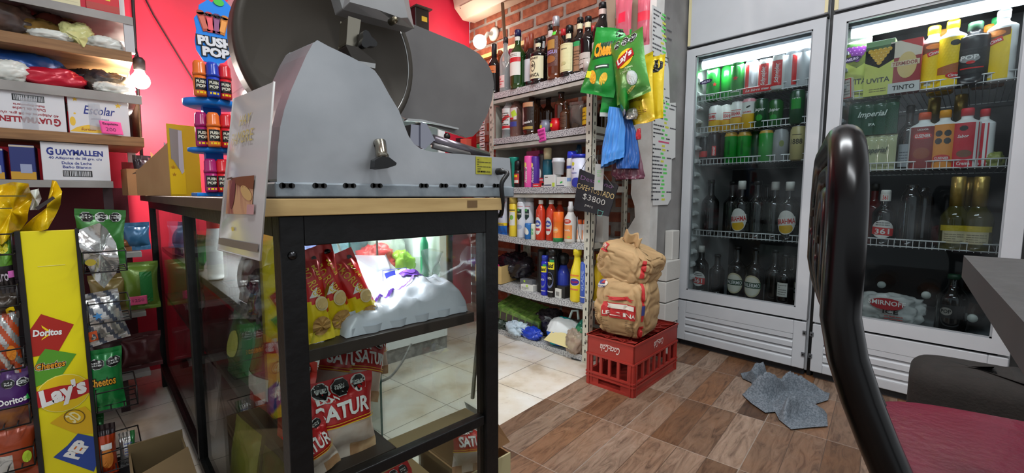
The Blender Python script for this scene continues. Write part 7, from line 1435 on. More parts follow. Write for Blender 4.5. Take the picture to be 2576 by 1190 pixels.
# ------------------------------------------------------------------ shelves on the red wall at the left
LY0, LY1, LX0, LX1 = 2.10, 2.47, -.95, .145
WBD = M('shelf_pine', (150, 112, 72), .6, c2=(122, 88, 54), ns=7, stretch=(1.2, 6, 14)); GSH = M('grey_steel_shelf', (158, 156, 152), .5, c2=(140, 138, 134), ns=9)
t = thing('wall_shelving', 'tall shelving of grey steel and wooden boards against the red wall, holding boxes and bags', 'shelf', (0, 0, 0))
LZ = {}
for k, (px, yt, yb, kind, x1) in dict(A=(330, 43, 63, 0, LX1), B=(328, 131, 156, 1, LX1-.01), C=(343, 240, 262, 0, LX1+.008), D=(343, 345, 368, 1, LX1+.006), E=(278, 456, 473, 0, .058), F=(250, 640, 654, 0, .12), G_=(250, 800, 812, 0, .12), H=(250, 960, 972, 0, .12)).items():
    zt, zb = hy(px, yt, LY0).z, hy(px, yb, LY0).z; LZ[k] = zt; mb = MB(); m_ = WBD if kind else GSH
    if kind: mb.box(LX0, x1, LY0, LY1, zb, zt, m_)
    else: mb.box(LX0, x1, LY0, LY0+.002, zb, zt, m_); mb.box(LX0, x1, LY0+.002, LY1, zt-.003, zt, m_); mb.box(LX0, x1, LY1-.002, LY1, zb, zt-.003, m_)
    mb.build('board' if kind else 'steel_shelf', t, .001)
UPR = M('grey_upright', (188, 190, 192), .5)
for x, y, z0, z1 in ((LX1-.026, LY0+.004, LZ['B'], LZ['A']-.02), (LX1-.026, LY1-.03, LZ['E'], 2.0), (.030, LY0+.06, 0, LZ['E']-.02)): mb = MB(); mb.box(x, x+.026, y, y+.026, z0, z1, UPR if z0 else K((60, 40, 44))); mb.build('upright', t)
mb = MB(); mb.box(LX1-.004, LX1, LY0+.004, LY1-.004, LZ['D'], LZ['C']-.02, WBD); mb.build('side_board', t)
mb = MB(); mb.box(LX1-.006, LX1-.002, LY0+.02, LY1-.02, LZ['E']+.03, LZ['D']-.03, WBD) if 0 else mb.box(LX0, .11, LY1-.004, LY1, .02, LZ['E']-.02, M('dark_red_back_board', (90, 22, 34), .7)); mb.build('back_board', t)
for x in (LX0+.01, ): mb = MB(); mb.box(x, x+.03, LY1-.04, LY1-.005, 0, 1.9, UPR); mb.build('upright', t)
def on(px, k, Y=None): return hy(px, 300, Y or LY0+.03).x
# boxes
CWH = M('white_printed_carton', (214, 216, 220), .6); NV = K((30, 46, 130), .6); RDP = K((150, 24, 40), .6)
def lbox(x0p, x1p, yt, k, label, mat, deco, Y=LY0+.012, d=.2, name='carton_box', side=None, group=None):
    a = hy(x0p, 400, Y).x; b_ = hy(x1p, 400, Y).x; h = hy((x0p+x1p)/2, yt, Y).z-LZ[k]-.001; w = b_-a
    return carton(name, label, ((a+b_)/2, Y+d/2, LZ[k]+.0005), w, d, h, mat, deco(w, h), 0, group, side=side, bevel=.002)
guay = lambda c, fl: (lambda w, h: [(([[rot2((p[0], p[1]-h/2), PI) for p in tt] for tt in T_]) if fl else T_, m_, l) if not fl else ([[(q[0], q[1]+h/2) for q in tt] for tt in [[rot2((p[0], p[1]-h/2), PI) for p in tt] for tt in T_]], m_, l) for T_, m_, l in [
    (sh_text('G', -w*.375, h*.76, w=w*.10, h=h*.21, bold=.04), c, 1), (sh_text('UAYMALLEN', w*.055, h*.745, w=w*.70, h=h*.155, bold=.04), c, 1), (sh_text('40 Alfajores de 38 grs. c/u', -w*.01, h*.585, w=w*.78, h=h*.085), c if fl else NV, 1), (sh_text('Dulce de Leche', 0, h*.465, w=w*.44, h=h*.075), c if fl else NV, 1),
    (sh_text('Baño Blanco' if not fl else 'Baño Repostería', 0, h*.36, w=w*.42, h=h*.07), c if fl else NV, 1), (barcode(0, h*.185, w*.40, h*.13), BLACK, 1), (frame_tris(0, h*.185, w*.42, h*.15, .002), BLACK, 1)]])
TAPE = SHEER('clear_tape', (230, 232, 236), .35, .1, .7)
b1 = lbox(104, 275, 360, 'E', 'white carton with upright blue lettering on the low grey shelf', CWH, guay(NV, 0), group=None)
b2 = lbox(-10, 175, 230, 'D', 'white carton with upside-down red lettering on the wooden shelf', CWH, guay(RDP, 1))
mb = MB(); fm = flat((0, -.1006, 0), (1, 0, 0), (0, 0, 1)); mb.decal(fm, sh_rect(.0, .05, .035, .10), TAPE, 1, L=0); mb.build('packing_tape', b2)
YDR = K((230, 190, 60), .6)
b3 = lbox(182, 333, 243, 'D', 'white carton with blue script and yellow drawings beside the upside-down box', CWH, lambda w, h: [(sh_text('Escolar', 0, h*.62, w=w*.52, h=h*.22, bold=.01, shear=.3), NV, 1), (sh_text('galletitas', 0, h*.40, w=w*.3, h=h*.06), K((120, 130, 160)), 1), (sh_poly([(-w*.5, h*.04), (-w*.38, h*.16), (-w*.2, h*.24), (-w*.02, h*.20), (w*.04, h*.04)]), YDR, 1), (sh_text('Surtido', -w*.2, h*.12, w=w*.24, h=h*.07, shear=.2), K((160, 90, 30)), 2), (sh_star(w*.32, h*.80, .010)+sh_star(-w*.38, h*.86, .008), YDR, 1), (sh_ell(-w*.44, h*.3, .014, .03)+sh_ell(-w*.40, h*.5, .006, .006), YDR, 1)])
mb = MB(); mb.decal(fm, sh_rect(-.012, .06, .03, .09), TAPE, 2, L=0); mb.build('packing_tape', b3)
p = hy(280, 322, LY0-.004); sheet_note('price_note', 'bright pink price note hanging over the edge of the wooden shelf', (p.x, LY0-.006, p.z), (1, 0, -.04), (-.12, 0, 1), .056, .044, K((255, 96, 170), .7), [(sh_text('Esquisita', 0, .012, w=.04, h=.009), K((60, 30, 60)), 1), (sh_text('200', -.002, -.006, w=.026, h=.012, bold=-.01), K((50, 30, 60)), 1)])
nb = lambda w, h: [(sh_rect(0, h*.12, w, h*.22), K((196, 150, 40), .5), 1), (sh_rect(w*.12, h*.32, w*.46, h*.26), K((150, 160, 190), .5), 2), (sh_rect(0, h*.96, w, h*.05), K((190, 180, 160), .5), 1)]
lbox(24, 88, 364, 'E', 'navy blue carton with a gold foot left of the blue-lettered carton', K((34, 46, 110), .45), nb, d=.14); lbox(-40, 8, 372, 'E', 'second navy carton cut off at the left edge of the low grey shelf', K((30, 50, 130), .45), nb, d=.14)
lbox(250, 330, -16, 'A', 'red box with a yellow sticker on the highest shelf', K((206, 36, 48), .5), lambda w, h: [(sh_rect(w*.12, h*.66, w*.22, h*.16, -.1), K((236, 226, 60)), 1), (sh_rect(-w*.25, h*.72, w*.26, h*.22), K((226, 200, 206)), 1), (sh_rect(0, h*.22, w, h*.3), K((180, 60, 50)), 1)], d=.16)
lbox(110, 236, -22, 'A', 'cream carton on the highest shelf left of the red box', K((222, 216, 176), .6), lambda w, h: [(sh_rect(0, h*.3, w*.9, h*.02), K((190, 184, 150)), 1)], d=.2)
# bags on the upper wooden board
BRD_ = [M('bread_film_%d' % i, c, .25, c2=c2, ns=14, bump=.5, bs=26) for i, (c, c2) in enumerate([((120, 84, 48), (176, 130, 80)), ((150, 116, 60), (106, 80, 40)), ((110, 50, 40), (70, 40, 34))])]
def llump(px, k, Y, size, mat, label, seed, rot=None, dz=0., cat='bag', group=None, name='plastic_bag', fold=.22): return lump(name, label, (hy(px, 200, Y).x, Y, LZ[k]+.001+dz), size, mat, seed, 0, cat, group, rot=rot, fold=fold)
llump(150, 'B', LY0+.17, (.14, .13, .13), BRD_[2], 'dark red-brown bread bag on the upper wooden board', 3.); llump(118, 'B', LY0+.12, (.14, .11, .09), BRD_[1], 'olive-brown bread bag lying on the upper wooden board', 5.)
llump(160, 'B', LY0+.20, (.12, .10, .16), BRD_[0], 'brown bread bag at the top, under the highest shelf', 7.); llump(24, 'B', LY0+.12, (.16, .14, .12), M('mixed_bag_film', (110, 84, 70), .3, c2=(70, 60, 56), ns=12), 'mixed brown packet at the left of the upper wooden board', 9.)
WF = M('white_film', (216, 220, 212), .3, bump=.5, bs=30); YW_ = M('yellowish_film', (206, 206, 140), .3, bump=.5, bs=30)
llump(142, 'B', LY0+.035, (.10, .05, .035), WF, 'flat white bag end lying on the board edge', 11.); llump(205, 'B', LY0+.06, (.085, .06, .085), YW_, 'yellow-white knotted bag on the upper wooden board', 13.); llump(272, 'B', LY0+.045, (.10, .06, .05), WF, 'white bag end at the right of the upper wooden board', 15.)
crumple('bag_tail', 'twisted yellow tail of the knotted bag hanging over the board edge', [(160, 78), (200, 80), (222, 100), (212, 120), (205, 118), (185, 95)], LY0+.0, 4., YW_, dy=.008)
llump(258, 'B', LY0+.17, (.12, .12, .08), M('mauve_film', (130, 80, 84), .3, bump=.4, bs=24), 'reddish packet behind the white bag end', 17.)
# bags on the grey shelf below it
BLF = FOIL((30, 84, 160)); RDF = FOIL((190, 24, 50)); DKF = M('navy_gold_film', (44, 42, 62), .25, c2=(96, 84, 60), ns=9, bump=.5, bs=26)
llump(60, 'C', LY0+.14, (.20, .14, .13), BLF, 'blue plastic bag on the grey shelf under the wooden board', 21., fold=.1); llump(20, 'C', LY0+.05, (.10, .08, .075), WF, 'white crumpled bag at the left of the grey shelf', 23.)
llump(135, 'C', LY0+.07, (.165, .12, .07), RDF, 'shiny red plastic bag on the grey shelf', 25., fold=.05); llump(205, 'C', LY0+.16, (.13, .12, .10), DKF, 'dark navy packet right of the red bag', 27.); llump(270, 'C', LY0+.10, (.14, .12, .09), DKF, 'dark navy and clear packet near the lamp', 29.); llump(280, 'C', LY0+.035, (.09, .05, .04), WF, 'pale flat packet at the shelf edge near the lamp', 31.)
lbox(238, 336, 150, 'C', 'cream paper packet lit by the lamp at the right of the grey shelf', K((240, 220, 170), .6), lambda w, h: [(sh_rect(-w*.1, h*.7, w*.5, h*.1), K((226, 190, 90)), 1)], Y=LY0+.24, d=.08, name='paper_packet'); lbox(150, 196, 178, 'C', 'pink card behind the red bag', K((240, 110, 120), .6), lambda w, h: [], Y=LY0+.20, d=.01, name='card')
# bare bulb beside the shelf
b_ = hy(353, 203, LY0+.10); t = thing('light_bulb', 'glaring bare bulb in a dark holder at the right edge of the left shelves', 'lamp', (b_.x, LY0+.10, b_.z))
mb = MB(); mb.lathe([(.030*math.sin(PI*i/14), -.030*math.cos(PI*i/14)) for i in range(12)]+[(.014, .034), (.014, .040)], GLOW('bulb_glow', (255, 240, 225), 45), 24); mb.build('bulb', t)
mb = MB(); mb.lathe([(.018, .038), (.019, .075), (.012, .085), (0, .085)], K((40, 34, 34)), 20); mb.build('socket', t)
mb = MB(); mb.tube([(0, 0, .083), (-.004, .03, .12), (-.01, .20, .16)], .003, BLACK, 6); mb.build('flex', t)
pl_ = bpy.data.lights.new('bulb_light', 'POINT'); pl_.energy = 22; pl_.color = (1, .86, .78); pl_.shadow_soft_size = .035; o = bpy.data.objects.new('bulb_light', pl_); COL.objects.link(o); o.location = (b_.x+.004, LY0+.09, b_.z-.045)
gl_ = bpy.data.lights.new('globe_light', 'POINT'); gl_.energy = 2.6; gl_.color = (1, .93, .82); gl_.shadow_soft_size = .05; o = bpy.data.objects.new('globe_light', gl_); COL.objects.link(o); o.location = (1.84, 2.33, 1.84)
# goods low on the same shelves, seen between rack and counter
def lowbag(px, pt, pb, Y, wpx, c, label, seed, deco=None, rz=0., k=None):
    a, b2_ = hy(px, pt, Y), hy(px, pb, Y); w = wpx*mpp(b2_)*1.25
    return bag('packet', label, (b2_.x, Y, b2_.z), w, a.z-b2_.z, .04, FOIL(c), seed, rz, decals=deco(w, a.z-b2_.z) if deco else None, group='packets low on the left shelves')
for px, pt, k, c, wpx, lab, sd in [(352, 660, 'G_', (110, 140, 50), 62, 'yellow-green packet on a low shelf between the rack and the counter', 121), (300, 590, 'F', (150, 90, 50), 50, 'brown and orange packet on a low shelf', 122), (352, 560, 'F', (60, 110, 150), 44, 'blue packet on a low shelf next to the counter', 123), (270, 690, 'G_', (130, 110, 60), 60, 'olive packet low behind the rack', 124), (340, 840, 'H', (90, 40, 44), 70, 'dark red packet on the lowest shelf', 125), (250, 850, 'H', (80, 60, 60), 60, 'dark brown packet on the lowest shelf', 126)]:
    Y = LY0+.05; w = wpx*mpp(hy(px, 700, Y))*1.2; h = hy(px, pt, Y).z-LZ[k]; bag('packet', lab, (hy(px, 700, Y).x, Y, LZ[k]+.001), w, h, .05, FOIL(c), sd, group='packets low on the left shelves', decals=[(sh_rect(w*.15, h*.45, w*.35, h*.7), K((40, 130, 60)), 1)] if sd == 121 else None)
p = hy(348, 752, LY0-.004); sheet_note('price_note', 'dull pink price note on a low shelf beside the counter', (p.x-.0, LY0-.006, p.z-.005), (1, 0, .02), (0, 0, 1), .050, .032, K((236, 90, 140), .7), [(sh_text('1250', 0, .0, w=.032, h=.010, bold=-.01), K((70, 30, 60)), 1)])

# ------------------------------------------------------------------ snack rack in the left foreground
RY = 1.65; BLKW = K((20, 18, 20), .4)
t = thing('snack_rack', 'black wire snack rack with a yellow centre panel carrying snack pictures', 'rack', (0, 0, 0))
a, b_ = hy(50, 583, RY), hy(188, 578, RY); x0, x1, zt = a.x, b_.x, a.z; zb = .03
YP = M('yellow_panel', (238, 222, 8), .4, c2=(230, 214, 10), ns=3)
mb = MB(); mb.box(x0, x1, RY, RY+.012, zb, zt, YP); pn = mb.build('yellow_panel', t, .001)
mb = MB(); mb.box(x0-.010, x0, RY-.004, RY+.05, 0, zt+.001, BLKW); mb.box(x1, x1+.008, RY-.004, RY+.05, 0, zt+.001, BLKW); mb.build('panel_edge', t)
mb = MB(); fm0 = flat((0, RY-.0006, 0), (1, 0, 0), (0, 0, 1))
def pp_(pts, mat, l): mb.decal(fm0, sh_poly([(hy(px, py, RY).x, hy(px, py, RY).z) for px, py in pts]), mat, l, L=0)
def tx(s, px, py, w, h, a, mat, l, bold=.02, shear=0.): q = hy(px, py, RY); mb.decal(fm0, sh_text(s, q.x, q.z, w=w*mx(px, py, RY), h=h*mpp(q)*.92, a=a, bold=bold, shear=shear), mat, l, L=0)
DR, DG, LR, PBL = K((170, 36, 26), .4), K((84, 150, 40), .4), K((176, 26, 30), .4), K((40, 70, 150), .4)
pp_([(103, 790), (186, 816), (145, 888), (78, 898), (74, 832)], DR, 1); pp_([(104, 818), (126, 832), (124, 838), (106, 824)], YB, 2); pp_([(106, 852), (124, 838), (126, 842), (104, 856)], YB, 2)
tx('Doritos', 120, 836, 74, 19, -.10, WHITE, 3, .04)
pp_([(114, 877), (192, 890), (155, 945), (88, 974), (84, 930), (100, 895)], DG, 2); tx('Cheetos', 127, 918, 82, 24, -.02, K((236, 220, 200)), 3, .16, .1); tx('Cheetos', 127, 918, 80, 20, -.02, K((40, 30, 20)), 4, .09, .1); tx('Cheetos', 127, 918, 76, 17, -.02, K((226, 150, 30)), 5, .02, .1)
q = hy(160, 988, RY); mb.decal(fm0, sh_ell(q.x, q.z, 138*mx(160, 1000, RY), 96*mpp(q), .25), K((236, 226, 120)), 3, L=0); mb.decal(fm0, sh_ell(q.x, q.z, 134*mx(160, 1000, RY), 92*mpp(q), .25), K((226, 190, 20), .4), 4, L=0)
pp_([(90, 985), (150, 970), (190, 965), (222, 952), (228, 985), (190, 1002), (140, 1012), (96, 1026)], LR, 5); tx("Lay's", 160, 990, 124, 62, .20, WHITE, 6, .05, .15)
pp_([(126, 1064), (160, 1040), (214, 1022), (232, 1040), (238, 1090), (190, 1090)], K((220, 174, 20), .4), 2)
q = hy(188, 1048, RY); mb.decal(fm0, sh_ell(q.x, q.z, 50*mx(160, 1000, RY), 44*mpp(q), .7), K((120, 90, 10)), 3, L=0); mb.decal(fm0, sh_ell(q.x, q.z, 44*mx(160, 1000, RY), 38*mpp(q), .7), K((220, 174, 20), .4), 4, L=0); tx('3D', 186, 1048, 28, 32, .6, K((236, 226, 170)), 5, .03)
pp_([(196, 1090), (244, 1100), (246, 1160), (236, 1186), (134, 1150), (170, 1120)], PBL, 2); q = hy(196, 1130, RY); mb.decal(fm0, sh_ell(q.x, q.z, 24*mx(160, 1000, RY), 22*mpp(q)), K((214, 110, 30)), 3, L=0); tx('PEP', 195, 1130, 62, 36, .9, WHITE, 4, .06)
q = hy(130, 668, RY); mb.decal(fm0, sh_rect(q.x, q.z, .05, .0016), K((234, 224, 120)), 1, L=0)
mb.build('print', pn)
# wire baskets left and right of the panel
def basket(xa, xb, z, h, nm='wire_basket'):
    mb = MB(); ya, yb = RY-.035, RY+.10; r = .0016
    for zz in (z, z+h): mb.tube([(xa, ya, zz), (xb, ya, zz), (xb, yb, zz), (xa, yb, zz)], r*1.3, BLKW, 6, closed=True)
    n = max(2, int(abs(xb-xa)/.022))
    for i in range(n+1):
        x = xa+(xb-xa)*i/n
        if i in (0, n): mb.tube([(x, ya, z), (x, ya, z+h)], r, BLKW, 5)
        mb.tube([(x, ya, z), (x, yb, z)], r, BLKW, 5)
    for i in range(4): y = ya+(yb-ya)*i/3; mb.tube([(xa, y, z), (xb, y, z)], r, BLKW, 5)
    mb.build(nm, t)
xr0, xr1 = x1+.012, hy(352, 1075, RY-.035).x; xl1, xl0 = x0-.012, -.36
zr = [hy(320, y, RY-.035).z for y in (625, 760, 845, 1022, 1172)]
for z in (zr[0]-.06, zr[1]-.05, zr[3], zr[4]): basket(xr0, xr1, z, .055)
zl = [hy(30, y, RY-.035).z for y in (640, 770, 930, 1075, 1185)]
for z in zl: basket(xl0, xl1, z, .05)
mb = MB(); mb.box(xl0, x1, RY+.10, RY+.106, .02, zt-.04, K((40, 26, 32), .6)); mb.build('back_board', t); mb = MB(); mb.box(xl0, xr1, RY-.03, RY+.10, 0, .02, BLKW); mb.build('foot', t)
def rbag(px0, px1, pt, pb, mats, label, seed, deco=None, Y=RY+.01, rot=None, t_=.035, ext=1.0, name='snack_bag', sup=None):
    a, b2_ = hy(px0, pt, Y), hy(px1, pb, Y); w = (b2_.x-a.x)*ext; h = a.z-b2_.z
    return bag(name, label, ((a.x+b2_.x)/2, Y, b2_.z), w, h, t_, mats, seed, rot=rot, decals=deco(w, h) if deco else None, group='snack bags in the wire rack')
SILV = M('silver_film_inside', (190, 190, 188), .22, .75, bump=.7, bs=34); GNB = FOIL((56, 124, 50))
rbag(176, 318, 528, 660, lambda u, v: GNB, 'green snack bag with three black octagons at the top of the rack', 131, lambda w, h: octs(3, w*.0, h*.86, w*.27)+[(sh_ell(w*.1, h*.2, w*.3, h*.2), K((150, 150, 60)), 1)], rot=(0, math.radians(3), .05), Y=RY+.05)
crumple('torn_bag', 'torn silver bag lining hanging below the green snack bag', [(196, 580), (250, 560), (268, 575), (292, 612), (300, 660), (292, 690), (262, 725), (235, 700), (215, 660), (200, 620)], RY-.012, 8., lambda u, v: GNB if v > .96 else SILV, [(sh_ell(-.02, -.02, .022, .018), K((170, 150, 40)), 1), (bars(.006, -.05, .03, .02, 4), K((60, 60, 60)), 1)], dy=.02)
rbag(208, 330, 738, 850, lambda u, v: SILV if (u*3+v*2) % 1 > .35 else FOIL((70, 76, 90)), 'silver and dark snack bag in the second basket right of the panel', 133, lambda w, h: [(sh_rect(-w*.32, h*.2, w*.2, h*.2), K((220, 90, 40)), 1), (sh_star(-w*.1, h*.56, .012), K((60, 130, 190)), 1)], rot=(0, math.radians(-8), 0))
rbag(210, 318, 884, 1018, lambda u, v: FOIL((26, 130, 62)), 'bright green snack bag with octagons and orange lettering in the third basket', 134, lambda w, h: octs(2, w*.02, h*.78, w*.42)+[(sh_text('Cheetos', -w*.1, h*.48, w=w*.8, h=h*.16, bold=.1), K((30, 26, 20)), 1), (sh_text('Cheetos', -w*.1, h*.48, w=w*.76, h=h*.13, bold=.02), K((240, 170, 40)), 2)])
rbag(236, 300, 1075, 1190, lambda u, v: FOIL((176, 60, 20)) if v < .8 else FOIL((40, 26, 30)), 'orange-brown snack bag in the lowest right basket', 135, lambda w, h: [(sh_ell(0, h*.4, w*.6, h*.4), K((214, 130, 50)), 1), (sh_rect(0, h*.62, w*.5, h*.1), WHITE, 2)])
rbag(296, 346, 1092, 1172, lambda u, v: SILV if u < .7 else FOIL((40, 120, 60)), 'silver and green snack bag in the lowest right basket', 136, lambda w, h: [(bars(-w*.2, h*.4, w*.5, h*.35, 5), K((90, 100, 160)), 1)], Y=RY+.03)
rbag(238, 266, 1040, 1100, lambda u, v: FOIL((40, 130, 60)), 'green bag edge just right of the yellow panel', 137, None, Y=RY+.06)
rbag(-30, 42, 600, 735, lambda u, v: FOIL((90, 140, 40)) if v > .5 else FOIL((40, 34, 36)), 'green-topped snack bag left of the yellow panel', 141, lambda w, h: [(sh_ell(w*.1, h*.82, w*.5, h*.2), K((200, 190, 40)), 1), (sh_text('aro', w*.0, h*.3, w=w*.5, h=h*.14), K((190, 180, 190)), 1), (sh_rect(w*.36, h*.34, w*.24, h*.12), K((220, 110, 190)), 1)])
rbag(-40, 50, 735, 800, lambda u, v: FOIL((60, 50, 40)), 'dark brown snack bag left of the yellow panel', 142, lambda w, h: [(sh_poly([(w*.1, h*.2), (w*.4, h*.3), (w*.36, h*.5), (w*.12, h*.4)]), YB, 1)])
rbag(-40, 62, 785, 935, lambda u, v: SILV if (u*2.3+v*3.1) % 1 > .5 else FOIL((176, 70, 30)), 'silver and orange snack bag left of the yellow panel', 143, lambda w, h: [(sh_ell(w*.2, h*.35, w*.3, h*.24), K((214, 130, 40)), 1)])
rbag(-60, 88, 940, 1075, lambda u, v: FOIL((70, 30, 96)) if v > .42 else M('chips_print', (140, 84, 34), .35, c2=(60, 30, 50), ns=26), 'purple snack bag with octagons left of the yellow panel', 144, lambda w, h: octs(3, w*.08, h*.78, w*.27)+[(sh_text('Doritos', w*.14, h*.52, w=w*.6, h=h*.10, a=.06, bold=.03), WHITE, 1), (sh_poly([(w*.38, h*.5), (w*.5, h*.48), (w*.46, h*.58)]), K((60, 200, 90)), 1)])
rbag(-40, 102, 1080, 1190, lambda u, v: FOIL((150, 60, 26)) if u > .5 or v > .5 else SILV, 'orange snack bag in the lowest left basket', 145, lambda w, h: [(sh_ell(w*.3, h*.4, w*.2, h*.2), K((190, 220, 60)), 1)])
YFO = M('yellow_crumpled_film', (226, 190, 20), .25, .15, bump=.7, bs=34)
crumple('torn_bag', 'crumpled yellow snack bag lying over the top left of the rack', [(-30, 470), (30, 458), (74, 462), (78, 505), (68, 555), (40, 590), (10, 612), (-30, 612)], RY+.03, 12., YFO, [(sh_rect(.0, .04, .06, .003)+sh_rect(-.02, .01, .05, .003), K((90, 80, 20)), 1)], dy=.05)
crumple('torn_bag', 'yellow torn snack bag with a curling strip standing on top of the yellow panel', [(40, 588), (80, 552), (108, 535), (128, 505), (134, 480), (130, 453), (140, 455), (157, 482), (152, 515), (138, 545), (122, 575), (80, 586)], RY+.02, 15., YFO, [(sh_poly([(-.02, .0), (.014, .03), (.018, .024), (-.014, -.006)]), K((50, 40, 40)), 1)], dy=.03)
crumple('torn_bag', 'white bag lining sticking up between the two yellow bags', [(76, 480), (98, 474), (104, 500), (92, 528), (76, 528)], RY+.06, 17., WF, dy=.02)
t = thing('cardboard_box', 'dull brown cardboard box on the floor between the rack and the counter', 'box', (0, 0, 0)); KB2 = M('cardboard_olive', (110, 92, 60), .85, c2=(96, 80, 52), ns=6)
p = hy(480, 1110, 1.25); x0_ = hy(330, 1180, 1.25).x; x1_ = min(.158, hy(478, 1120, 1.25).x); h_ = .19; mb = MB(); mb.box(x0_, x1_, 1.15, 1.154, 0, h_, KB2); mb.box(x0_, x1_, 1.38, 1.384, 0, h_+.02, KB2); mb.box(x0_, x0_+.004, 1.154, 1.38, 0, h_, KB2); mb.box(x1_-.004, x1_, 1.154, 1.38, 0, h_, KB2); mb.box(x0_+.004, x1_-.004, 1.154, 1.38, 0, .004, KB2); mb.build('box_body', t)
mb = MB(); q = [V((x0_, 1.15, h_)), V((x1_, 1.15, h_)), V((x1_-.004, 1.25, h_+.03)), V((x0_+.01, 1.25, h_-.0))]; mb.prism(q, [v+V((0, 0, .003)) for v in q], KB2); mb.build('flap', t)
# ------------------------------------------------------------------ chair, table and pouffe in the right foreground
N_, F2 = V((.435, .069, 0)), V((.840, .168, 0)); d_ = (F2-N_).normalized(); n_ = V((d_.y, -d_.x, 0)); Lb = (F2-N_).length
t = thing('dining_chair', 'black tube chair with a hooped back and a dark red vinyl seat, at the table', 'chair', (0, 0, 0))
TB = M('black_tube', (5, 5, 6), .24, c2=(7, 6, 8), ns=3, spec=.28)
def back(a, z):
    q = max(0, .73-max(z, .44)); s = .5*q*q/(q+.08)
    return N_+d_*a+n_*s+V((0, 0, z))
def hoop(a0, a1, zt, r, zb=.46, rc=.085):
    P = []; rc = min(rc, (a1-a0)/2)
    zs = [zb+(zt-rc-zb)*i/10 for i in range(11)]
    P += [back(a0, z) for z in zs]
    P += [back(a0+rc-rc*math.cos(PI/2*i/7), zt-rc+rc*math.sin(PI/2*i/7)) for i in range(1, 8)]
    P += [back(a1-rc+rc*math.sin(PI/2*i/7), zt-rc+rc*math.cos(PI/2*i/7)) for i in range(0 if a1-a0 > 2*rc+.001 else 1, 8)]
    P += [back(a1, z) for z in reversed(zs)]
    return P
R_ = .0140
mb = MB(); mb.tube(hoop(0, Lb, .873, R_), R_, TB, 20); bk1 = mb.build('outer_hoop', t)
for a0, a1, z in ((.075, Lb-.075, .846), (.145, Lb-.145, .822)): mb = MB(); mb.tube(hoop(a0, a1, z, .010, rc=.07), .0105, TB, 16); mb.build('inner_hoop', t)
sc = N_+d_*(Lb/2)+n_*.285+d_*.03; sc.z = 0
def seat_pt(a, b): return sc+d_*a-n_*b
VIN = M('red_vinyl', (112, 28, 50), .33, c2=(100, 22, 42), ns=9, bump=.25, bs=90)
mb = MB()
def seat(u, v):
    th = 2*PI*u; e = .45; pw = lambda x: math.copysign(abs(x)**e, x); cx, cy = pw(math.cos(th))*.232, pw(math.sin(th))*.225
    if v < .3: k, z = 1-.04*(1-v/.3), .446+.04*(v/.3)
    elif v < .5: q = (v-.3)/.2; k, z = 1-.05*q*q, .486+.014*math.sin(q*PI/2)
    else: q = (v-.5)/.5; k, z = .95*(1-q), .500+.008*math.sin(q*PI/2)
    p = seat_pt(cx*k, cy*k); p.z = z; return p
mb.grid(seat, 64, 22, VIN); mb.build('seat', t)
mb = MB(); P = [seat_pt(math.copysign(abs(math.cos(a))**.45, math.cos(a))*.19, math.copysign(abs(math.sin(a))**.45, math.sin(a))*.19)+V((0, 0, .438)) for a in [2*PI*k/40 for k in range(40)]]; mb.tube(P, .010, TB, 10, closed=True); mb.build('seat_frame', t)
for a in (0, Lb): q = back(a, .46); mb = MB(); mb.tube([q, q+n_*.005+V((0, 0, -.12)), q-n_*.02+V((0, 0, -.30)), V((q.x, q.y, 0))-n_*.05], .0135, TB, 14); mb.build('leg', t)
for a in (-.185, .185): q = seat_pt(a, -.185); mb = MB(); mb.tube([q+V((0, 0, .438)), q+n_*.01+V((0, 0, .2)), V((q.x, q.y, 0))+n_*.02], .0125, TB, 14); mb.build('leg', t)
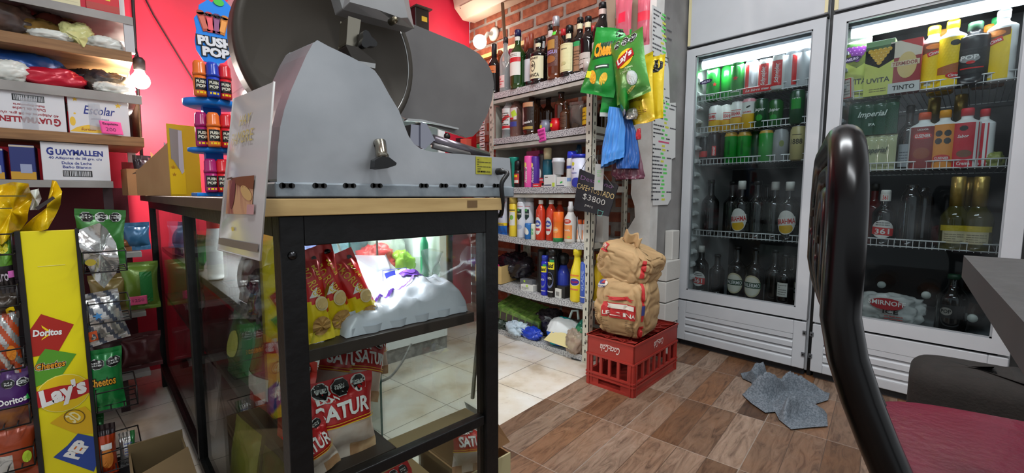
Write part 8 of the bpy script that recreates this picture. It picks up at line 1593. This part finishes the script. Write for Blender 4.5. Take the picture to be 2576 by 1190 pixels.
# table: its corner comes into view at the right
c0 = V((.748, .004, 0)); ex = V((-.9972, -.0745, 0)); ey = V((.0745, -.9972, 0))
TT = M('dark_grey_laminate', (64, 62, 61), .6, c2=(54, 52, 51), ns=60, bump=.1, bs=200); TE = M('table_edge_grey', (78, 76, 75), .6)
t = thing('table', 'dark grey table whose corner reaches in over the red chair seat', 'table', (0, 0, 0)); W_, D_ = 1.0, .75
q = [c0, c0+ex*W_, c0+ex*W_+ey*D_, c0+ey*D_]; mb = MB(); mb.prism([V((p.x, p.y, .750)) for p in q], [V((p.x, p.y, .724)) for p in q], TT, side=TE); mb.build('tabletop', t, .002)
cc = c0+ex*.42+ey*.40; mb = MB(); mb.cyl(.035, .03, .724, BLACK, 20, c=(cc.x, cc.y)); mb.build('pedestal', t); mb = MB(); mb.lathe([(.22, 0), (.22, .012), (.05, .03), (0, .03)], BLACK, 28, Matrix.Translation((cc.x, cc.y, 0))); mb.build('foot_plate', t)
# dark brown pouffe behind the chair seat
BRF = M('dark_brown_fabric', (34, 28, 24), .9, c2=(28, 23, 19), ns=40, bump=.3, bs=160)
dp = 1.0; p = V((.69, .7236, 0))*dp+V((.7236, -.69, 0))*(1034/FPX*dp); fw2 = p.normalized(); r2_ = V((fw2.y, -fw2.x, 0)); t = thing('pouffe', 'dark brown upholstered pouffe standing beyond the red chair seat', 'pouffe', (0, 0, 0))
w, d, h = .50, .20, .418; zt = h
mb = MB(); n = 32
def pf(rr, z): return [p+r2_*(w/2+math.copysign(abs(math.cos(a))**.28, math.cos(a))*(w/2-rr))+fw2*(d/2+math.copysign(abs(math.sin(a))**.28, math.sin(a))*(d/2-rr))+V((0, 0, z)) for a in [2*PI*k/n for k in range(n)]]
rows = [pf(.0, .06)]+[pf(0, .06+.1*i) for i in range(1, 4)]+[pf(.04*(1-math.cos(PI/2*i/6)), zt-.04+.04*math.sin(PI/2*i/6)-(.0)) for i in range(7)]+[pf(.12, zt+.003), pf(.17, zt+.004)]
vs = [v for r in rows for v in r]; fs_ = [(i*n+k, i*n+(k+1) % n, (i+1)*n+(k+1) % n, (i+1)*n+k) for i in range(len(rows)-1) for k in range(n)]; fs_.append(tuple((len(rows)-1)*n+k for k in range(n))); fs_.append(tuple(range(n-1, -1, -1)))
mb.add(vs, fs_, BRF, True); mb.build('cushion_body', t)
for a, b_ in ((.05, .05), (w-.05, .05), (.05, d-.05), (w-.05, d-.05)): q = p+r2_*a+fw2*b_; mb = MB(); mb.cyl(.018, 0, .062, BLACK, 14, c=(q.x, q.y)); mb.build('leg', t)
